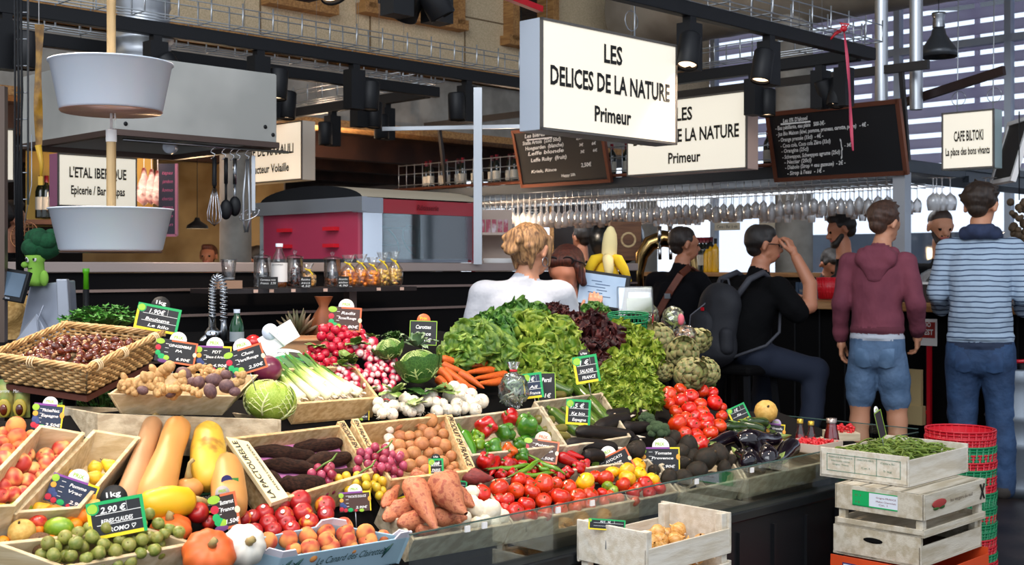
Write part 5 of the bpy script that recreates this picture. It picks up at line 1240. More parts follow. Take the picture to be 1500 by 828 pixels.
p_tur = proto(MB().lathe([(.0001,-1.7),(.06,-1.4),(.35,-.95),(.8,-.5),(1,0),(.9,.5),(.5,.8),(.2,.9),(.0001,.92)],18),'white_turnip',mat('turnip_white','#ece3cf',.45,c2='#ddd0b4',ns=2,rand=.05),[(MB().tube([(0,0,-1.5),(.05,.02,-2.1),(.2,.03,-2.6)],[.05,.03,.01],5),'root_tail',M_mst)])
many(p_tur,[(690,722,11),(699,745,14,1.2),(716,749,16,1.2),(733,759,12),(677,761,12),(709,764,10),(697,768,10),(722,766,10),(690,735,10)],'white turnip behind the glass edge','turnip','white turnips',rot=lambda:RY(R.uniform(.8,2.0)) @ RX(R.uniform(-.5,.5)) @ SCL(1,1,1.35),rows=2)
# ---------------------------------------------------------------- tomatoes
TF = [(706,723,13),(731,715,14.5,1.2),(756,719,12),(759,703,12),(779,721,13),(797,709,14.5,1.2),(796,734,12),(821,728,14.5,1.2),(833,714,11.5),(846,728,12.5),(755,750,13.5),(742,733,12,1.3),(771,739,13,1.2),(798,753,11.5),(777,756,11.5),(742,744,10),(814,709,10),(859,716,11),(805,720,10),(776,710,10),(821,747,11),(842,744,10.5),(865,726,12,1.2),(848,738,10),(730,732,10),(863,740,10)]
many(p_tom,TF,'ripe red tomato in the front heap','tomato','red tomatoes in the front heap',k=1.06,rot=lambda:RX(R.uniform(-.1,1.4)) @ RY(R.uniform(-.7,.7)) @ RZ(R.uniform(0,6)))
TM = [(862,713,10),(912,710,12,1.3),(887,701,13,1.2),(945,709,12,1.3),(927,723,10.5),(951,723,10),(966,716,10),(895,727,10),(882,722,8.5),(932,715,9),(907,731,9),(872,698,10),(885,735,9),(930,735,8)]
many(p_tom,TM,'small red heirloom tomato beside the yellow ones','tomato','small heirloom tomatoes at the front',rot=lambda:RX(R.uniform(-1.2,1.0)) @ RY(R.uniform(-1,1)))
many(p_tomy,[(857,706,15,1.2),(918,690,13.5,1.4),(897,692,11),(919,701,13,1.2),(935,682,12),(956,702,11),(937,694,11)],'yellow tomato in the heirloom heap','tomato','yellow tomatoes',rot=lambda:RX(R.uniform(-.8,1.0)) @ RY(R.uniform(-.8,.8)),rows=2)
many(p_tomg,[(890,713,9,1.2),(898,719,8.5,1.2)],'green heirloom tomato','tomato','green tomatoes',rows=1)
TR = [(979,578,12),(996,587,12,1.3),(997,571,10),(1012,581,11.5),(1028,573,10),(1042,576,10),(1047,590,11.5,1.2),(1009,599,11.5,1.3),(990,603,10),(1029,604,10.5),(1026,592,9.5),(1034,614,12,1.3),(1057,610,9),(992,620,14,1.1),(1005,613,10),(1015,623,11.5,1.2),(1034,624,11.5),(1053,624,11),(1057,598,8),(1040,635,12),(1003,635,10),(980,592,9),(1018,610,10),(972,583,8),(1020,637,10)]
many(p_tom,TR,'shiny red tomato in the right-hand heap','tomato','red tomatoes in the right-hand heap',k=1.06,rot=lambda:RX(R.uniform(-.1,1.4)) @ RY(R.uniform(-.7,.7)) @ RZ(R.uniform(0,6)))
one(p_tomr,1024,648,14,'ribbed orange-red tomato above the avocados','tomato',1.1,RX(.7))
# ---------------------------------------------------------------- peppers
def bellp(m):
    return proto(MB().ell((0,0,0),(.95,.95,1.05),28,16,fn=lambda d:(1+.13*math.cos(4*math.atan2(d.y,d.x))*(1-d.z**4)+.05*math.cos(3*math.atan2(d.y,d.x)))*(1-.28*abs(d.z)**9)),'bell_pepper',m,[(MB().tube([(0,0,.68),(.03,0,.95),(.16,0,1.2)],[.16,.1,.13],8).lathe([(.0001,.75),(.3,.78),(.34,.72)],10,wob=lambda a,f:1+.2*math.cos(5*a)),'pepper_stalk',M_stem)])
M_pr = mat('pepper_red','#a20c0e',.14,rand=.15,coat=.5,c2='#c81a14',ns=1.5); M_pg = mat('pepper_green','#2f6a14',.15,rand=.15,coat=.5,c2='#4a8018',ns=1.5); M_pgl = mat('pepper_light_green','#7a9a20',.18,rand=.1,coat=.4,c2='#638a1c',ns=1.5); M_po = mat('pepper_orange','#e0641a',.15,coat=.5,c2='#c84a14',ns=2)
pb_r, pb_g, pb_l, pb_o = bellp(M_pr), bellp(M_pg), bellp(M_pgl), bellp(M_po)
prt = lambda: RX(R.uniform(.2,1.6)) @ RY(R.uniform(-.8,.8)) @ RZ(R.uniform(0,6))
many(pb_r,[(712,626,17,1.4),(748,613,14,1.2),(711,676,14,1.2),(744,681,12),(751,695,9.5),(734,696,9.5),(777,690,9.5),(806,690,10),(819,697,9.5),(790,686,8.5),(770,698,9),(831,692,10),(848,685,10.5),(857,681,9),(765,682,9)],'glossy red bell pepper in the pepper heap','pepper','red bell peppers',rot=prt)
many(pb_g,[(740,634,15,1.2),(771,623,17,1.4),(723,655,13.5,1.4),(764,668,12,1.2),(761,651,10),(786,632,9)],'dark green bell pepper','pepper','green bell peppers',rot=prt)
many(pb_l,[(701,641,11),(701,652,10.5)],'pale green bell pepper','pepper','pale green bell peppers',rot=prt,rows=1); one(pb_o,745,661,13,'orange bell pepper with its dark green stalk facing out','pepper',1.3,RX(1.4))
LP = [(-.02,.1),(.02,.7),(.15,1),(.5,.85),(.8,.5),(.95,.2),(1,.03)]
def longp(m,s,st=True):
    p = root('long_pepper',m,LP,s,.05,12,.1); KIDS[p.name] = [MB().tube([(-.02,0,0),(-.12,.1,0),(-.2,.3,0)],[.35,.22,.25],6).ob('pepper_stalk',M_stem,link=False)]; return p
pl_r, pl_g = longp(M_pr,21), longp(M_pg,23)
lay(pl_r,[(815,659,858,672,8.5),(817,668,856,684,9),(727,670,718,698,8.5),(770,672,795,680,6),(755,676,742,690,7)],'long red pepper','pepper','long red peppers',1.0,2)
lay(pl_g,[(676,634,699,676,11),(763,643,799,640,7),(690,634,712,640,9)],'long green pepper in the pepper crate','pepper','long green peppers',1.0,1)
M_chi = mat('chilli_green','#6a9420',.2,coat=.4,c2='#557f1a',ns=2); p_ch = root('chilli',M_chi,[(0,.25),(.05,.8),(.3,1),(.7,.8),(.95,.3),(1,.03)],31,.28,10,.05)
KIDS[p_ch.name] = [MB().tube([(0,0,0),(-.06,.3,0),(-.11,.8,0)],[.5,.3,.3],6).ob('chilli_stalk',M_stem,link=False)]
lay(p_ch,[(731,685,779,680,4),(758,693,794,675,4.5),(768,695,813,693,4),(783,671,829,696,4.5),(789,682,806,690,4)],'thin green chilli on the red peppers','chilli','green chillies',3.6,1)
# ---------------------------------------------------------------- courgettes, radishes, avocados, eggplants
CUP = [(0,.3),(.03,.75),(.12,.95),(.5,1),(.88,1),(.97,.75),(1,.1)]
def cuke(m,s,nz=.06):
    p = root('courgette',m,CUP,s,.06,12,nz); KIDS[p.name] = [MB().tube([(.02,0,0),(-.03,.05,0),(-.07,.1,.1)],[.45,.35,.4],8).ob('stalk_end',M_stem,link=False)]; return p
M_cu = mat('courgette_green','#3f5f1e',.3,c2='#8a9a3a',ns=2.2,st=(.3,3.5,3.5),ramp=(.5,.75),coat=.2,rand=.1); M_cub = mat('courgette_brown','#7a6a2e',.4,c2='#5c5c26',ns=4,st=(.5,3,3),rand=.1); M_cud = mat('courgette_dark','#1f3316',.25,c2='#31471c',ns=4,coat=.3)
pc, pcb, pcd = cuke(M_cu,41), cuke(M_cub,42), cuke(M_cud,43)
lay(pc,[(832,558,893,617,9,0),(808,561,838,577,9),(806,600,849,635,9),(822,598,832,604,4),(880,580,896,612,7),(864,608,878,626,8),(846,590,872,618,8),(803,650,842,659,6)],'long ridged green courgette','courgette','green courgettes',1.1,2)
lay(pcb,[(783,615,811,617,8),(795,630,829,628,7),(797,640,834,639,6.5),(803,579,827,579,6)],'short brownish courgette in the crate','courgette','brownish courgettes',1.0,1)
lay(pcd,[(1062,625,1093,627,6.5),(1082,621,1120,632,7.5),(1093,617,1124,620,7.5),(1075,633,1094,633,5.5)],'dark green courgette behind the eggplants','courgette','dark courgettes',1.1,1)
M_bra = mat('black_radish','#100d0b',.55,spec=.3,c2='#1f1511',ns=5,bump=.2,bs=20); p_br = root('black_radish',M_bra,[(0,.1),(.04,.7),(.15,1),(.6,.98),(.9,.85),(.98,.5),(1,.1)],51,.05,14,.06)
KIDS[p_br.name] = [MB().tube([(.98,0,0),(1.03,0,.05),(1.07,.0,.1)],[.25,.18,.2],6).ob('cut_stalk',M_mst,link=False)]
lay(p_br,[(843,634,929,640,11.5),(828,652,904,657,11),(872,627,921,611,11),(912,628,950,626,10),(854,668,884,668,10),(886,612,938,603,10),(905,645,935,645,8)],'long black radish with a white cut end','radish','black radishes',1.1,2)
M_avo = mat('avocado_skin','#1a190f',.42,spec=.4,c2='#302213',ns=3.5,bump=.7,bs=22,rand=.15)
p_avo = proto(MB().lathe([(.0001,-1.0),(.4,-.96),(.85,-.6),(1,-.1),(.92,.35),(.7,.8),(.42,1.1),(.0001,1.22)],18),'avocado',M_avo,[(MB().lathe([(.12,1.18),(.14,1.26),(.0001,1.28)],8),'stalk_end',mat('stalk_brown','#4f3a1c',.7))])
many(p_avo,[(983,643,13),(980,653,12),(1008,654,15,1.3),(999,662,13),(1033,673,17,1.2),(1022,690,15),(1053,667,15.5,1.2),(1069,676,10),(1061,687,11),(999,679,11),(980,701,13),(1002,700,13),(932,659,14,1.2),(1056,699,9),(1040,702,11),(958,690,10),(1015,670,12),(968,660,10)],'bumpy dark avocado','avocado','avocados',rot=lambda:RX(R.uniform(-1.4,1.4)) @ RY(R.uniform(-1.2,1.2)))
M_egg = mat('eggplant_skin','#0c060c',.12,coat=.4,c2='#140a14',ns=2); p_eg = root('eggplant',M_egg,[(0,.35),(.06,.6),(.25,.72),(.6,.95),(.82,1),(.95,.7),(1,.05)],61,.08,16,.04)
egc = MB()
for k in range(5):
    a = 2*PI*k/5; egc.add([(-.04,0,0),(.1,.62*math.cos(a-.4),.62*math.sin(a-.4)),(.24,.8*math.cos(a),.8*math.sin(a)),(.1,.62*math.cos(a+.4),.62*math.sin(a+.4))],[(0,1,2,3)])
egc.tube([(0,0,0),(-.08,.05,0),(-.16,.2,0)],[.3,.22,.26],7); KIDS[p_eg.name] = [egc.ob('eggplant_cap',mat('eggplant_cap','#8fa05a',.5,c2='#6f8440',ns=6),link=False)]
lay(p_eg,[(1030,652,1080,640,11),(1139,640,1084,648,17),(1105,645,1130,682,17),(1079,664,1102,686,15),(1138,676,1164,652,14),(1096,660,1116,690,11),(1120,660,1140,684,11)],'glossy black eggplant','eggplant','eggplants',1.2,2)
one(p_melon,1122,603,17,'round yellow melon by the end glass of the stall','melon',1.3,RX(1.0))
# broccoli heads, artichokes
M_bro = mat('broccoli_head','#4a5f3e',.9,c2='#38502f',ns=12,bump=.8,bs=60); bm = MB()
rr = random.Random(5)
for i in range(26):
    a, b = rr.uniform(0,6.3), rr.uniform(-.1,1.4); bm.ell((.66*math.cos(a)*math.cos(b),.66*math.sin(a)*math.cos(b),.5*math.sin(b)),rr.uniform(.28,.4),10,7)
p_bro = proto(bm,'broccoli',M_bro,[(MB().lathe([(.0001,-1),(.3,-.98),(.28,-.4),(.5,.1),(.0001,.3)],12),'broccoli_stem',mat('broccoli_stem','#8aa04a',.5))])
one(p_bro,964,632,18,'larger broccoli head between the black radishes and the avocados','broccoli',1.1,RX(.5)); one(p_bro,947,615,13,'smaller broccoli head above the larger one','broccoli',1.4,RX(.5))
def artichoke(seed):
    rr = random.Random(seed); m = MB()
    for lay_ in range(7):
        z = -.55+lay_*.24; n = 9-lay_//2; rad = .95*math.sqrt(max(.05,1-(z/1.1)**2))
        for k in range(n):
            a = 2*PI*(k+.5*(lay_ % 2))/n+rr.uniform(-.1,.1); c, s = math.cos(a), math.sin(a); w = .36*(1-.05*lay_); h = .62
            def br(x,y,z=z,rad=rad,c=c,s=s,w=w,h=h,l=lay_):
                f = y; ww = w*math.sin(PI*(.18+.80*f))**.7; xx = (x-.5)*2*ww; q = rad*(1.0+.16*math.sin(f*PI*.9)-.22*f*f*(l > 2)-.0*f)-.16*(x-.5)**2*4*.5
                return (c*q-s*xx,s*q+c*xx,z-.12+h*f+.02)
            m.grid(br,4,5)
    m.ell((0,0,0),(.86,.86,.95),14,10)
    return proto(m,'artichoke',mat('artichoke_green','#8a9358',.55,c2='#6f7a48',ns=3,c3='#9a8a5c',rand=.1),[(MB().tube([(0,0,-.8),(.05,0,-1.3)],[.25,.22],10),'artichoke_stem',M_stem)])
p_ar = [artichoke(1),artichoke(2)]
for i, (px,py,r,l,lab) in enumerate(((967,499,20,1.4,'topmost artichoke, just right of the curly lettuce'),(1000,520,22,1.5,'large artichoke in the middle of the artichoke heap'),(1010,549,22,1.2,'lowest large artichoke, above the right-hand tomatoes'),(1036,547,18,1.1,'rightmost artichoke of the heap'),(973,545,14,1.1,'artichoke half hidden by the curly lettuce'),(1022,500,17,1.4,'artichoke behind the middle one, under the plastic packs'))):
    one(p_ar[i % 2],px,py,r*1.05,lab,'artichoke',l,RX(.5+.3*(i % 3)) @ RY(.5*((i % 3)-1)) @ RZ(i))
# ---------------------------------------------------------------- cabbages
def cabbage(px,py,r,m,mv,label,lift=1.0,sq=.85,seed=1,leaves=5,ml=None):
    q, rr = sz(px,py,r,lift); t = empty('cabbage',T(q) @ RZ(seed*1.3) @ RX(.3),label,'cabbage')
    MB().ell((0,0,0),(rr,rr,rr*sq),32,20,fn=lambda d:1+.03*noise.noise(d*5+Vector((seed,0,0)))+.018*noise.noise(d*17)).ob('cabbage_head',m,t)
    mm = MB()
    for k in range(leaves):
        a = 2*PI*k/leaves+seed
        def lf(x,y,a=a):
            u_ = a+(x-.5)*1.7; v_ = -.95+(1.9 if ml is None else 1.35)*y; R2 = rr*(1.05+.04*math.sin(x*11+k)*y+.03*math.sin(x*19+k)*y*y+(.13 if ml is None else .34)*y**3)
            return (R2*math.cos(u_)*math.cos(v_),R2*math.sin(u_)*math.cos(v_),rr*sq*1.05*math.sin(v_)*.95+.004*y*math.sin(x*13+k))
        mm.grid(lf,26,16)
    if leaves: mm.ob('outer_leaf',ml or m,t)
    if not leaves: return t
    vn = MB(); iv = t.matrix_world.inverted().to_3x3(); cv_ = iv @ Vector((-q.x*.6,-q.y,EYE-q.z)).normalized(); a0 = math.atan2(cv_.y,cv_.x)
    def sp(lo,la): rd = rr*1.06; return (rd*math.cos(lo)*math.cos(la),rd*math.sin(lo)*math.cos(la),rr*sq*1.06*math.sin(la))
    for a, sg in ((a0-.1,1),(a0-1.25,1),(a0+1.15,1)):
        vn.tube([sp(a+.12*math.sin(la*2),la) for la in np.linspace(-.9,1.2,12)],list(np.linspace(.0032,.001,12)),5)
        for i, la in enumerate(np.linspace(-.75,.85,8)):
            for s_ in (-1,1):
                ln = .55-.05*i; b = [(a+.12*math.sin(la*2)+s_*ln*f/math.cos(min(1.1,la)),la+.55*f) for f in (0,.35,.7,1)]; vn.tube([sp(*x) for x in b],[.0018,.0014,.001,.0006],4)
                for f in (.4,.7): lo, l2 = b[0][0]+(b[3][0]-b[0][0])*f, la+.55*f; vn.tube([sp(lo,l2),sp(lo+s_*.12,l2+.02),sp(lo+s_*.2,l2-.08)],[.001,.0008,.0005],3)
    vn.ob('leaf_vein',mv or M_vein,t)
    return t
def veined(name,c,cv,sc=13.,c2=None):
    """leaf colour with a raised network of paler veins"""
    m = mat(name,cv,.5,c2=c,ns=sc,voro=True,ramp=(.0,.075),bump=.2,bs=90); return m
M_sav = veined('savoy_pale','#94b03a','#b6c95e',120.); M_savd = veined('savoy_dark','#4f7a28','#7f9c48',120.); M_savl = veined('savoy_leaf','#2f5a1e','#4f7a34',90.); M_vein = mat('pale_vein','#dfe6a6',.5); M_veind = mat('dull_vein','#a9bd74',.5)
cabbage(396,588,37,M_sav,0,'pale green savoy cabbage in front of the leeks',1.0,.8,2,3)
cabbage(392,541,21,mat('red_cabbage','#5a1c34',.3,c2='#7a2a48',ns=2.5,coat=.2),0,'dark red cabbage behind the chou price tag',1.2,.95,1,0)
cabbage(613,538,28,M_savd,M_veind,'dark green savoy cabbage left of the carrots',1.3,.85,3,7,M_savl)
cabbage(570,512,19,M_savd,M_veind,'green cabbage behind the pink radishes',1.4,.8,4,6,M_savl)
def leaftuft(name,px,py,r,n,m,label,cat,up=1.0,wid=.5,curl=.3,lift=.6,ruff=.1,seed=0,k=8):
    q, rr = sz(px,py,r,lift); t = empty(name,T(q),label,cat); mm = MB(); rg = random.Random(seed+px)
    for i in range(n):
        f = i/max(1,n-1); a = i*2.39996+rg.uniform(-.2,.2); el = (1.35-1.15*f)*up; Lf = rr*(1.0+.35*f)*rg.uniform(.85,1.1); c, s = math.cos(a), math.sin(a); ph = rg.uniform(0,6)
        def lf(x,y,c=c,s=s,el=el,Lf=Lf,ph=ph):
            w = wid*Lf*math.sin(PI*min(1,.12+.86*y))**.6*(.35+.65*y**.5); xx = (x-.5)*2*w
            e2 = el-curl*y*y*1.6; rad = Lf*y*math.cos(e2)+.05*rr; z = Lf*y*math.sin(e2)
            ed = abs(x-.5)*2; z += ruff*rr*ed*y*math.sin(k*x*3+k*y*2.2+ph)+.0; rad += ruff*.8*rr*ed*y*math.cos(k*x*3.7+k*y*1.7+ph); z -= .25*w*(1-ed)*.6
            return (c*rad-s*xx,s*rad+c*xx,z)
        mm.grid(lf,9,7)
    mm.ob('leaf_rosette',m,t)
    return t
M_kohl = mat('grey_green_leaf','#5f7f5a',.5,c2='#86a07a',ns=9)
leaftuft('leafy_cabbage',610,508,24,12,M_kohl,'loose grey-green cabbage leaves above the savoy cabbage','cabbage',1.1,.3,.2,1.0)
leaftuft('cabbage_leaf',620,575,30,5,M_savl,'flat dark savoy leaves lying below the cabbage','cabbage leaf',.35,.55,.15,.5,.06)
leaftuft('parsley_bunch',578,497,14,26,M_leafd,'small green herb bunch behind the cabbages','herbs',1.0,.2,.2,1.2,.15)
# ---------------------------------------------------------------- leeks
M_leek = bpy.data.materials.new('leek_skin'); M_leek.use_nodes = True; n_ = M_leek.node_tree; b_ = n_.nodes['Principled BSDF']; b_.inputs['Roughness'].default_value = .4
t_ = n_.nodes.new('ShaderNodeTexCoord'); s_ = n_.nodes.new('ShaderNodeSeparateXYZ'); r_ = n_.nodes.new('ShaderNodeValToRGB'); nz_ = n_.nodes.new('ShaderNodeTexNoise'); nz_.inputs['Scale'].default_value = 9; a_ = n_.nodes.new('ShaderNodeMath'); a_.operation = 'MULTIPLY_ADD'; a_.inputs[1].default_value = .3
n_.links.new(t_.outputs['Object'],s_.inputs[0]); n_.links.new(t_.outputs['Object'],nz_.inputs['Vector']); n_.links.new(nz_.outputs['Fac'],a_.inputs[0]); n_.links.new(s_.outputs[0],a_.inputs[2]); n_.links.new(a_.outputs[0],r_.inputs[0]); n_.links.new(r_.outputs[0],b_.inputs['Base Color'])
e = r_.color_ramp.elements; e[0].position = .25; e[0].color = lin('#4f7a2a'); e[1].position = .75; e[1].color = lin('#e9e6c0'); q = e.new(.5); q.color = lin('#a8bf5a')
lk = MB(); lk.lathe([(.0001,0),(.62,.02),(.75,.3),(.8,.7),(.95,.95),(.85,.985),(.0001,1)],14,RY(PI/2))
for k in range(6):
    a = PI*k/3+.3; lk.grid(lambda x,y,a=a:(.35-.55*y,(x-.5)*1.3*(1-.7*y)*math.cos(a)+(.55+.9*y)*math.sin(a)*.8,(x-.5)*1.3*(1-.7*y)*-math.sin(a)+(.55+.9*y)*math.cos(a)*.6),3,6)
rt_ = MB(); rg = random.Random(9)
for k in range(14): a = rg.uniform(0,6.3); rt_.tube([(1,.3*math.cos(a),.3*math.sin(a)),(1.06+rg.uniform(0,.05),.7*math.cos(a),.7*math.sin(a))],[.06,.02],4)
p_lk = proto(lk,'leek',M_leek,[(rt_,'root_tuft',M_mst)])
lay(p_lk,[(409,550,442,586,10),(414,541,464,584,9),(424,536,485,583,10),(440,536,498,581,9),(450,532,512,578,10.5),(478,548,528,578,9),(430,532,474,566,9)],'leek with white base pointing to the viewer','leek','leeks',1.0,1,roll=True)
# ---------------------------------------------------------------- radishes and spring onions (tied bunches)
def radish(tip):
    m = MB().ell((0,0,0),(1,1,1.12),12,9)
    m.tube([(0,0,-1.0),(.08,.05,-1.7),(.3,.1,-2.3)],[.12,.05,.02],4)
    return m
M_rr = mat('radish_red','#b3122e',.25,c2='#c81a38',ns=.8,rand=.12,coat=.25)
M_rp = bpy.data.materials.new('radish_pink_white'); M_rp.use_nodes = True; n_ = M_rp.node_tree; b_ = n_.nodes['Principled BSDF']; b_.inputs['Roughness'].default_value = .3
t_ = n_.nodes.new('ShaderNodeTexCoord'); s_ = n_.nodes.new('ShaderNodeSeparateXYZ'); mr_ = n_.nodes.new('ShaderNodeMapRange'); mr_.inputs['From Min'].default_value = -1.2; mr_.inputs['From Max'].default_value = 1.2; r_ = n_.nodes.new('ShaderNodeValToRGB')
n_.links.new(t_.outputs['Object'],s_.inputs[0]); n_.links.new(s_.outputs[2],mr_.inputs[0]); n_.links.new(mr_.outputs[0],r_.inputs[0]); n_.links.new(r_.outputs[0],b_.inputs['Base Color'])
e = r_.color_ramp.elements; e[0].position = .06; e[0].color = lin('#f4dcd4'); e[1].position = .24; e[1].color = lin('#c8264a')
me_rr = radish(0).mesh('radish',M_rr); me_rp = radish(0).mesh('radish',M_rp)
M_bulb = mat('onion_white','#f0eadb',.3,c2='#e0d4ba',ns=2,rand=.06,coat=.2)
ob_ = MB().lathe([(.0001,-.95),(.5,-.85),(.95,-.3),(1,.05),(.8,.5),(.4,.85),(.25,1.3),(.22,1.8)],14)
rg = random.Random(4)
for k in range(10): a = rg.uniform(0,6.3); ob_.tube([(.1*math.cos(a),.1*math.sin(a),-.9),(.35*math.cos(a),.35*math.sin(a),-1.3),(.7*math.cos(a+.5),.7*math.sin(a+.5),-1.6)],[.03,.025,.01],3)
me_on = ob_.mesh('spring_onion',[M_bulb])
def bunch(name,cat,pts,me,pname,label,leafc,lm,toward=(0,-1,.25),leaf_n=10,leaf_r=24,group=None,lx=0):
    """pts = px, py, r of each root; roots point roughly to the viewer, tied behind"""
    C = [sz(x,y,r,1.0+(.6 if i % 2 else 0)) for i,(x,y,r) in enumerate(pts)]; c = sum((q for q,_ in C),Vector())/len(C)
    t = empty(name,T(c),label,cat,group)
    for q, rr in C:
        o = bpy.data.objects.new(pname,me); COL.objects.link(o); o.parent = t
        d = Vector(toward)+Vector((R.uniform(-.7,.7),R.uniform(-.2,.2),R.uniform(-.5,.6))); z = (-d).to_track_quat('Z','Y').to_matrix().to_4x4()
        o.matrix_local = T(q-c) @ z @ RZ(R.uniform(0,6)) @ SCL(rr*(1.15 if pname == 'spring_onion' else 1.06))
    if leaf_n:
        mm = MB(); rg = random.Random(int(c.x*1e4)); q, rr = sz(leafc[0],leafc[1],leaf_r,.8); b = q-c
        for i in range(leaf_n):
            a = rg.uniform(0,6.3); el = rg.uniform(.1,1.0); Lf = rr*rg.uniform(.6,1.1); ph = rg.uniform(0,6); cc, ss = math.cos(a), math.sin(a)
            mm.grid(lambda x,y:(b.x+cc*Lf*y*math.cos(el)-ss*(x-.5)*Lf*.7*math.sin(PI*min(.98,.1+.9*y))**.7,b.y+ss*Lf*y*math.cos(el)+cc*(x-.5)*Lf*.7*math.sin(PI*min(.98,.1+.9*y))**.7,b.z+Lf*y*math.sin(el)-.3*Lf*y*y+.05*Lf*math.sin(x*9+y*7+ph)),5,6)
        mm.ob('leaves',lm,t)
    MB().tube([(.012*math.cos(a),.02,.01+.012*math.sin(a)) for a in np.linspace(0,2*PI,10)],.002,4).ob('tie',M_redp,t)
    return t
def cluster(cx,cy,rx,ry,n,r,seed):
    rg = random.Random(seed); out = []
    for _ in range(4000):
        a = rg.uniform(0,6.3); d = math.sqrt(rg.uniform(0,1)); x, y = cx+rx*d*math.cos(a), cy+ry*d*math.sin(a)
        if all((x-q[0])**2+(y-q[1])**2 > (1.35*r)**2 for q in out): out.append((x,y,r*rg.uniform(.85,1.12)))
        if len(out) >= n: break
    return out
M_rl = mat('radish_leaf','#6f8a3a',.55,c2='#4f6f2a',ns=12,rand=.1)
bunch('radish_bunch','radishes',cluster(500,494,33,21,40,7,1),me_rr,'radish','upper bunch of deep red round radishes below the radish price tag',(520,505),M_rl)
bunch('radish_bunch','radishes',cluster(471,522,22,16,22,6.5,2),me_rr,'radish','lower left bunch of deep red radishes beside the leeks',(463,507),M_rl,leaf_r=18)
bunch('radish_bunch','radishes',cluster(535,509,18,14,14,7,3),me_rp,'radish','bunch of larger pink radishes right of the upper red bunch',(545,496),M_rl,leaf_r=18)
bunch('radish_bunch','radishes',cluster(557,527,22,16,26,5.6,4),me_rp,'radish','bunch of pink and white radishes at the right, beside the cabbage',(508,527),M_rl,leaf_r=26,leaf_n=14)
bunch('radish_bunch','radishes',cluster(482,545,18,11,20,5.2,5),me_rp,'radish','small bunch of pink and white radishes at the lower left',(500,535),M_rl,leaf_r=18)
bunch('radish_bunch','radishes',cluster(516,551,20,14,24,5.5,6),me_rp,'radish','bunch of pink and white radishes in the lower middle',(515,533),M_rl,leaf_r=16)
bunch('radish_bunch','radishes',cluster(557,556,28,16,40,5.5,7),me_rp,'radish','bunch of pink and white radishes at the lower right, above the white onions',(545,570),M_rl,leaf_r=12,leaf_n=5)
M_onl = mat('onion_green','#6f8f3a',.45,c2='#b9c48a',ns=5)
ON = [(569,581,10),(554,590,7.5),(565,598,8),(577,594,8),(560,606,7.5),(575,607,8),(553,600,7)], [(597,601,8),(613,599,8),(594,585,9),(606,588,8),(588,596,7),(603,604,7)], [(631,580,10),(640,603,9),(655,601,8.5),(637,590,8),(648,592,8),(626,588,8)], [(658,580,9),(665,568,9),(674,580,9),(677,571,8),(679,598,8.5),(690,578,8.5),(689,590,8.5),(705,588,10),(696,601,9),(669,592,8.5),(684,586,8),(668,601,7.5)]
for k, L_ in enumerate(ON):
    bunch('spring_onion_bunch','spring onions',L_,me_on,'spring_onion',('leftmost bunch of white spring onions, beside the onion price tag','second bunch of white spring onions from the left','third bunch of white spring onions, just above the brown mushrooms','large right-hand bunch of white spring onions below the carrots')[k],(L_[0][0]+8,L_[0][1]-6),M_onl,toward=(0,-1,-.1),leaf_n=6,leaf_r=26)
# carrots
M_car = mat('carrot_orange','#d8641a',.5,c2='#c4531a',ns=3,st=(8,1,1),rand=.1,bump=.15,bs=20)
p_ca = root('carrot',M_car,[(0,.15),(.02,.8),(.08,1),(.5,.8),(.85,.45),(.97,.2),(1,.03)],71,.05,10,.05); KIDS[p_ca.name] = [MB().tube([(.01,0,0),(-.03,0,.05)],[.4,.3],6).ob('carrot_top',M_stem,link=False)]
lay(p_ca,[(647,525,692,535,6.5),(647,534,690,550,7),(731,532,685,537,6.5),(722,543,682,546,6.5),(747,537,708,545,5.5),(650,541,690,567,7),(672,546,710,569,7),(644,543,666,565,8),(742,549,694,555,6.5),(736,558,700,562,6.5),(668,562,698,570,6),(640,555,660,572,7),(700,528,740,530,5)],'orange carrot in the heap below the lettuces','carrot','carrots',1.5,3)
# ---------------------------------------------------------------- lettuces
def lettuce(n,ruff,k,wid,curl,seed,up=1.0,fine=20):
    """unit lettuce head of many leaves, returns mesh data builder"""
    rg = random.Random(seed); mm = MB()
    for i in range(n):
        f = (i+.5)/n; a = i*2.39996+rg.uniform(-.25,.25); el = (1.45-1.35*f)*up; Lf = (.72+.42*f)*rg.uniform(.88,1.12); c, s = math.cos(a), math.sin(a); ph = rg.uniform(0,6); tw = rg.uniform(-.3,.3)
        def lf(x,y):
            w = wid*Lf*(.25+.75*y**.6)*math.sqrt(max(0,1-max(0,(y-.62)/.4)**2)); e = (x-.5)*2; xx = e*w
            e2 = el-curl*y*y+tw*e*y; rad = Lf*y*math.cos(e2); z = Lf*y*math.sin(e2)
            g = (abs(e)**1.5*.8+max(0,y-.45)*1.1)*y
            z += ruff*g*math.sin(k*e*1.7+k*y+ph)+ruff*.5*g*math.sin(k*2.3*e+ph*2+k*1.9*y); rad += ruff*g*math.cos(k*1.35*e+k*1.3*y+ph*1.7); xx += ruff*.6*g*math.sin(k*1.9*y+ph)
            cup = .35*w*(e*e)*(.4+.6*f); z += cup*math.cos(e2); rad -= cup*math.sin(e2)
            return (c*rad-s*xx,s*rad+c*xx,z)
        mm.grid(lf,fine,fine)
    return mm
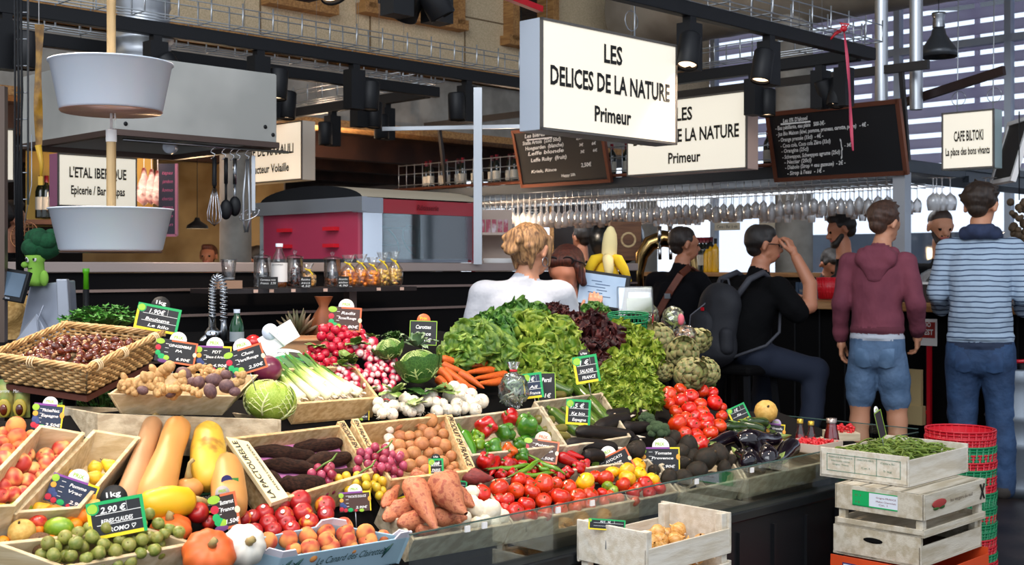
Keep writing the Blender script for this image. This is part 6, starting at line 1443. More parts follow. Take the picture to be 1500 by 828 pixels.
def leafmat(name,a,b,c3=None,tl=.25,sc=3.2):
    m = mat(name,a,.42,c2=b,ns=sc,c3=c3,rand=.1,spec=.4,bump=.35,bs=16); n = m.node_tree; p = n.nodes['Principled BSDF']
    o = [x for x in n.nodes if x.type == 'OUTPUT_MATERIAL'][0]; tr = n.nodes.new('ShaderNodeBsdfTranslucent'); mx = n.nodes.new('ShaderNodeMixShader'); mx.inputs[0].default_value = tl
    l = [x for x in n.links if x.to_node == p and x.to_socket.name == 'Base Color']
    if l: n.links.new(l[0].from_socket,tr.inputs[0])
    n.links.new(p.outputs[0],mx.inputs[1]); n.links.new(tr.outputs[0],mx.inputs[2]); n.links.new(mx.outputs[0],o.inputs[0])
    return m
M_lb = leafmat('butterhead_leaf','#426a20','#88a442','#5e7f2a',.13); M_lg = leafmat('batavia_leaf','#587c22','#a2b248','#7a9430',.14); M_lc = leafmat('curly_leaf','#66861f','#a8b648','#839a2e',.15); M_lr = leafmat('red_leaf','#2c1012','#5a2622','#3a1618'); M_ld = leafmat('frilly_leaf','#2f5e20','#628a38','#46752a',.12)
P_bh = proto(lettuce(30,.07,5,.62,.55,1,1.0),'lettuce_head',M_lb); P_bt = proto(lettuce(32,.12,7,.55,.5,2,1.0,20),'lettuce_head',M_lg); P_cu = proto(lettuce(44,.16,11,.5,.45,3,1.0,24),'lettuce_head',M_lc); P_rd = proto(lettuce(38,.17,8,.42,.5,4,1.0,20),'lettuce_head',M_lr); P_fr = proto(lettuce(40,.15,10,.5,.4,5,1.0,22),'lettuce_head',M_ld)
for p_ in (P_bh,P_bt,P_cu,P_rd,P_fr): KIDS[p_.name] = [MB().lathe([(.0001,-.16),(.14,-.15),(.12,.1)],10).ob('lettuce_stalk',M_mst,link=False)]
def let(p,px,py,r,lift,label,tilt=.5,sp=0,zr=0): q, rr = sz(px,py+9,r*.86,lift*.85); clone(p,T(q) @ RX(tilt) @ RY(sp) @ RZ(zr),label,'lettuce','lettuces heaped in the middle').matrix_world = T(q) @ RX(tilt) @ RY(sp) @ RZ(zr) @ SCL(rr)
for p_, px, py, r, lf_, lab, tl, sp in (
    (P_bh,690,492,46,.9,'smooth butterhead lettuce at upper left of the heap',.7,-.3),(P_bh,672,508,38,.6,'smooth butterhead lettuce at the left edge, above the carrots',.8,-.4),(P_bh,718,508,42,.7,'smooth butterhead lettuce above the carrot tips',.9,-.1),
    (P_fr,722,476,38,1.2,'dark frilly lettuce in front of the woman in white',.5,-.2),(P_fr,768,462,42,1.4,'dark frilly lettuce at the top of the heap',.4,.1),(P_bt,778,488,54,1.0,'large green batavia lettuce in the middle of the heap',.8,.0),(P_bt,814,486,44,1.2,'green batavia lettuce at the right top of the heap',.6,.3),
    (P_bt,818,512,46,.8,'green batavia lettuce right of the middle one',.8,.3),(P_bt,778,528,44,.6,'green batavia lettuce above the plastic bag',.9,.1),(P_bt,824,544,34,.5,'lowest green batavia lettuce, above the courgettes',.9,.2),(P_bh,752,530,28,.5,'small green lettuce above the right end of the carrots',.9,0),
    (P_rd,868,486,50,1.1,'dark red lettuce behind the upper part of the salad price tag',.6,.2),(P_rd,862,520,44,.7,'dark red lettuce behind the salad price tag',.8,.2),(P_rd,888,516,42,.9,'dark red lettuce against the curly one',.7,.3),(P_rd,815,452,24,2.2,'tip of dark red lettuce beside the green heap top',.4,.2),
    (P_cu,912,496,42,1.1,'pale curly lettuce at the top of the curly heap',.6,.2),(P_cu,936,512,40,.9,'pale curly lettuce on the right of the curly heap',.7,.4),(P_cu,918,545,46,.8,'large pale curly lettuce in the middle',.9,.1),(P_cu,894,560,36,.6,'pale curly lettuce at lower left, by the courgettes',.9,-.1),(P_cu,938,568,38,.6,'pale curly lettuce at lower right, above the broccoli',.9,.3),(P_cu,908,584,34,.5,'lowest pale curly lettuce, above the black radishes',1.,.0),
    (P_fr,872,452,24,2.2,'dark frilly lettuce behind the red ones, below the till',.4,.1)): let(p_,px,py,r,lf_,lab,tl,sp,px*.7)
# ---------------------------------------------------------------- ginger, potatoes, chestnuts
M_gin = mat('ginger_skin','#c9a26c',.65,c2='#b0854e',ns=4,bump=.3,bs=30,rand=.08)
def ginger(seed):
    rg = random.Random(seed); m = MB(); x = 0
    for i in range(5): m.ell((x,rg.uniform(-.15,.15),rg.uniform(-.1,.1)),(.46*rg.uniform(.8,1.2),.44*rg.uniform(.8,1.1),.40),12,8,fn=lambda d:1+.03*math.sin(d.x*22)); x += .42
    for i in range(4): b = rg.uniform(.1,1.6); a = rg.uniform(0,6.3); m.ell((b,.42*math.cos(a),.42*math.sin(a)),(.24,.32*abs(math.cos(a))+.2,.32*abs(math.sin(a))+.2),10,7)
    return proto(m,'ginger_root',M_gin)
p_gi = [ginger(1),ginger(2),ginger(3)]
def atY(px,py,Y): return pY(px,py,Y)
BQ = sum(rim4,Vector())/4
def inbq(px,py,r,f):
    p = pY(px,py,q0[0].y+f); return p, r*p.y/F
GI = [(200,560,22,.05,.3),(232,548,22,.1,.5),(222,565,16,.04,-.2),(262,566,18,.05,1.2),(244,572,16,.03,.2),(280,572,14,.03,-.4),(286,540,13,.16,.2),(300,547,12,.15,.9),(318,547,13,.15,-.3),(346,562,16,.06,.8),(296,552,10,.14,0),(188,568,14,.03,-.6)]
o_ = []
for i, (px,py,r,f,rz) in enumerate(GI): q, rr = inbq(px,py,r,f); o_.append(clone(p_gi[i % 3],T(q) @ RY(-rz) @ RX(R.uniform(0,6)) @ SCL(rr*1.0) @ T(-.8,0,0),'','ginger','ginger roots'))
rowlabels(o_,'knobbly tan ginger root in the flared tray',3)
M_ppo = mat('purple_potato','#5a3f44',.6,c2='#6f5250',ns=3,bump=.2,bs=20,rand=.12); p_pp = proto(MB().ell((0,0,0),(1.1,.9,.85),16,11,fn=lambda d:1+.05*noise.noise(d*2.5)),'potato',M_ppo,[(MB().ell((.6,-.5,.45),(.1,.1,.06),6,4).ell((-.3,-.6,.5),(.1,.1,.06),6,4),'potato_eye',M_bra)])
o_ = []
for px, py, r, f in ((269,549,12,.12),(291,561,11,.07),(313,557,11.5,.08),(332,566,12,.05),(308,573,11,.04),(331,550,9,.13),(250,574,10,.04),(209,572,8,.03),(344,574,8,.04),(280,560,8,.08)): q, rr = inbq(px,py,r,f); o_.append(clone(p_pp,T(q) @ rrot() @ SCL(rr),'','potato','purple potatoes'))
rowlabels(o_,'purple potato among the ginger',2)
# chestnut basket from four rim corners
BK = [pY(127,542,3.1),pY(237,490,3.45),pY(95,477,3.55),pY(-15,522,3.2)]
bn = ((BK[1]-BK[0]).cross(BK[3]-BK[0])).normalized(); bc = sum(BK,Vector())/4; bd = .075
bb_ = [p+(bc-p)*.16-bn*bd for p in BK]
M_wick = mat('wicker','#d2ab72',.65,c2='#a07a48',ns=30,rand=0,bump=.3,bs=80); M_wick2 = mat('wicker_grey','#a8977c',.7,c2='#83704f',ns=30)
t = empty('wicker_basket',T(bc-bn*bd),'shallow rectangular wicker basket full of chestnuts','basket'); Mi = T(bn*bd-bc)
m = MB(); m2 = MB(); m3 = MB()
for k in range(4):
    a, b, a0, b0 = BK[k], BK[(k+1) % 4], bb_[k], bb_[(k+1) % 4]; n = int((b-a).length/.018)
    for i in range(n+1):                                              # upright stakes, woven with bands
        f = i/n; p0, p1 = a0.lerp(b0,f), a.lerp(b,f); m.tube([Mi @ p0,Mi @ p1],.0028,5)
    o_ = (b-a).cross(bn).normalized()*.0045
    for j in range(9):
        g = (j+.5)/9; pts = []
        for i in range(n*2+1): f = i/(n*2); q = a0.lerp(a,g).lerp(b0.lerp(b,g),f); pts.append(Mi @ (q+o_*math.sin(PI*i/2+PI*(j % 2))))
        m2.tube(pts,.0042,5)
    for j in range(6):                                                # twisted rim bundle
        pts = []
        for i in range(13): f = -.03+1.06*i/12; w = f*14+j*1.05; pts.append(Mi @ (a.lerp(b,f)+bn*(.004+.007*math.sin(w))+o_*1.6*math.cos(w)))
        m3.tube(pts,.0036,5)
m.ob('stake',M_wick2,t); m2.ob('weave',M_wick,t); m3.ob('rim',mat('wicker_rim','#cfa873',.6,c2='#a8804a',ns=30),t)
m = MB(); m.hexa([Mi @ p for p in bb_]+[Mi @ (p+bn*.004) for p in bb_]); m.ob('base',M_wick2,t)
m = MB()
for f0 in ((BK[0],BK[1],.12),(BK[0],BK[1],.88),(BK[3],BK[0],.45),(BK[0],BK[1],.45)):
    q = f0[0].lerp(f0[1],f0[2]); x = (f0[1]-f0[0]).normalized()
    for s in (-.008,0,.008): m.tube([Mi @ (q+x*s+bn*.014*math.cos(w)+bn.cross(x)*.014*math.sin(w)) for w in np.linspace(0,2*PI,10)],.0022,4)
m.ob('binding',mat('pale_cane','#dcc39a',.5),t)
M_che = mat('chestnut_shell','#4a1a0c',.18,c2='#6a2a12',ns=1.2,rand=.2,coat=.5); M_ches = mat('chestnut_scar','#b48a62',.7)
p_che = proto(MB().ell((0,0,0),(1.1,.9,.75),14,9,fn=lambda d:1+.18*max(0,d.x)**6),'chestnut',M_che,[(MB().ell((-.78,0,0),(.36,.62,.5),10,6),'shell_scar',M_ches)])
rg = random.Random(12); cx_ = []
def bfl(f,g,h): return BK[0].lerp(BK[1],f).lerp(BK[3].lerp(BK[2],f),g)+bn*h
for i in range(170):
    best = None
    for k in range(12):
        f, g = rg.uniform(.09,.91), rg.uniform(.09,.91); h = -.045+.042*(1-(2*f-1)**2)*(1-(2*g-1)**2); p = bfl(f,g,h)
        hh = 0
        for c in cx_:
            d = c-p; l = d.dot(bn); tt = (d-bn*l).length
            if tt < .019: hh = max(hh,l+math.sqrt(.019**2-tt*tt))
        if best is None or hh < best[0]: best = (hh,p)
    if best[0] < .05: cx_.append(best[1]+bn*best[0])
for p in cx_: clone(p_che,T(p) @ rrot() @ SCL(.0125*rg.uniform(.85,1.15)),'shiny brown chestnut heaped in the wicker basket','chestnut','chestnuts in the wicker basket')
# stand under the basket
t = empty('basket_stand',T(bc.x,bc.y,0),'black post stand with a brown board under the chestnut basket','stand'); Mi = T(-bc.x,-bc.y,0)
m = MB(); q = [p-bn*.006 for p in bb_]; q2 = [p-bn*.022 for p in bb_]; m.hexa([Mi @ p for p in q2]+[Mi @ p for p in q]); m.ob('board',mat('stand_board','#5a2f22',.6),t)
MB().tube([(-.02,0,.02),(-.02,0,bc.z-bd-.02)],.018,12).ob('post',M_black,t); MB().box((0,0,.015),(.3,.3,.03)).ob('foot_plate',M_black,t)
# parsley behind the basket
def parsley(P,r,n,label,seed,h=1.0):
    rg = random.Random(seed); t = empty('parsley_bunch',T(P),label,'herbs'); m = MB(); s = MB()
    for i in range(n):
        a = rg.uniform(0,6.3); d = r*math.sqrt(rg.uniform(.02,1)); q = Vector((d*math.cos(a)*1.5,d*math.sin(a),r*h*(.25+.55*(1-(d/r)**2))*rg.uniform(.6,1.1)))
        s.tube([(q.x*.2,q.y*.2,-r*.3),q*.7,q],.0012,3)
        for k in range(5):
            b = 2*PI*k/5+rg.uniform(-.3,.3); e = rg.uniform(-.4,.7); w = .010*rg.uniform(.8,1.3); x = Vector((math.cos(b)*math.cos(e),math.sin(b)*math.cos(e),math.sin(e))); y = Vector((-math.sin(b),math.cos(b),rg.uniform(-.3,.3)))
            m.add([q,q+x*w*.8+y*w*.7,q+x*w*1.1+y*w*.25,q+x*w*1.8,q+x*w*1.1-y*w*.25,q+x*w*.8-y*w*.7],[(0,1,2),(0,2,3),(0,3,4),(0,4,5)])
    m.ob('leaves',mat('parsley_leaf','#2f6a22',.5,c2='#4a8a2e',ns=30),t); s.ob('stalks',M_stem,t)
parsley(pY(152,477,3.62),.085,150,'bunch of flat green parsley behind the chestnut basket',3,.8)
parsley(pY(150,602,3.55),.08,90,'dark herb bunch in the shade under the chestnut basket',4,1.0)
# ================================================================= PRICE TAGS
TM_ = [M_green,mat('berry_red','#c0243a',.4),mat('berry_blue','#3a4a80',.4),M_orange,M_lime,mat('slice_orange','#f0a83a',.4),mat('tag_aubergine','#6a3a78',.4),mat('tag_cream','#e4d9b8',.4)]
def ptag(px,py,w,h,rot,style,lines,label,head=None,board=None,Y=None,yaw=0.,lean_=.15,stick=True,cat='price tag'):
    q = pY(px,py,Y) if Y else hit(px,py+h*.5,.01+.0)
    if not Y: q = pY(px,py,q.y-.015)
    k = q.y/F; W_, H_ = w*k, h*k
    az = math.atan2(q.x,q.y)
    M = T(q) @ RZ(-az+yaw) @ RX(-lean_) @ RY(math.radians(-rot))
    t = empty('price_tag',M,label,cat,'price tags on the stall')
    th = .0025; bm = board or M_slate
    MB().box((0,0,0),(W_,th,H_)).ob('tag_board',bm,t,bevel=.001)
    F0 = T(0,-th/2-.0004,0) @ RX(PI/2); m = MB(); b = .055*H_+.0012; mats = []
    def strip(x0,y0,x1,y1,mi): m.box(((x0+x1)/2,-th/2-.0004,(y0+y1)/2),(x1-x0,.0006,y1-y0),None,mi)
    X, Y_ = W_/2, H_/2
    if style == 'bio':
        strip(-X,Y_-b*1.3,X,Y_,0); strip(X-b*1.3,-Y_,X,Y_-b*1.3,0); strip(-X,-Y_,-X+b*1.3,Y_-b*1.3,1); strip(-X+b*1.3,-Y_,X-b*1.3,-Y_+b*1.3,1); mats = [M_green,M_yellow]
        m.ob('coloured_edge',mats,t)
        c = MB(); r = .13*H_; c.lathe([(.0001,0),(r,0)],16,T(-X+r*1.2,-th/2-.0009,Y_-r*1.3) @ RX(PI/2)); c.ob('round_logo',M_lime,t)
        c = MB(); c.lathe([(r*1.05,0),(r*1.3,0)],16,T(-X+r*1.2,-th/2-.0008,Y_-r*1.3) @ RX(PI/2)); c.ob('logo_ring',M_green,t)
        l = MB(); l.box((.04*W_,-th/2-.0005,.14*H_),(W_*.8,.0004,.012*H_+.0003)); l.box((.04*W_,-th/2-.0005,-.14*H_),(W_*.8,.0004,.012*H_+.0003)); l.box((.2*W_,-th/2-.0005,.29*H_),(.0005,.0004,.26*H_)); l.ob('ruled_line',M_chalk,t)
        pos = [(-.04,.22,.17),(.0,-.06,.12),(.05,-.3,.12)]
    elif style in ('fruit','veg'):
        if style == 'fruit': strip(-X,Y_-b,X*.5,Y_,0); strip(X*.5,Y_-b,X,Y_,1); strip(X-b*.7,-Y_,X,Y_-b,1); mats = [M_purple,M_yellow]
        else: strip(-X*.3,Y_-b,X,Y_,0); strip(X-b,-Y_,X,Y_-b,0); strip(-X*.2,-Y_,X-b,-Y_+b,0); mats = [M_orange]
        m.ob('coloured_edge',mats,t)
        d = MB()
        def blob(x,y,r,mi,e=1.): d.lathe([(.0001,.0009),(r*H_,.0004)],14,T(x*W_,-th/2-.0003,y*H_) @ RX(PI/2) @ SCL(e,1,1),mi)
        if style == 'fruit':
            blob(-.43,.34,.13,4); blob(-.42,.1,.1,5); blob(-.4,-.12,.12,2); blob(-.32,-.2,.09,2); blob(-.43,-.34,.11,1); blob(-.3,-.4,.1,1); blob(-.15,-.4,.1,0,1.3); blob(.02,-.44,.07,1); blob(.46,.1,.12,5,.7); blob(.2,-.45,.08,4,1.5)
        else:
            blob(-.42,.38,.12,4,1.5); blob(-.45,.1,.12,1); blob(-.44,-.12,.11,0); blob(-.34,-.26,.12,0,1.2); blob(-.22,-.3,.11,4,1.2); blob(-.3,-.44,.09,6,2.2); blob(.46,-.02,.1,7,.8)
        d.ob('painted_fruit' if style == 'fruit' else 'painted_vegetables',TM_,t)
        l = MB()
        for y in (.3,.12,-.06,-.22): l.box((-.24*W_,-th/2-.0005,y*H_),(.09*W_,.0004,.012*H_+.0003))
        l.ob('ruled_line',M_chalk,t)
        pos = [(.08,.25,.12),(.06,.05,.11),(.2,-.3,.12)]
    else:
        strip(-X,Y_-b*.4,X,Y_,0); strip(-X,-Y_,X,-Y_+b*.4,0); strip(-X,-Y_,-X+b*.4,Y_,0); strip(X-b*.4,-Y_,X,Y_,0); m.ob('coloured_edge',[M_lime],t); pos = [(0,.22,.16),(0,-.05,.15),(.05,-.32,.15)]
    if head:
        hm, ht, hc = head; r = min(.25*W_,.36*H_) if W_ > H_*.8 else .3*W_
        o = MB().lathe([(.0001,.001),(r,.001),(r,-.001),(.0001,-.001)],24,T((.0 if style != 'fruit' else .02)*W_,.0018,Y_+.05*r) @ RX(PI/2)).ob('tag_header',hm,t)
        l = MB(); write(l,ht,0,Y_+.18*r,r*.4,r*1.05,T(0,-.0002,0) @ RX(PI/2),bold=.02); l.ob('header_lettering',hc,t)
    l = MB()
    for s, (x,y,hh) in zip(lines,pos):
        if s: ln = min(.56,.07*len(s)*H_/W_*1.5+.04); write(l,s,x*W_,(y-.05)*H_,hh*H_,ln*W_,T(0,-th/2-.0009,0) @ RX(PI/2),shear=.2,bold=.02)
    if l.v: l.ob('chalk_writing',M_chalk,t)
    if stick: MB().tube([(0,.003,-Y_*.6),(0,.006,-Y_-.05)],.0015,5).ob('tag_stick',M_galv,t)
    return t
HK = (M_ink,'1kg',M_chalk); HW = (M_paper,'PRIX',M_lime); HO = (M_orange,'Prix',M_yellow); HX = (M_ink,'la Pièce',M_chalk); HL = (mat('lilac_card','#b9a8cc',.5),'PRIX',M_lime)
ptag(231,467,62,38,-12,'bio',['1.90€','Boulogne','Le kilo'],'green and yellow edged tag behind the chestnut basket, 1kg disc on top',HK,Y=3.45)
ptag(258,516,58,34,-10,'veg',['GINGEMBRE','PA','6.90€'],'ginger price tag with painted vegetables at the basket corner',HW,Y=3.3)
ptag(313,525,50,36,-3,'fruit',['PDT','Bleue d Artois','4.90€'],'purple edged potato price tag behind the purple potatoes',HW,Y=3.42)
ptag(361,528,54,38,17,'veg',['Chou','Vert/Rouge','2.50€'],'tilted orange edged cabbage price tag before the red cabbage',HW,Y=3.25)
ptag(506,468,46,36,-4,'veg',['Radis','Rose/Rouge','1.80€'],'brown radish price tag standing above the red radishes',HW,M_slatew,Y=3.95)
ptag(620,488,40,36,-2,'plain',['Carottes','France','1.90€'],'dark carrot price tag with orange disc above the cabbages',HO,Y=4.05)
ptag(70,611,42,38,-8,'fruit',['Pêches/Nect.','Espagne','2.50€'],'blue peach price tag at the top of the left peach crate',HW,M_slateb)
ptag(105,723,68,42,-22,'fruit',['Pomme','Vrac','2.90€'],'blue apple price tag lying tilted on the yellow pears',HW,M_slateb,Y=2.72)
ptag(108,788,50,24,-4,'fruit',['Mangue','',''],'dark mango price tag half hidden behind the greengage tag',HW,Y=2.7)
ptag(171,758,80,54,8,'bio',['2.90 €','REINES-CLAUDES','PROMO ♡'],'large green and yellow greengage price tag at the back of the plum crate',HK,Y=2.62)
ptag(303,737,50,30,8,'bio',['1.50€','Kg',''],'green edged tag behind the small pale squash, 1kg disc on top',HK,Y=2.95)
ptag(331,749,36,52,8,'veg',['Butternut','France','1.50€'],'tall dark brown tag in front of the pale butternut squash',(mat('grey_card','#b5aaa4',.5),'PRIX',M_lime),mat('tag_umber','#2c211d',.5),Y=2.8,yaw=.25)
ptag(520,735,46,29,3,'fruit',['PATATE DOUCE','','2.90€'],'sweet potato price tag at the corner of the blue box',HW,M_slatew,Y=3.1)
ptag(579,720,44,24,14,'bio',['1 €','',''],'green edged tag behind the sweet potatoes, below the pink grapes',HK,Y=3.28)
ptag(639,687,22,30,2,'bio',['CHAMP','PARIS','4.90€'],'small narrow green edged tag stuck among the brown mushrooms',HX)
ptag(661,712,46,18,-6,'bio',['1€','',''],'green edged tag behind the largest sweet potato, 1kg disc on top',HK,Y=3.4)
ptag(520,602,42,28,0,'fruit',['Oignon','Blanc/Nouveau','France'],'purple edged onion price tag left of the white spring onions',HW,Y=3.62)
ptag(793,661,50,34,-8,'veg',['Poivrons','Vert/Rouge','3.50€'],'brown pepper price tag lying on the red and green peppers',(mat('pinkish_card','#e8cfc0',.5),'PRIX',M_orange),M_slatew,Y=3.72,lean_=.4)
ptag(781,565,28,37,7,'bio',['1€','Ail','France'],'green edged dark tag right of the plastic herb bag',None,M_slateb,Y=4.0)
ptag(801,567,26,42,1,'plain',['Persil','','1€'],'plain dark tag half hidden behind the green edged one by the herb bag',None,Y=4.08)
ptag(859,541,36,40,10,'bio',['1 €','SALADES','FRANCE'],'green and yellow salad price tag in front of the red lettuce',HX,Y=4.1)
ptag(847,604,36,37,-3,'bio',['1.5 €','Kg bio','Espagne'],'green and yellow courgette price tag on the courgette crate',None,Y=3.95)
ptag(899,682,56,34,27,'veg',['AVOCATS','pièce','0.90'],'tilted avocado price tag behind the yellow tomatoes',HW,Y=3.85)
ptag(967,673,57,35,1,'fruit',['Tomate','Provence','3.90€'],'purple edged tomato price tag standing by the avocados',HW,Y=3.95)
ptag(1082,606,28,24,26,'bio',['1€','Kg',''],'small tilted green edged tag right of the right-hand tomatoes',None,Y=4.7)
ptag(1136,635,26,28,-5,'fruit',['Groseille','France','3.50€'],'purple edged berry price tag behind the eggplants, near the bottles',HL,Y=4.75)
# back of a tag, leaflet, printed chestnut bags
q = pY(408,495,3.72); k = q.y/F; t = empty('price_tag',T(q) @ RX(-.2) @ RY(-.55),'blank white back of a tag with a round disc, above the leek leaflet','price tag')
MB().box((0,0,0),(56*k,.003,30*k)).ob('tag_board',M_paper,t,bevel=.002); MB().lathe([(.0001,.001),(12*k,.001),(12*k,-.001),(.0001,-.001)],24,T(-6*k,-.003,14*k) @ RX(PI/2)).ob('tag_header',M_white,t); MB().tube([(-6*k,-.006,14*k),(-2*k,-.012,2*k),(2*k,-.004,-16*k)],.004,6).ob('tag_clip',M_paper,t)
P = [pY(398,538,3.6),pY(456,533,3.66),pY(438,514,3.86),pY(388,517,3.8)]
t = empty('leaflet',T(P[0]),'printed blue and green leaflet lying on the leeks','leaflet'); Mi = T(-P[0]); mx = lambda a, b: Mi @ (P[0].lerp(P[1],a).lerp(P[3].lerp(P[2],a),b)+Vector((0,0,.01*math.sin(a*PI))))
MB().grid(mx,8,4).ob('leaflet_sheet',mat('leaflet_sky','#bcd4e2',.4,c2='#dfe9ee',ns=9),t); up = lambda f, z: (lambda a,b:f(a,b)+Vector((0,-.001,z)))
MB().grid(up(lambda a,b:mx(.1+.9*a,.05+.42*b),.0025),6,3).ob('green_band',M_green,t); MB().grid(up(lambda a,b:mx(.58+.36*a,.25+.4*b),.0038),4,3).ob('black_patch',M_ink,t)
m = MB(); qx = (P[1]-P[0]).normalized(); qy = (P[3]-P[0]).normalized(); write(m,'Ail',.0,0,.018,.03,basis(mx(.38,.55)+Vector((0,0,.006)),qx,qy)); write(m,'fines herbes',.0,0,.008,.06,basis(mx(.4,.2)+Vector((0,0,.006)),qx,qy)); m.ob('lettering',mat('navy_ink','#1f3a7a',.5),t)
M_cbag = mat('printed_bag','#7f9a4a',.4,c2='#5f4a2a',ns=14,c3='#a8a05a');
for k_, (px,lab) in enumerate(((9,'left printed green bag with a chestnut picture under the basket'),(32,'right printed green bag with a chestnut picture under the basket'))):
    q = pY(px,612,3.25); t = empty('printed_bag',T(q) @ RZ(.1),lab,'bag'); k = q.y/F
    MB().grid(lambda a,b:((a-.5)*23*k,-.02*math.sin(a*PI)*math.sin(b*PI),b*56*k),6,8).grid(lambda a,b:((.5-a)*23*k,.02*math.sin(a*PI)*math.sin(b*PI)+.002,b*56*k),6,8).ob('bag_body',M_cbag,t)
    m = MB(); m.ell((0,-.02,13*k),(6*k,.008,9*k),12,8); m.ob('chestnut_print',M_che,t); m = MB(); m.ell((0,-.018,15*k),(10*k,.006,14*k),12,8); m.ob('husk_print',mat('husk_print','#b9a23a',.5),t)
    m = MB(); write(m,'Marrons',0,38*k,5*k,17*k,T(0,-.024,0) @ RX(PI/2),shear=.2); m.ob('lettering',M_paper,t)
# ================================================================= PLASTIC PACKS
M_film = clear('plastic_film',(.97,.98,1,1),.3,.08,milk=.03)
def crumple(P,sx,sy,sz_,seed,label,inner=None,name='plastic_bag',neck=None,tie=None,inner_n=30):
    t = empty(name,T(P),label,'plastic bag'); f = lambda d: 1+.16*noise.noise(d*2.2+Vector((seed,0,0)))+.10*noise.noise(d*6+Vector((seed,3,0)))+.04*noise.noise(d*15)
    m = MB().ell((0,0,0),(sx,sy,sz_),34,24,fn=f)
    if neck: m.lathe([(sx*.4,sz_*.8),(sx*.16,sz_*1.15),(sx*.3,sz_*1.4),(sx*.42,sz_*1.65)],14,wob=lambda a,q:1+.25*math.sin(a*5))
    m.ob('bag_film',M_film,t)
    if inner:
        rg = random.Random(seed); m = MB()
        for i in range(inner_n):
            a = rg.uniform(0,6.3); q = Vector((rg.uniform(-.6,.6)*sx,rg.uniform(-.6,.6)*sy,rg.uniform(-.6,.5)*sz_)); d = Vector((rg.uniform(-1,1)*sx*.5,rg.uniform(-.4,.4)*sy,rg.uniform(-.5,.5)*sz_)); m.tube([q-d*.7,q+Vector((0,0,.004)),q+d*.7],[.002,.005,.001],5)
        m.ob('bag_contents',inner,t)
    if tie: MB().tube([(sx*.2*math.cos(a),sx*.2*math.sin(a),sz_*1.15) for a in np.linspace(0,2*PI,10)],.004,5).ob('bag_tie',tie,t)
    return t
q, rr = sz(752,572,25,1.3); crumple(q,rr*.9,rr*.6,rr*1.0,2,'crumpled clear plastic bag of herbs above the peppers',mat('herb_inner','#5f8a4a',.5,c2='#c8d4c0',ns=9),neck=True,tie=M_redp)
q, rr = sz(930,448,22,2.8); t = empty('plastic_pack',T(q) @ RX(-.3),'flat clear plastic packs standing in the green basket behind the curly lettuce','plastic pack')
MB().box((0,0,.02),(.17,.05,.14)).ob('pack_film',M_film,t,bevel=.008); MB().box((.02,0,.0),(.12,.03,.07)).ob('pack_contents',mat('pack_salad','#7f8a58',.5,c2='#5f6f3a',ns=20),t)
q, rr = sz(899,450,16,2.9); t = empty('plastic_pack',T(q) @ RX(-.3) @ RY(.3),'clear plastic pack with a dark printed label, behind the green basket','plastic pack'); k = q.y/F
MB().box((0,0,.0),(38*k,.03,34*k)).ob('pack_film',M_film,t,bevel=.006); MB().box((0,-.017,.0),(26*k,.002,13*k)).ob('pack_label',mat('plum_label','#241a26',.4),t); m = MB(); write(m,'Aromates',0,-.004,.012,20*k,T(0,-.0185,0) @ RX(PI/2),shear=.4); m.ob('lettering',M_paper,t)
q, rr = sz(920,470,26,2.0); t = empty('plastic_basket',T(q) @ RX(.15),'small green plastic basket behind the curly lettuce','basket'); m = MB()
for z, r in ((.03,rr),(.022,rr*.99),(.0,rr*.96),(-.03,rr*.92)): m.tube([(r*1.15*math.cos(a),r*.8*math.sin(a),z) for a in np.linspace(0,2*PI,29)[:-1]],.0035,5,close=True)
for k_ in range(28): a = 2*PI*k_/28; m.tube([(rr*1.15*math.cos(a),rr*.8*math.sin(a),.03),(rr*1.06*math.cos(a),rr*.74*math.sin(a),-.03)],.002,4)
m.ob('basket_lattice',M_greenp,t); MB().box((0,0,-.03),(rr*1.5,rr*1.0,.004)).ob('basket_base',M_greenp,t)
q, rr = sz(952,464,15,2.2); t = crumple(q,rr*.9,rr*.7,rr*1.2,5,'clear pack of endives with a red stripe beside the green basket',mat('endive_inner','#d8dcae',.5,c2='#a8bf5a',ns=12)); MB().box((rr*.2,-rr*.75,0),(.008,.004,rr*1.3)).ob('red_stripe',M_redp,t)
q, rr = sz(986,468,17,2.4); t = crumple(q,rr,rr*.7,rr*1.1,6,'rounded clear pack of green salad with a pink label, right of the striped pack',mat('endive_inner','#d8dcae',.5,c2='#a8bf5a',ns=12)); MB().ell((rr*.6,-rr*.5,0),(rr*.3,rr*.3,rr*.5)).ob('pink_label',mat('pink_label','#d86a7a',.5),t)
q, rr = sz(1004,492,15,2.2); crumple(q,rr*1.1,rr*.7,rr*1.0,7,'clear pack with orange and red print above the artichokes',mat('pack_print','#d8c48a',.5,c2='#b8483a',ns=14))
# till monitor
q = pY(882,426,5.85); k = q.y/F; t = empty('till_monitor',T(q) @ RZ(-.15) @ RX(-.15) @ RY(.14),'black touch screen till in front of the two women','monitor')
MB().box((0,0,0),(78*k,.03,54*k)).ob('monitor_case',M_black,t,bevel=.005); MB().box((-.002,-.016,0),(66*k,.004,45*k)).ob('screen',mat('till_screen','#7f96b0',.2,emit=.45,c2='#9db0c4',ns=4),t)
m = MB()
for j in range(6): m.box((-.03+.03*(j % 2),-.0185,.04-.014*j),(.05+.02*(j % 3),.001,.004))
m.ob('screen_text',mat('screen_blue','#2f4f7a',.4),t); MB().bar((0,.02,-.05),(0,.1,-.3),.05).ob('monitor_stand',M_black,t)
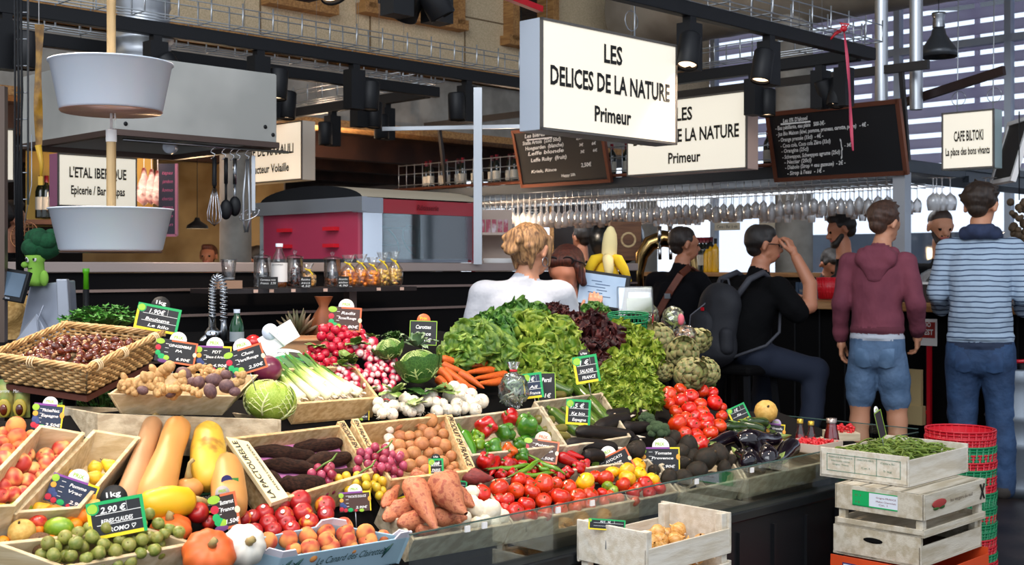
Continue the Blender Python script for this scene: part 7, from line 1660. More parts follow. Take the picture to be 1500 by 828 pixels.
# banana plush
q = pY(888,404,6.0); k = q.y/F*1.18; t = empty('banana_plush',T(q),'plush toy of a half-peeled banana standing behind the till','plush toy'); M_ban = mat('plush_yellow','#e0b81e',.9,bump=.3,bs=150); M_banp = mat('plush_cream','#e8d49a',.9,bump=.3,bs=150)
MB().lathe([(.0001,-30*k),(16*k,-28*k),(19*k,-10*k),(14*k,8*k),(10*k,16*k),(.0001,18*k)],18).ob('peel_body',M_ban,t)
MB().lathe([(9.5*k,8*k),(9.5*k,40*k),(8*k,52*k),(4*k,60*k),(.0001,62*k)],16,T(2*k,0,0) @ RY(.06)).ob('banana_flesh',M_banp,t)
for a, l in ((-2.7,30),(-.5,32),(1.4,26),(-1.5,24)):
    c, s = math.cos(a), math.sin(a); o = MB().tube([(c*6*k,s*6*k,22*k),(c*16*k,s*14*k,20*k),(c*24*k,s*20*k,8*k),(c*(l)*k,s*l*.7*k,-8*k)],[6*k,7*k,6*k,3*k],10).ob('peel_flap',M_banp if s < -.9 else M_ban,t)
# ================================================================= RED CURRANTS AND SYRUP BOTTLES
q, rr = sz(1190,652,24,.5)
t = empty('currant_tray',T(q),'shallow tray of bright redcurrants at the right end of the stall','berry tray'); M_cur = mat('redcurrant','#c8141a',.12,coat=.5,rand=.1)
tm = MB(); w, d = .17, .15; tm.box((0,0,-.015),(w,d,.006),RZ(AZ));
for c, s in (((0,-d/2,0),(w,.004,.03)),((0,d/2,0),(w,.004,.03)),((-w/2,0,0),(.004,d,.03)),((w/2,0,0),(.004,d,.03))): tm.box(c,s,RZ(AZ))
tm.ob('tray',mat('clear_tray','#c9b8a8',.4),t); rg = random.Random(8); bm = MB()
for i in range(220): p = RZ(AZ) @ Vector((rg.uniform(-.075,.075),rg.uniform(-.065,.065),rg.uniform(-.004,.016))); bm.ell(p,.0065,8,6)
o = bm.ob('redcurrants',M_cur,t); o['kind'] = 'stuff'
q2 = hit(1232,634,.0); bm = MB()
for i in range(60): bm.ell(Vector((rg.uniform(-.05,.05),rg.uniform(-.05,.05),rg.uniform(0,.03))),.0065,8,6)
t = empty('berry_punnet',T(q2),'small punnet of redcurrants behind the bean crate','berry tray'); bm.ob('redcurrants',M_cur,t)['kind'] = 'stuff'; MB().box((0,0,-.01),(.12,.12,.03)).ob('punnet',M_crate,t)
M_syr = mat('red_syrup','#8a0a14',.1,coat=.4); M_bg = clear('clear_bottle',(.95,.95,.95,1),.2,.03)
for px, py, r, h, fl, lab, capm in ((1172,652,6.5,38,.42,'left of two slim syrup bottles with gold caps',mat('gold_cap','#b89a3a',.3,metal=.7)),(1188,654,6.5,37,.38,'right of two slim syrup bottles with gold caps',mat('gold_cap','#b89a3a',.3,metal=.7)),(1218,652,12,39,.8,'wide conical bottle full of red syrup at the end of the stall',mat('silver_cap','#a89a92',.3,metal=.8))):
    q = pY(px,py,4.62); k = q.y/F; R1, H1 = r*k, h*k; t = empty('syrup_bottle',T(q),lab,'bottle')
    pf = [(.0001,0),(R1*1.25,0),(R1*1.3,H1*.1),(R1*1.1,H1*.35),(R1*.8,H1*.55),(R1*.62,H1*.7),(R1*.62,H1*.86)] if r < 10 else [(.0001,0),(R1,0),(R1*1.02,H1*.08),(R1*.85,H1*.4),(R1*.62,H1*.7),(R1*.55,H1*.84)]
    MB().lathe(pf,20).ob('bottle_body',M_bg,t); MB().lathe([(a*.93,min(z,H1*fl)+.001) for a,z in pf if z <= H1*fl+.01]+[(.0001,H1*fl)],20).ob('syrup',M_syr,t); MB().lathe([(pf[-1][0]*1.12,H1*.84),(pf[-1][0]*1.15,H1),(.0001,H1*1.01)],18).ob('bottle_cap',capm,t)
# ================================================================= CRATES IN FRONT
M_crn = mat('crate_cool_wood','#dad2c2',.7,c2='#c8bca6',ns=5,st=(1.5,9,9),rand=.06,bump=.2,bs=25); M_crd = mat('crate_old_wood','#d0c6b2',.75,c2='#b4a68c',ns=4,st=(1.5,9,9),rand=.06,bump=.25,bs=25)
def slatcrate(u,v,ztop,La,Lb,h,label,m=M_crn,near_open=0.,gap=.025,name='wooden_crate',ends=2,posts=True,floor_=True):
    """level crate: near-left corner u,v ; La along the stall, Lb to the back; ends along Lb are full panels"""
    t = empty(name,FR(u,v,ztop-h),label,'crate'); th = .009
    for x in (0,La-th):                                               # end panels
        m_ = MB(); big = h > .15 or gap > .028; e = min(h,.11) if h > .15 or not big else h*.6; m_.box((x+th/2,Lb/2,h-e/2),(th,Lb,e))
        if big: m_.box((x+th/2,Lb/2,(h-e-gap)/2),(th,Lb,h-e-gap))
        m_.ob('end_panel',m,t,bevel=.0015)
    for y in (th/2,Lb-th/2):
        m_ = MB(); hh = h-near_open
        e = .07 if h > .15 else h*.6
        if big: m_.box((La/2,y,hh-e/2),(La,th*.8,e)); m_.box((La/2,y,(hh-e-gap)/2),(La,th*.8,hh-e-gap))
        else: m_.box((La/2,y,hh/2),(La,th*.8,hh))
        m_.ob('side_slat',m,t,bevel=.0015)
    for x in (th+.012,La-th-.012):
        for y in (th+.012,Lb-th-.012):
            if posts: MB().box((x,y,h/2-.002),(.024,.024,h)).ob('corner_post',m,t,bevel=.0015)
    if floor_: MB().box((La/2,Lb/2,.004),(La,Lb,.008)).ob('base',m,t)
    return t
oc = slatcrate(2.51,2.014,.655,.38,.245,.19,'pale slatted crate of onions standing in front of the stall',near_open=.045)
slatcrate(2.51,2.014,.46,.38,.245,.19,'pale slatted crate under the onion crate',near_open=.02)
bs = MB().box((.19,.12,.13),(.36,.23,.27),FR(2.51,2.014,0)); tag(bs.ob('plinth_box',M_black),'black plinth box under the two pale crates in front','box')
M_oni = mat('onion_skin','#c98a3a',.35,c2='#dcae6a',ns=1.6,st=(3,3,.4),rand=.12); p_oni = proto(MB().lathe([(.0001,-.85),(.4,-.82),(.9,-.35),(1,.05),(.85,.5),(.4,.82),(.14,1.05),(.1,1.3)],16),'onion',M_oni,[(MB().lathe([(.12,-.84),(.2,-.95),(.0001,-.98)],8,wob=lambda a,f:1+.3*math.sin(a*5)),'root_tuft',M_mst)])
rg = random.Random(3); og = []
for k in range(64):
    best = None
    for j in range(10):
        x, y = rg.uniform(.045,.335), rg.uniform(.045,.2); z = .03
        for c in og:
            d2 = (c[0]-x)**2+(c[1]-y)**2
            if d2 < .0021: z = max(z,c[2]+math.sqrt(.0021-d2))
        if best is None or z < best[2]: best = (x,y,z)
    if best[2] < .125: og.append(best)
for c in og: clone(p_oni,FR(2.51,2.014,.465) @ T(c) @ rrot() @ SCL(.0245),'golden brown onion in the front slatted crate','onion','onions in the front crate')
ptag(889,769,54,16,-3,'bio',['PDT   3€','',''],'black potato tag with green edge tucked inside the onion crate',None,Y=3.3,stick=True)
# bean crate and its stack
bc_ = slatcrate(3.74,1.916,.728,.44,.325,.099,'wooden crate of green beans on top of the right-hand stack',M_crn,.012,posts=False)
m = MB(); f0 = T(-.001,.1625,.052) @ RZ(-PI/2) @ RX(PI/2); m_ = MB()
for y in (-.028,.028): m_.box((0,y,0),(.27,.0015,.0006),f0)
for x in (-.135,-.03,.05,.135): m_.box((x,0,0),(.0015,.06,.0006),f0)
for s, x, y, w_ in (('FABRIQUE EN FRANCE',-.083,.016,.09),('Haricots verts',-.083,.004,.07),('Origine : France',-.083,-.008,.06),('HARICOTS VERTS',.01,.016,.06),('Cat. I',.01,-.01,.03),('Calibre fin',.09,.014,.05),('5 kg',.09,-.012,.03)): write(m_,s,x,y,.006,w_,f0 @ T(0,0,.0006))
m_.ob('printed_label',mat('label_print_green','#4f7f6a',.6),bc_)
M_bean = mat('bean_green','#5f7a2a',.45,c2='#8a9a42',ns=3,rand=.2,hue=.01)
p_bn = [root('green_bean',M_bean,[(0,.2),(.06,.8),(.5,1),(.92,.75),(1,.1)],s,b,6,.1) for s,b in ((81,.9),(82,1.6),(83,.4))]
bfl_ = MB().grid(lambda a,b:(.012+.416*a,.012+.30*b,.058+.016*math.sin(a*PI)*math.sin(b*PI)),12,10); o = bfl_.ob('lower_beans',mat('bean_heap','#4a6222',.6,c2='#6f8436',ns=40),bc_); o['kind'] = 'stuff'
rg = random.Random(6)
for k in range(230):
    x, y = rg.uniform(.05,.39), rg.uniform(.045,.28); zz = .086+.026*math.sin(x/.44*PI)*math.sin(y/.325*PI)+rg.uniform(0,.02); a = rg.uniform(0,6.3); Lg = rg.uniform(.05,.085)
    M = FR(3.74,1.916,.606) @ T(x,y,zz) @ RZ(a) @ RY(rg.uniform(-.3,.3)) @ T(-Lg/2,0,0) @ RX(rg.uniform(0,6)) @ SCL(Lg,.0034,.0034); clone(p_bn[k % 3],M,'thin green bean heaped in the top crate on the right','green bean','green beans in the top crate')
ptag(1289,622,24,40,12,'plain',['','',''],'tag seen from its dark back edge, standing in the green beans',(M_paper,'PRIX',M_lime),mat('tag_dark_red','#2c1f24',.5),Y=4.22,yaw=1.15)
c2_ = slatcrate(3.654,1.818,.627,.445,.315,.135,'upturned wooden crate with a green label, second in the right-hand stack',M_crd,0,gap=.03)
m = MB()
for k in range(4): m.box((.222,.05+.072*k,.132),(.44,.06,.006))
m.ob('bottom_slat',M_crd,c2_)
f1 = T(-.0012,.16,.092) @ RZ(-PI/2) @ RX(PI/2); MB().box((-.01,.005,0),(.16,.05,.0008),f1).ob('label_sheet',mat('label_white','#dfe3ea',.5),c2_); m = MB(); m.box((-.06,.005,.0006),(.06,.05,.0006),f1).box((-.01,-.018,.0006),(.16,.004,.0006),f1).box((-.01,.029,.0006),(.16,.003,.0006),f1); m.ob('green_band',M_green,c2_)
m = MB()
for s, x, y, w_ in (('Origine FRANCE',.03,.012,.07),('Melon Charentais',.03,.0,.07),('Cat. 1',.02,-.010,.03),('C 1',-.07,.012,.02),('12',-.07,-.010,.015)): write(m,s,x,y,.006,w_,f1 @ T(0,0,.0011))
m.ob('lettering',mat('label_red','#7a2a3a',.6),c2_)
m = MB(); m.ell((.1,-.002,.098),(.05,.002,.014),16,8); m.ob('red_stamp',mat('stamp_red','#a83a34',.6),c2_); m = MB(); m.ell((.08,-.0015,.084),(.02,.002,.006)).ell((.12,-.0015,.084),(.02,.002,.006)); m.ob('green_stamp',M_leafd,c2_)
m = MB(); write(m,'les vergers du sud',.26,.092,.012,.16,T(0,-.0015,0) @ RX(PI/2)); m.ob('stamped_lettering',mat('stamp_grey','#6a5a4a',.6),c2_); m = MB(); m.bar((.40,-.002,.07),(.43,-.002,.12),.004).bar((.43,-.002,.07),(.40,-.002,.12),.004); m.ob('cross_mark',M_ink,c2_)
c3_ = slatcrate(3.655,1.83,.491,.44,.31,.096,'empty stained wooden crate with a hand slot, third in the right-hand stack',M_crd,.03,posts=True)
MB().ell((-.0012,.165,.062),(.0015,.035,.009),18,8).ob('hand_slot',M_dark,c3_); MB().ell((.441,.17,.062),(.0015,.035,.009),18,8).ob('hand_slot',M_dark,c3_); MB().box((.22,.155,.012),(.41,.29,.004)).ob('brown_liner',mat('brown_liner','#4a2f20',.7),c3_)
ob = empty('cardboard_box',FR(3.64,1.81,.188),'bright orange cardboard box at the bottom of the right-hand stack','box'); M_ocard = mat('orange_card','#d84a1c',.5)
m = MB(); La, Lb, h = .46, .33, .205
for c, s in (((La/2,0,h/2-.01),(La,.004,h-.02)),((La/2,Lb,h/2-.01),(La,.004,h-.02)),((0,Lb/2,h/2),(.004,Lb,h)),((La,Lb/2,h/2),(.004,Lb,h)),((La/2,Lb/2,.002),(La,Lb,.004))): m.box(c,s)
m.ob('box_body',M_ocard,ob); MB().box((-.003,.26,h-.045),(.002,.05,.05)).ob('printed_square',mat('square_blue','#24306a',.5),ob); MB().box((-.0042,.26,h-.045),(.001,.042,.042)).ob('printed_panel',M_paper,ob); m = MB(); write(m,'Royale',0,0,.010,.034,T(-.005,.26,h-.045) @ RZ(-PI/2) @ RX(PI/2)); m.ob('lettering',M_redp,ob)
ub = empty('wooden_crate',FR(3.65,1.82,0),'grey crate on the floor under the orange box','crate')
m = MB(); m.box((.22,0,.093),(.44,.01,.186)).box((.22,.31,.093),(.44,.01,.186)).box((0,.155,.093),(.01,.31,.186)).box((.44,.155,.093),(.01,.31,.186)); m.ob('side_wall',M_crd,ub); MB().box((.22,.155,.005),(.44,.31,.01)).ob('base',M_crd,ub)
# stack of shopping baskets
def basket(mb,r,h,n=30,fl=.86):
    for z, k_ in ((h,1),(h-.012,.995),(h*.66,1-(1-fl)*.34),(h*.33,1-(1-fl)*.67)): mb.tube([(r*k_*math.cos(a),r*k_*math.sin(a),z) for a in np.linspace(0,2*PI,n+1)[:-1]],.0045 if z == h else .003,5,close=True)
    for j in range(n):
        a = 2*PI*j/n; mb.tube([(r*math.cos(a),r*math.sin(a),h),(r*fl*math.cos(a),r*fl*math.sin(a),0)],.0045,4)
    mb.wall([(.0001,0),(r*fl,0),(r*.996,h*.97)],n,.003); return mb
me_b = {c:basket(MB(),.128,.15).mesh('basket',mm) for c,mm in (('r',M_redp),('g',M_greenp))}
bp = pY(1407,390,4.72); seq = 'rrgrrgrrgggrggrrgrrgr'; cnt = {'r':0,'g':0}
for k_, c in enumerate(seq):
    o = bpy.data.objects.new('shopping_basket',me_b[c]); COL.objects.link(o); o.location = (bp.x+R.uniform(-.003,.003),bp.y+R.uniform(-.003,.003),.575-.029*k_); o.rotation_euler = (0,0,k_*.11); cnt[c] += 1
    nm = {'r':'red','g':'green'}[c]; tag(o,'topmost red plastic basket of the tall nested stack' if k_ == 0 else f'{nm} plastic basket, {ORD[k_]} from the top of the nested stack','basket','nested shopping baskets')
# things on the bar
q = pu(1214,440,7.85); q.z = 1.115; t = empty('shopping_basket',T(q),'single red plastic basket standing on the bar beside the man in the hoodie','basket'); basket(MB(),.085,.15,24,.8).ob('basket_body',M_redp,t)
q = pu(1196,437,8.1); q.z = 1.11; t = empty('plastic_crate',T(q) @ RZ(AZ),'small dark blue crate on the bar behind the red basket','crate'); m = MB()
for c, s in (((0,0,.01),(.2,.2,.02)),((-.1,0,.09),(.01,.2,.05)),((.1,0,.09),(.01,.2,.05)),((-.1,0,.03),(.01,.2,.03)),((0,-.1,.09),(.2,.01,.05)),((0,.1,.09),(.2,.01,.05)),((0,-.1,.03),(.2,.01,.03)),((-.1,-.1,.06),(.02,.02,.12)),((-.1,.1,.06),(.02,.02,.12)),((.1,-.1,.06),(.02,.02,.12))): m.box(c,s)
m.ob('crate_body',mat('crate_blue','#2f4258',.5),t)
q = pu(1372,438,7.95); t = empty('glass_dome',T(q.x,q.y,1.14) ,'glass cloche with gold rim on a steel base between the two standing men','glass dome'); MB().lathe([(.13,.0),(.13,.08),(.1,.16),(.05,.19),(.0001,.2)],24).ob('dome',M_jar,t); MB().lathe([(.0001,-.03),(.15,-.03),(.15,0),(.0001,0)],24).ob('dome_base',mat('gold_base','#a8894a',.3,metal=.8),t); m = MB(); fill(m,.1,.05,30,.02,3); m.ob('pastries',mat('pastry','#b8863a',.6),t)['kind'] = 'stuff'
t = empty('counter_display',FR(UB,3.62,0),'dark low display case on the bar between the standing men','display case'); MB().box((.3,.2,1.17),(.4,.75,.12)).ob('case_body',mat('case_dark','#3b3230',.4),t,bevel=.004); MB().box((.3,.2,1.235),(.42,.77,.012)).ob('case_top',M_paper,t)
q = pu(1496,448,7.8); q.z = 1.11; t = empty('knit_bag',T(q),'brown knitted bag lying on the bar at the right edge','bag'); MB().ell((0,0,.07),(.16,.12,.075),20,12,fn=lambda d:1+.12*noise.noise(d*4)).ob('bag_body',mat('knit_brown','#5a4a38',.9,c2='#473a2c',ns=30,bump=.6,bs=60),t)
tag(MB().wall([(.0001,.0),(.03,0),(.036,.09)],18,.002,T(pu(1153,437,8.0).xy.to_3d()+Vector((0,0,1.11)))).ob('paper_cup',M_paper),'white paper cup on the bar right of the backpack man','cup')
q = pY(1160,440,9.5); t = empty('wooden_table',T(q.x+.1,q.y,0),'light wooden table with papers beyond the bar, under the writing man','table'); MB().box((.2,0,.98),(1.0,.5,.05)).ob('table_top',M_pine,t)
for x in (-.25,.65): MB().box((x,0,.48),(.06,.4,.96)).ob('leg',M_pine,t)
# garland hanging at the right edge
m = MB(); rg = random.Random(2); P0 = pY(1493,300,7.9)
for i in range(40): m.ell(P0+Vector((rg.uniform(-.05,.05),rg.uniform(-.05,.05),-.012*i+.03)),rg.uniform(.015,.03),7,5)
g_ = empty('dried_garland',T(P0),'brown dried garland hanging at the right edge of the photo','garland'); o = m.ob('dried_leaves',mat('dried_leaf','#5a4630',.8,c2='#3f3020',ns=30),g_); o.matrix_local = T(-P0); MB().tube([(0,0,.03),(0,0,.6)],.004,4).ob('garland_cord',M_black,g_)
# ================================================================= PEOPLE (one smooth surface each, grown from a distance field)
def field(P,prims,k):
    """prims: (tag, a, b, ra, rb, scale, noise) tapered limbs; smooth union; returns distance and nearest tag index"""
    D = None; best = None; who = None
    for i, (tg,a,b,ra,rb,sc) in enumerate(prims):
        a = np.array(a,np.float32); b = np.array(b,np.float32); s = np.array(sc,np.float32)
        q = (P-a)/s; d = (b-a)/s; dd = float(d @ d)
        t = np.clip((q @ d)/dd,0,1) if dd > 1e-9 else np.zeros(q.shape[:-1],np.float32)
        r = ra+(rb-ra)*t
        w = q-t[...,None]*d; k0 = np.sqrt((w**2).sum(-1)); g = k0*(k0-r)/np.maximum(np.sqrt(((w/s)**2).sum(-1)),1e-6) if max(sc) != min(sc) else (k0-r)*sc[0]
        if D is None: D = g; best = g.copy(); who = np.zeros(g.shape,np.int16)
        else:
            h = np.clip(.5+.5*(D-g)/k,0,1); D = D*(1-h)+g*h-k*h*(1-h)
            m = g < best; best[m] = g[m]; who[m] = i
    return D, who
def surface(prims,vox=.012,k=.025,wrinkle=0.,seed=0):
    lo = np.min([np.minimum(np.array(p[1])-p[3]*np.array(p[5]),np.array(p[2])-p[4]*np.array(p[5])) for p in prims],0)-.04
    hi = np.max([np.maximum(np.array(p[1])+p[3]*np.array(p[5]),np.array(p[2])+p[4]*np.array(p[5])) for p in prims],0)+.04
    n = np.ceil((hi-lo)/vox).astype(int)+1
    ax = [lo[i]+vox*np.arange(n[i],dtype=np.float32) for i in range(3)]
    P = np.stack(np.meshgrid(*ax,indexing='ij'),-1).astype(np.float32)
    D, _ = field(P,prims,k)
    if wrinkle:
        X, Y, Z = P[...,0], P[...,1], P[...,2]
        D = D+wrinkle*(.7*np.sin(26*Z+22*X*np.sign(X)+3*np.sin(13*X+seed)+2.5*np.sin(9*Z+seed))*np.sin(7*Z+15*X+seed)+.45*np.sin(31*Z-37*X+seed*2+2*np.sin(12*Z))*np.sin(19*X+11*Z))
    S = D < 0
    c = [(i,j,l) for i in (0,1) for j in (0,1) for l in (0,1)]
    sh = tuple(m-1 for m in n); cnt = np.zeros(sh,np.int8)
    sub = lambda A, o: A[o[0]:o[0]+sh[0],o[1]:o[1]+sh[1],o[2]:o[2]+sh[2]]
    for o in c: cnt += sub(S,o)
    act = (cnt > 0) & (cnt < 8); acc = np.zeros(sh+(3,),np.float32); num = np.zeros(sh,np.float32)
    for a in c:
        for b in c:
            if sum(b)-sum(a) == 1 and all(y >= x for x,y in zip(a,b)):
                da, db = sub(D,a), sub(D,b); cr = (da < 0) != (db < 0); t = np.where(cr,da/(da-db+1e-12),0)
                for q in range(3): acc[...,q] += np.where(cr,a[q]+(b[q]-a[q])*t,0)
                num += cr
    idx = -np.ones(sh,np.int64); w = np.argwhere(act); idx[act] = np.arange(len(w))
    V = (w+acc[act]/num[act][:,None])*vox+lo
    Fs = []
    for q in range(3):
        u_, v_ = (q+1) % 3, (q+2) % 3
        A = S.copy(); sl0 = [slice(None)]*3; sl1 = [slice(None)]*3; sl0[q] = slice(0,-1); sl1[q] = slice(1,None)
        cr = S[tuple(sl0)] != S[tuple(sl1)]
        e = np.argwhere(cr); e = e[(e[:,u_] > 0) & (e[:,v_] > 0) & (e[:,u_] < n[u_]-1) & (e[:,v_] < n[v_]-1)]
        du = np.zeros(3,int); du[u_] = 1; dv = np.zeros(3,int); dv[v_] = 1
        g = lambda z: idx[z[:,0],z[:,1],z[:,2]]
        f = np.stack([g(e-du-dv),g(e-dv),g(e),g(e-du)],1); ins = S[e[:,0],e[:,1],e[:,2]]
        f[~ins] = f[~ins][:,::-1]; Fs.append(f)
    Fc = np.concatenate(Fs); Fc = Fc[(Fc >= 0).all(1)]
    ctr = V[Fc].mean(1); _, who = field(ctr.astype(np.float32),prims,k)
    return V, Fc, who
def add_surface(mb,prims,tags,vox,k,wrinkle=0.,M=None,seed=0):
    V, Fc, who = surface(prims,vox,k,wrinkle,seed)
    b = len(mb.v)
    mb.v += [tuple(M @ Vector(v)) for v in V] if M is not None else [tuple(map(float,v)) for v in V]
    mb.f += [tuple(int(i)+b for i in f) for f in Fc]; mb.m += [tags.index(prims[w][0]) for w in who]; mb.s += [True]*len(Fc)
E3 = (1,1,1)
def v3(*a): return np.array(a,float)
def head_prims(c,yaw,pitch,s=1.,tag='skin',roll=0.,eyes=True):
    """head centre c (between the ears), facing +y before yaw; s scales the whole head"""
    M = RZ(yaw) @ RX(pitch) @ RY(roll); f = lambda x, y, z: tuple(Vector(c)+M @ Vector((x*s,y*s,z*s))); o = []
    o.append((tag,f(0,-.012,.035),f(0,.018,.03),.082*s,.080*s,E3)); o.append((tag,f(0,.035,-.045),f(0,.055,-.065),.058*s,.043*s,E3)); o.append((tag,f(0,.05,.01),f(0,.06,-.03),.058*s,.05*s,E3))
    o.append((tag,f(0,.092,.012),f(0,.118,-.022),.010*s,.017*s,E3))                          # nose
    o.append((tag,f(-.03,.082,.028),f(.03,.082,.028),.02*s,.02*s,E3))                        # brow
    for x in (-1,1):
        o.append((tag,f(x*.082,.0,.015),f(x*.084,-.008,-.02),.018*s,.012*s,E3))              # ears
        if eyes: o.append(('eye',f(x*.031,.0965,.006),f(x*.036,.0950,.006),.0066*s,.0060*s,E3))
    o.append(('lip',f(-.018,.099,-.058),f(.018,.099,-.058),.0115*s,.0115*s,E3))
    return o, f
def hand_prims(w,d,up,s=1.,tag='skin',curl=.5,left=False,thumb=.6):
    """palm from the wrist w along d; up = back of the hand; five unequal bent fingers"""
    w, d, up = Vector(w), Vector(d).normalized(), Vector(up); up = (up-d*up.dot(d)).normalized(); sd_ = d.cross(up)*(1 if left else -1); o = []
    P = lambda a, b, c: tuple(w+(d*a+sd_*b+up*c)*s)
    o.append((tag,P(.0,0,0),P(.03,0,0),.024*s,.028*s,E3))
    for b in (-.024,-.008,.008,.024): o.append((tag,P(.025,b*.7,0),P(.085,b,0),.0145*s,.0115*s,E3))
    for b, L_ in ((-.027,.062),(-.009,.078),(.009,.084),(.027,.074)):
        p0 = Vector((.085,b,0)); a = 0.; r = .0092
        for q, fr in enumerate((.45,.32,.25)):
            a += curl*(.7,1.0,.7)[q]; p1 = p0+Vector((math.cos(a),b*.08,-math.sin(a)))*L_*fr; o.append((tag,P(*p0),P(*p1),r*s,(r-.0009)*s,E3)); p0 = p1; r -= .0009
    p0 = Vector((.02,.022,-.004)); p1 = Vector((.05,.05,-.012)); p2 = p1+Vector((.032,.006+.01*(1-thumb),-.012*thumb)); p3 = p2+Vector((.024,-.008*thumb,-.012*thumb))
    o += [(tag,P(*p0),P(*p1),.014*s,.0115*s,E3),(tag,P(*p1),P(*p2),.0115*s,.0098*s,E3),(tag,P(*p2),P(*p3),.0098*s,.008*s,E3)]
    return o
M_skin = skin_mat('skin_warm','#c98d6c'); M_skin2 = skin_mat('skin_tan','#b5785a'); M_eye = mat('eye_dark','#1c1410',.2); M_lip = mat('lip','#a85a50',.5)
def hairmat(n,a,b,rough=.45): return mat(n,a,rough,c2=b,ns=16,st=(6,6,1),bump=.8,bs=70)
def figure(name,M,label,body,mats,parts=(),vox=.012,k=.022,hands=(),wr=0.0035,heads=(),hv=.0065):
    """body: list of prims with material tags (mats keys); heads and hands are grown finer and belong to the same mesh"""
    tags = list(mats); mb = MB(); add_surface(mb,body,tags,vox,k,wr,seed=len(label))
    for hp in heads: add_surface(mb,hp,tags,hv,.016)
    for hp in hands: add_surface(mb,hp,tags,.0042,.006)
    o = mb.ob(name,[mats[t] for t in tags],M=M); tag(o,label,'person')
    for pn, prims, pm, pv_, pk, pw in parts:
        m = MB(); add_surface(m,prims,['x'],pv_,pk,pw,seed=3); m.ob(pn,pm,o)
    return o
def torso(tag_,hip_z,sh_z,w_sh,w_hip,dep,lean=(0,0),belly=0.):
    """clothed trunk from hips to shoulders, lean = offset of the shoulders in x,y"""
    lx, ly = lean; o = []
    N_ = 14
    for i in range(N_):
        f0, f1 = i/N_, (i+1)/N_
        z0, z1 = hip_z+(sh_z-hip_z)*f0, hip_z+(sh_z-hip_z)*f1
        wd = lambda f: (w_hip*(1-f)+w_sh*f)-.018*math.sin(f*PI)+.012*math.sin(max(0,f-.4)/.6*PI)
        o.append((tag_,(lx*f0,ly*f0*f0-belly*.2*math.sin(f0*PI),z0),(lx*f1,ly*f1*f1-belly*.2*math.sin(f1*PI),z1),1.0,1.0,(wd((f0+f1)/2),dep*(1+belly*math.sin((f0+f1)/2*PI)),.05)))
    return o
def limb(tag_,*pts): return [(tag_,pts[i][0],pts[i+1][0],pts[i][1],pts[i+1][1],E3) for i in range(len(pts)-1)]
def place(px,Y,heading): p = pY(px,390,Y); return T(p.x,p.y,0) @ RZ(heading)
def hair_cap(f,s,back=True,top=.02,extra=()):
    o = [('x',f(0,-.03,.052),f(0,.008,.062),.086*s,.074*s,E3),('x',f(0,-.045,.01),f(0,-.045,-.015),.070*s,.056*s,E3)]
    for x in (-1,1): o.append(('x',f(x*.05,-.02,.03),f(x*.055,.015,.04),.042*s,.034*s,E3))
    return o+list(extra)
# --- man in the maroon hoodie (back to us, weight on the left leg)
hd_, f_ = head_prims((.03,.045,1.60),-.55,-.3,.98)
B = torso('hood',.98,1.35,.160,.150,.118,(.0,.02))
B += [('hood',(-.125,.02,1.37),(.125,.02,1.37),.07,.07,(1,.95,.8)),('hood',(0,.02,1.38),(.015,.025,1.44),.082,.064,E3),('hem',(0,0,.965),(0,0,.975),1.,1.,(.158,.125,.028)),('shirt',(0,0,.925),(0,0,.93),1.,1.,(.156,.124,.022))]
B += limb('hood',((-.165,.02,1.37),.064),((-.212,.0,1.12),.054),((-.225,.075,.95),.044),((-.225,.09,.915),.040))
B += limb('hood',((.165,.02,1.37),.064),((.222,-.02,1.13),.055),((.22,.10,.985),.045),((.216,.13,.955),.042))
B += [('jean',(-.05,0,.875),(.05,0,.875),.112,.112,(1,1.0,.9)),('jean',(-.062,-.035,.82),(.062,-.035,.82),.092,.092,E3)]
B += limb('jean',((-.075,0,.79),.096),((-.092,.0,.66),.090),((-.096,.0,.575),.086)); B += limb('jean',((.078,0,.79),.096),((.098,.01,.66),.090),((.104,.015,.56),.086))
B += limb('skin',((-.100,.0,.52),.060),((-.102,.0,.42),.055),((-.105,-.02,.31),.058),((-.105,-.01,.12),.036),((-.105,-.01,.07),.036)); B += limb('skin',((.112,.01,.52),.060),((.115,.01,.42),.055),((.118,-.012,.31),.058),((.12,-.01,.12),.036),((.12,-.01,.07),.036))
for x in (-.105,.12): B += limb('shoe',((x,-.035,.045),.042),((x+.01*np.sign(x),.11,.035),.036),((x+.02*np.sign(x),.16,.03),.03))
N = limb('skin',((.015,.02,1.38),.056),((.025,.035,1.50),.052))
H1 = hand_prims((-.225,.095,.895),(0,.15,-1),(-1,0,0),1.0,curl=.45,left=True); H2 = hand_prims((.214,.14,.945),(.0,.35,-1),(1,-.2,.2),1.0,curl=.6)
M_hood = mat('maroon_jersey','#7f3d4b',.88,c2='#6c3140',ns=5,bump=.7,bs=9,bd=.03,st=(1,1,.6)); M_jean = mat('blue_denim','#5f7896',.8,c2='#46607e',ns=9,bump=.7,bs=14,bd=.025,ramp=(.35,.68)); M_jeand = mat('dark_denim','#2f4b70',.8,c2='#203655',ns=8,bump=.7,bs=14,bd=.025,ramp=(.35,.68))
M_hem = mat('maroon_rib','#5f2a36',.9,wave='X',c2='#6f3340',ns=60,det=0.); M_shirt = mat('white_shirt','#b9bdc6',.8,bump=.6,bs=10,bd=.025); M_shoe = mat('shoe','#3a3430',.7)
hood_ = [('x',(-.085,-.075,1.425),(.085,-.075,1.425),.048,.048,(1,1,1.15)),('x',(-.085,-.075,1.43),(-.10,.01,1.46),.045,.035,E3),('x',(.085,-.075,1.43),(.105,.01,1.46),.045,.035,E3),('x',(0,-.10,1.37),(0,-.105,1.315),.052,.03,(1.5,.7,1)),('x',(-.05,-.085,1.48),(.06,-.08,1.48),.03,.03,E3),('x',(-.10,.01,1.46),(-.05,.07,1.44),.034,.026,E3),('x',(.105,.01,1.46),(.06,.08,1.44),.034,.026,E3)]
HC = hairmat('hair_brown','#3a2418','#54382a')
rgp = random.Random(4)
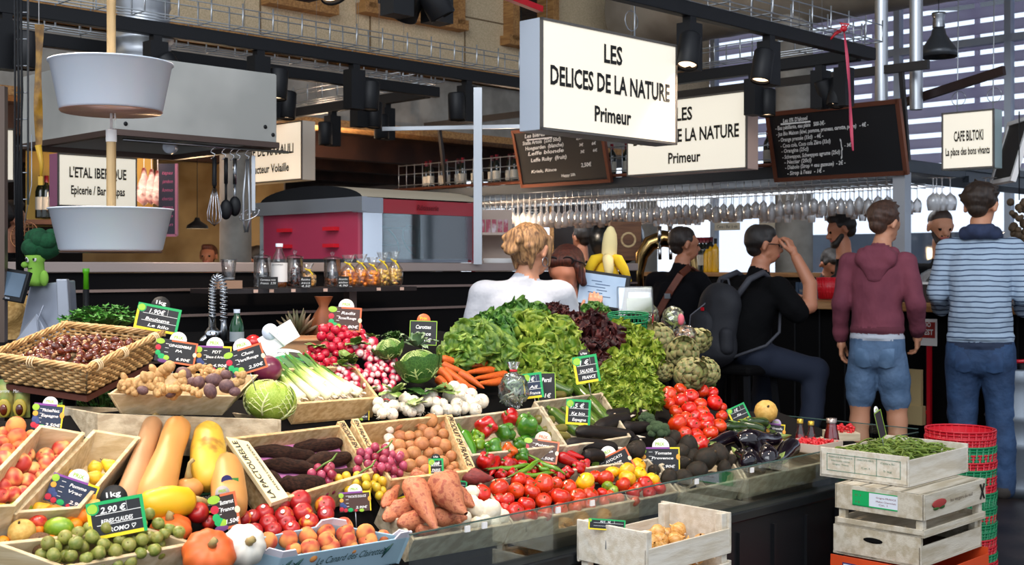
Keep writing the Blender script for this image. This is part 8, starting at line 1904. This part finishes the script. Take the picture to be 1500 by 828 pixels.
def tufts(f,s,n,seed,z0=.06,fr=.1,r=.016):
    g = random.Random(seed); o = []
    for i in range(n):
        a = g.uniform(0,6.3); b = g.uniform(-.2,1.3); q = (.078*math.cos(a)*math.cos(b),-.012+.085*math.sin(a)*math.cos(b),.05+.07*math.sin(b))
        if q[1] > .035 or (q[1] > -.01 and q[2] < .10): continue
        e = (q[0]*1.2+g.uniform(-.03,.03),q[1]*1.16+.015+g.uniform(-.02,.03),q[2]*1.12+g.uniform(-.02,.022)); o.append(('x',f(*q),f(*e),r*1.1*s,r*.3*s,E3))
    return o
pm1 = figure('person',place(1285,7.35,-.42),'man seen from behind in a maroon hoodie and denim shorts, standing at the bar',B+N,{'skin':M_skin,'hood':M_hood,'hem':M_hem,'shirt':M_shirt,'jean':M_jean,'shoe':M_shoe,'eye':M_eye,'lip':M_lip},
    [('hair',hair_cap(f_,1.0,extra=tufts(f_,1.02,130,2,r=.02)),HC,.006,.012,0),('hood',[(t,(a[0]*.85,a[1],a[2]-.035),(b[0]*.85,b[1],b[2]-.035),ra,rb,sc) for t,a,b,ra,rb,sc in hood_],M_hood,.009,.02,.003)],hands=[H1,H2],heads=[hd_+N],vox=.0105,wr=.0042)
# --- man in the striped top
M_str = bpy.data.materials.new('striped_jersey'); M_str.use_nodes = True; n_ = M_str.node_tree; b_ = n_.nodes['Principled BSDF']; b_.inputs['Roughness'].default_value = .85
t_ = n_.nodes.new('ShaderNodeTexCoord'); s_ = n_.nodes.new('ShaderNodeSeparateXYZ'); nz_ = n_.nodes.new('ShaderNodeTexNoise'); nz_.inputs['Scale'].default_value = 4.5
n_.links.new(t_.outputs['Object'],nz_.inputs['Vector']); n_.links.new(t_.outputs['Object'],s_.inputs[0])
ma = n_.nodes.new('ShaderNodeMath'); ma.operation = 'MULTIPLY_ADD'; ma.inputs[1].default_value = .035; n_.links.new(nz_.outputs['Fac'],ma.inputs[0]); n_.links.new(s_.outputs[2],ma.inputs[2])
mo = n_.nodes.new('ShaderNodeMath'); mo.operation = 'MODULO'; mo.inputs[1].default_value = .0305; n_.links.new(ma.outputs[0],mo.inputs[0]); lt = n_.nodes.new('ShaderNodeMath'); lt.operation = 'LESS_THAN'; lt.inputs[1].default_value = .0075; n_.links.new(mo.outputs[0],lt.inputs[0])
mx_ = n_.nodes.new('ShaderNodeMix'); mx_.data_type = 'RGBA'; mx_.inputs[6].default_value = lin('#a9bccf'); mx_.inputs[7].default_value = lin('#3a4a66'); bz_ = n_.nodes.new('ShaderNodeTexNoise'); bz_.inputs['Scale'].default_value = 9; bu_ = n_.nodes.new('ShaderNodeBump'); bu_.inputs['Strength'].default_value = .7; bu_.inputs['Distance'].default_value = .03; n_.links.new(t_.outputs['Object'],bz_.inputs['Vector']); n_.links.new(bz_.outputs['Fac'],bu_.inputs['Height']); n_.links.new(bu_.outputs[0],b_.inputs['Normal']); n_.links.new(lt.outputs[0],mx_.inputs[0]); n_.links.new(mx_.outputs[2],b_.inputs['Base Color'])
hd_, f_ = head_prims((.0,.055,1.70),-.32,-.2,1.04)
B = torso('top',.95,1.42,.180,.182,.135,(.0,.03),.12)
B += [('top',(-.14,.03,1.46),(.14,.03,1.46),.072,.072,(1,.95,.8)),('top',(0,.03,1.47),(0,.035,1.53),.09,.072,E3),('top',(0,0,.925),(0,0,.94),1.,1.,(.190,.148,.02)),('under',(0,0,.885),(0,0,.89),1,1,(.178,.135,.03))]
B += limb('top',((-.185,.03,1.445),.070),((-.24,-.0,1.19),.060),((-.235,.16,1.10),.052),((-.20,.26,1.12),.046)); B += limb('top',((.185,.03,1.445),.070),((.24,.0,1.19),.060),((.235,.16,1.10),.052),((.21,.26,1.12),.046))
B += [('jean',(-.08,0,.84),(.08,0,.84),.115,.115,E3),('jean',(-.08,-.03,.80),(.08,-.03,.80),.105,.105,E3)]
B += limb('jean',((-.095,0,.78),.105),((-.10,.01,.48),.082),((-.10,-.02,.3),.078),((-.10,-.02,.06),.075)); B += limb('jean',((.095,0,.78),.105),((.115,.01,.48),.082),((.12,-.02,.3),.08),((.125,-.02,.06),.075))
for x in (-.10,.125): B += limb('shoe',((x,-.06,.04),.045),((x,.1,.035),.04),((x,.16,.03),.034))
N = limb('skin',((.0,.03,1.47),.064),((.0,.045,1.61),.060))
HS = [hand_prims((-.19,.29,1.125),(.5,.8,0),(0,0,1),1,curl=.4,left=True),hand_prims((.20,.29,1.125),(-.5,.8,0),(0,0,1),1,curl=.4)]
sc_ = [('x',(-.085,-.03,1.545),(.0,-.075,1.55),.032,.034,(1,1,1.2)),('x',(.0,-.075,1.55),(.085,-.03,1.545),.034,.032,(1,1,1.2)),('x',(.085,-.03,1.545),(.09,.07,1.53),.032,.03,E3),('x',(-.085,-.03,1.545),(-.09,.07,1.53),.032,.03,E3),('x',(-.09,.07,1.53),(.09,.07,1.53),.03,.03,E3),('x',(-.05,-.06,1.57),(.06,-.06,1.575),.026,.026,E3)]
HC2 = hairmat('hair_dark_brown','#23170f','#38281c')
pm2 = figure('person',place(1436,7.25,-.42),'man seen from behind in a pale blue striped top and dark jeans, at the bar',B+N,{'skin':M_skin,'top':M_str,'under':mat('navy_cloth','#1f2c44',.8),'jean':M_jeand,'shoe':M_shoe,'eye':M_eye,'lip':M_lip},
    [('hair',hair_cap(f_,1.06,extra=tufts(f_,1.08,130,5,r=.022)),HC2,.006,.014,0),('scarf',sc_,mat('navy_scarf','#232c44',.85,c2='#2f3a58',ns=14,bump=.3,bs=60),.008,.014,.002)],hands=HS,heads=[hd_+N],vox=.0105,wr=.004)
def pockets(o,cx,cy,cz,r,m):
    for s in (-1,1):
        g = lambda a, b, s=s: (s*cx+(a-.5)*.10*(1-.12*b*0),cy-math.sqrt(max(1e-5,(r+.0035)**2-((a-.5)*.10)**2-((b-.5)*.11)**2)),cz+(b-.5)*.11+(.012*(abs(a-.5)*2-1) if b < .01 else 0))
        MB().grid(g,8,8).ob('back_pocket',m,o)
pockets(pm1,.062,-.035,.815,.0935,mat('pocket_denim','#6b86a4',.8,c2='#4f6a88',ns=12)); pockets(pm2,.08,-.03,.795,.1065,mat('pocket_dark_denim','#34527a',.8,c2='#243c5e',ns=12))
# --- seated man with the backpack
M_blk = mat('black_cotton','#08080a',.9,bump=.6,bs=10,bd=.025,spec=.15)
hd_, f_ = head_prims((.055,.09,1.475),-.55,-.05,.98)
B = torso('tee',.80,1.18,.20,.175,.135,(.04,.05),.2) + [('tee',(-.13,.06,1.235),(.2,.06,1.215),.075,.075,(1,.95,.85)),('tee',(.04,.06,1.25),(.045,.065,1.30),.085,.066,E3)]
B += limb('tee',((.225,.06,1.215),.075),((.30,.10,1.10),.072),((.315,.13,1.07),.068)); B += limb('tee',((-.185,.06,1.225),.075),((-.26,.11,1.05),.07),((-.27,.13,1.02),.066))
B += [('jean',(-.08,0,.80),(.08,0,.80),.125,.125,(1.05,1,.8))]
B += limb('jean',((-.1,.02,.785),.105),((-.17,.34,.74),.082),((-.18,.32,.5),.066),((-.18,.26,.32),.058)); B += limb('jean',((.1,.02,.785),.105),((.25,.34,.70),.084),((.27,.30,.45),.068),((.27,.22,.27),.060))
for x in (-.18,.27): B += limb('shoe',((x,.22,.26),.045),((x,.36,.255),.036),((x,.42,.25),.03))
N = limb('skin',((.045,.065,1.24),.06),((.05,.08,1.37),.058))
AR = limb('skin',((.30,.12,1.08),.055),((.335,.21,1.00+.11),.046),((.30,.25,1.24),.042),((.215,.22,1.40),.032)) + hand_prims((.20,.215,1.425),(-.4,-.1,.9),(.8,.2,.3),1.0,curl=.8)
AL = limb('skin',((-.265,.12,1.03),.055),((-.26,.3,1.12),.046),((-.16,.44,1.16),.034)) + hand_prims((-.14,.46,1.165),(.6,.7,0),(0,0,1),1.0,curl=.4,left=True)
HCB = hairmat('hair_black','#14100e','#241c18')
pm_ = figure('person',place(1092,7.62,-1.0),'seated man in a black T-shirt and jeans, one hand raised to his glasses',B+N,{'skin':M_skin2,'tee':M_blk,'jean':mat('indigo_denim','#141d30',.85),'shoe':M_shoe,'eye':M_eye,'lip':M_lip},
    [('hair',hair_cap(f_,1.0,extra=[('x',f_(-.04,.03,.085),f_(.04,.03,.085),.04,.04,E3)]),HCB,.0065,.015,0)],hands=[AR,AL],heads=[hd_+N],wr=.003)
m = MB(); G = lambda *a: Vector(f_(*a)); m.tube([G(.087,-.01,.015),G(.075,.09,.012)],.003,5); m.tube([G(.055+.018*math.cos(a),.11,.006+.014*math.sin(a)) for a in np.linspace(0,2*PI,12)],.0025,4); m.tube([G(-.02+.018*math.cos(a),.112,.006+.014*math.sin(a)) for a in np.linspace(0,2*PI,12)],.0025,4); m.ob('glasses',M_black,pm_)
# his backpack
t = empty('backpack',pm_.matrix_basis.copy(),'grey and black backpack worn by the seated man in black','backpack'); M_bp = mat('backpack_grey','#1d1e24',.75,bump=.3,bs=80); M_bp2 = mat('backpack_black','#16161a',.7,bump=.3,bs=80)
mb1 = MB(); add_surface(mb1,[('x',(-.03,-.24,.86),(.0,-.21,1.12),1.,1.,(.155,.10,.13)),('x',(-.03,-.25,.82),(-.03,-.25,.86),1.,1.,(.165,.115,.07))],['x'],.012,.05,.004); mb1.ob('pack_body',M_bp,t)
mb1 = MB(); add_surface(mb1,[('x',(-.06,-.33,.84),(-.05,-.31,1.0),1.,1.,(.10,.055,.09)),('x',(.12,-.27,.86),(.12,-.27,.94),.045,.045,E3)],['x'],.01,.03,.003); mb1.ob('front_pocket',M_bp,t)
MB().tube([(-.10,-.17,1.16),(-.12,-.09,1.27),(-.10,.02,1.31),(-.09,.12,1.25)],.02,8).tube([(.10,-.17,1.16),(.13,-.09,1.27),(.13,.02,1.31),(.12,.12,1.25)],.02,8).tube([(-.02,-.19,1.21),(.0,-.2,1.27),(.05,-.19,1.27),(.06,-.18,1.21)],.008,6).tube([(.12,-.22,.80),(.22,-.04,.87),(.25,.04,.95),(.2,.1,1.1)],.010,6).tube([(-.06,-.32,.76),(-.06,-.30,.6),(-.05,-.28,.5)],.008,6).ob('strap',mat('strap_grey','#3a3b42',.7),t)
MB().tube([(-.12,-.36,.9),(-.10,-.36,1.05),(-.02,-.30,1.13)],.004,5).ob('zip_piping',mat('zip_light','#6a6a72',.5),t); MB().box((-.02,-.335,1.09),(.02,.01,.02)).ob('red_tab',M_redp,t)
# --- man with the shoulder bag, profile to the right
hd_, f_ = head_prims((.04,.075,1.50),-.55,-.06,.98)
B = torso('shirt',.80,1.2,.195,.165,.125,(.02,.04)) + [('shirt',(-.16,.05,1.25),(.17,.05,1.25),.072,.072,(1,.95,.85)),('shirt',(.02,.05,1.27),(.03,.06,1.33),.08,.064,E3)]
B += limb('shirt',((.2,.05,1.24),.07),((.29,.14,1.06),.058),((.22,.38,1.14),.046),((.16,.46,1.15),.04)); B += limb('shirt',((-.2,.05,1.24),.07),((-.28,.12,1.04),.058),((-.2,.36,1.14),.046))
B += [('jean',(-.07,0,.80),(.07,0,.80),.12,.12,(1,1,.8))] + limb('jean',((-.1,.02,.78),.1),((-.15,.34,.74),.08),((-.15,.3,.4),.06)) + limb('jean',((.1,.02,.78),.1),((.15,.34,.74),.08),((.15,.3,.4),.06))
N = limb('skin',((.025,.06,1.25),.058),((.035,.07,1.39),.056))
pb_ = figure('person',place(985,8.75,-AZ),'seated man in black turned to the right, with a brown strap over his back',B+N,{'skin':M_skin2,'shirt':mat('black_shirt','#0c0c10',.9,spec=.15),'jean':M_blk,'eye':M_eye,'lip':M_lip},[('hair',hair_cap(f_,.98),hairmat('hair_dark','#1f1612','#30241e'),.007,.014,0)],
    hands=[hand_prims((.15,.48,1.15),(-.5,.7,0),(0,0,1),1,curl=.5),hand_prims((-.18,.39,1.145),(.5,.7,0),(0,0,1),1,curl=.5,left=True)],heads=[hd_+N],wr=.003)
st_ = MB(); pts = [(.12,.13,1.31),(.13,.03,1.345),(.12,-.06,1.29),(.07,-.11,1.18),(-.02,-.135,1.02),(-.11,-.13,.86),(-.17,-.08,.76)]
for i in range(len(pts)-1): st_.bar(pts[i],pts[i+1],.05,.012,up=(0,1,.3))
t = empty('shoulder_bag',pb_.matrix_basis.copy(),'brown leather shoulder bag worn by the seated man in black at the bar','bag'); st_.ob('strap',mat('brown_leather','#6f3620',.45,c2='#5a2a18',ns=8),t); mm = MB().box((-.22,-.05,.68),(.10,.2,.18)); mm.ob('bag_body',mat('brown_leather','#6f3620'),t,bevel=.02); MB().box((.055,-.125,1.14),(.05,.012,.035)).ob('buckle',M_steel,t)
# --- barman by the window in profile facing left, and the barman with a beard
def standing(px,Y,heading,label,hz,hyaw,hpitch,skin,hairm,beard=False,cloth=M_blk,sc=1.,hair=True):
    hd_, f_ = head_prims((0,.06,hz),hyaw,hpitch,sc); sh = hz-.32
    B = torso('cloth',.92,sh-.05,.19,.165,.125,(0,.03)) + [('cloth',(-.155,.035,sh),(.155,.035,sh),.072,.072,(1,.95,.85)),('cloth',(0,.04,sh+.02),(0,.045,sh+.075),.078,.062,E3)]
    B += limb('cloth',((-.2,.03,sh),.068),((-.25,.05,sh-.28),.055),((-.2,.22,sh-.36),.045)) + limb('cloth',((.2,.03,sh),.068),((.25,.05,sh-.28),.055),((.2,.22,sh-.36),.045))
    B += [('cloth',(-.07,0,.86),(.07,0,.86),.11,.11,E3)] + limb('cloth',((-.09,0,.8),.1),((-.1,0,.45),.075),((-.1,0,.06),.06)) + limb('cloth',((.09,0,.8),.1),((.1,0,.45),.075),((.1,0,.06),.06))
    for x in (-.1,.1): B += limb('shoe',((x,-.04,.04),.042),((x,.14,.035),.036))
    N = limb('skin',((0,.04,sh+.02),.06),((0,.055,hz-.10),.056))
    parts = []
    if hair: parts.append(('hair',hair_cap(f_,sc*1.0,extra=[('x',f_(-.03,.05,.10),f_(.03,.06,.105),.03,.028,E3)]),hairm,.007,.014,0))
    else: parts.append(('hair',[('x',f_(0,-.03,.05),f_(0,.0,.06),.083,.08,E3),('x',f_(0,-.04,.0),f_(0,-.04,-.01),.06,.055,E3)],hairm,.007,.014,0))
    if beard: parts.append(('beard',[('x',f_(x*.052,.03,-.04),f_(x*.036,.08,-.085),.021,.024,E3) for x in (-1,1)]+[('x',f_(-.022,.09,-.09),f_(.022,.09,-.09),.029,.029,E3),('x',f_(-.022,.103,-.042),f_(.022,.103,-.042),.008,.008,E3)],hairm,.006,.012,0))
    HS = [hand_prims((-.19,.25,sh-.36),(.3,.9,0),(0,0,1),1,curl=.4,left=True),hand_prims((.19,.25,sh-.36),(-.3,.9,0),(0,0,1),1,curl=.4)]
    return figure('person',place(px,Y,heading),label,B+N,{'skin':skin,'cloth':cloth,'shoe':M_shoe,'eye':M_eye,'lip':M_lip},parts,hands=HS,heads=[hd_+N],wr=.003)
standing(1246,9.3,1.35,'bearded man in a black hooded top, in profile facing left behind the bar',1.625,.15,-.3,M_skin2,HCB,True)
standing(1380,9.0,2.6,'bearded bald barman in a black T-shirt between the two standing men',1.63,.55,-.22,M_skin,hairmat('stubble','#2b1c14','#3a281e'),True,hair=False)
standing(858,12.0,.6,'dark-haired man in black far behind the red-haired woman',1.62,0,0,M_skin2,HCB)
standing(2,8.2,-.6,'person in black cut off at the left edge behind the plush toy',1.66,0,0,M_skin2,HCB)
standing(380,12.4,.9,'dark-haired person in black far behind the jar shelf',1.42,.2,-.2,M_skin2,HCB); standing(306,13.0,.3,'small distant person with reddish hair behind the whisk',1.45,2.8,0,M_skin2,hairmat('hair_chestnut','#4a2214','#6a3520'),cloth=mat('grey_cloth','#4a4448',.8))
# writing man at the far table
hd_, f_ = head_prims((0,.16,1.36),0,-.75,1.0)
B = torso('coat',.75,1.12,.2,.18,.13,(0,.08)) + [('coat',(-.165,.1,1.17),(.165,.1,1.17),.075,.075,(1,.95,.85)),('coat',(0,.1,1.19),(0,.12,1.25),.08,.064,E3)] + limb('coat',((-.2,.1,1.16),.07),((-.29,.2,1.02),.058),((-.13,.42,1.06),.046)) + limb('coat',((.2,.1,1.16),.07),((.29,.2,1.02),.058),((.13,.42,1.06),.046)) + [('coat',(-.07,.0,.72),(.07,.0,.72),.12,.12,E3)] + limb('coat',((-.09,0,.7),.1),((-.1,.02,.4),.08),((-.1,.02,.06),.06)) + limb('coat',((.09,0,.7),.1),((.1,.02,.4),.08),((.1,.02,.06),.06))
N = limb('skin',((0,.1,1.18),.058),((0,.14,1.28),.055))
figure('person',place(1200,10.2,PI+.35),'dark-suited man bending his head over papers at the table beyond the bar',B+N,{'skin':M_skin2,'coat':mat('grey_suit','#24262c',.8),'eye':M_eye,'lip':M_lip},[('hair',hair_cap(f_,1.0,extra=[('x',f_(-.03,.04,.09),f_(.03,.05,.095),.036,.034,E3)]),HCB,.007,.014,0)],hands=[hand_prims((-.11,.45,1.065),(.5,.8,-.1),(0,0,1),1,curl=.5,left=True),hand_prims((.11,.45,1.065),(-.5,.8,-.1),(0,0,1),1,curl=.5)],heads=[hd_+N],wr=.003)
# --- the blonde woman in white, back to us, hand at the till
YW = 5.45; LOW = T(0,0,-.05)
hd_, f_ = head_prims((.04,.05,1.465),-.62,-.12,.93)
B = torso('white',.85,1.24,.165,.15,.115,(.0,.03)) + [('white',(-.135,.03,1.28),(.135,.03,1.28),.066,.066,(1,.95,.85)),('white',(0,.03,1.285),(.005,.03,1.315),.08,.058,E3)]
B += limb('white',((-.175,.03,1.27),.066),((-.235,.03,1.0),.054),((-.19,.2,.88),.042)); B += limb('white',((.175,.03,1.27),.066),((.25,.10,1.06),.054),((.31,.24,1.06),.044),((.315,.25,1.063),.042))
B += [('jean',(-.06,0,.82),(.06,0,.82),.115,.115,E3)] + limb('jean',((-.08,0,.78),.1),((-.09,0,.5),.075),((-.09,0,.16),.055)) + limb('jean',((.08,0,.78),.1),((.09,0,.5),.075),((.09,0,.16),.055))
for x in (-.09,.09): B += limb('shoe',((x,-.04,.14),.04),((x,.13,.135),.034))
N = limb('skin',((.008,.035,1.29),.052),((.03,.045,1.39),.048))
AR = limb('skin',((.30,.24,1.06),.036),((.318,.275,1.12),.03),((.322,.285,1.14),.028)) + hand_prims((.322,.285,1.14),(.1,.25,1),(0,-1,.2),.95,curl=.35)
AL = limb('skin',((-.2,.17,.89),.036),((-.13,.3,.9),.028)) + hand_prims((-.12,.32,.9),(.4,.9,0),(0,0,1),.95,curl=.4,left=True)
g_ = random.Random(9); ex = []
for i in range(34):
    a = g_.uniform(-1.2,1.2); x = .078*math.sin(a*1.3); ex.append(('x',f_(x,.02-.07*abs(math.cos(a))*.6,.10-.04*abs(a)),f_(x*.75,-.085,.055+g_.uniform(-.05,.03)),.016,.012,E3))
for i in range(26):
    a = g_.uniform(0,6.3); ex.append(('x',f_(-.01+.012*math.cos(a),-.11,.06+.02*math.sin(a)),f_(-.02+.045*math.cos(a),-.12+g_.uniform(-.02,.01),.03+.05*math.sin(a)),.022,.012,E3))
for x in (-1,1): ex += [('x',f_(x*.075,.035,.06),f_(x*.085,.03,-.06),.022,.01,E3),('x',f_(x*.05,-.06,-.01),f_(x*.045,-.05,-.085),.026,.008,E3)]
pw = figure('person',LOW @ place(764,YW,-.05),'blonde woman in a white shirt seen from behind, touching the till screen',B+N,{'skin':M_skin,'white':M_shirt,'jean':M_jeand,'shoe':M_shoe,'eye':M_eye,'lip':M_lip},[('hair',hair_cap(f_,.95,extra=ex),hairmat('hair_blonde','#6a4a30','#b98c5c'),.0055,.010,0)],hands=[AR,AL],heads=[hd_+N],vox=.0105,wr=.0035)
MB().tube([Vector(f_(.09+.0,.0+.022*math.cos(a),-.05+.022*math.sin(a))) for a in np.linspace(0,2*PI,16)],.0022,5).ob('hoop_earring',M_steel,pw)
# --- the red-haired woman looking down
hd_, f_ = head_prims((.0,.11,1.405),.25,-.38,.93,eyes=False)
B = torso('pink',.80,1.10,.16,.145,.11,(.0,.05)) + [('pink',(-.125,.06,1.155),(.125,.06,1.155),.064,.064,(1,.95,.85)),('pink',(0,.06,1.17),(0,.08,1.23),.07,.054,E3)]
B += limb('dark',((-.17,.05,1.15),.064),((-.22,.1,.93),.054),((-.12,.3,.94),.042)); B += limb('dark',((.17,.05,1.15),.064),((.22,.1,.93),.054),((.12,.3,.94),.042))
B += [('dark',(-.06,0,.77),(.06,0,.77),.115,.115,E3)] + limb('dark',((-.08,0,.74),.1),((-.09,0,.45),.075),((-.09,0,.16),.055)) + limb('dark',((.08,0,.74),.1),((.09,0,.45),.075),((.09,0,.16),.055))
N = limb('skin',((0,.07,1.17),.05),((0,.09,1.31),.047))
ex = [('x',f_(-.06,.02,.07),f_(-.088,.02,-.05),.03,.018,E3),('x',f_(.06,.0,.07),f_(.085,-.03,-.03),.03,.018,E3),('x',f_(.0,-.07,.03),f_(.03,-.12,-.07),.05,.035,E3),('x',f_(.03,-.12,-.07),f_(.06,-.10,-.19),.036,.016,E3),('x',f_(-.04,.06,.09),f_(.05,.06,.085),.03,.03,E3),('x',f_(-.075,.05,.05),f_(-.085,.06,-.03),.018,.010,E3)]
pr = figure('person',T(0,0,-.085) @ place(848,5.95,PI-.6),'auburn-haired woman in pink looking down, sunglasses pushed up on her head',B+N,{'skin':skin_mat('skin_rosy','#c47d5e'),'pink':mat('pink_scarf_cloth','#c79a9c',.8,bump=.3,bs=50),'dark':M_blk,'eye':M_eye,'lip':M_lip},[('hair',hair_cap(f_,.96,extra=ex),hairmat('hair_auburn','#34120b','#5f2a18'),.006,.012,0)],
    hands=[hand_prims((-.1,.33,.945),(.5,.8,0),(0,0,1),.93,curl=.4,left=True),hand_prims((.1,.33,.945),(-.5,.8,0),(0,0,1),.93,curl=.4)],heads=[hd_+N],vox=.011)
m = MB(); G = lambda *a: Vector(f_(*a))
for x in (-1,1): m.tube([G(x*.042+.028*math.cos(a),.082,.098+.02*math.sin(a)) for a in np.linspace(0,2*PI,14)],.004,5); m.tube([G(x*.072,.08,.1),G(x*.1,.02,.06),G(x*.098,-.02,.03)],.003,5)
m.ob('sunglasses',M_black,pr)
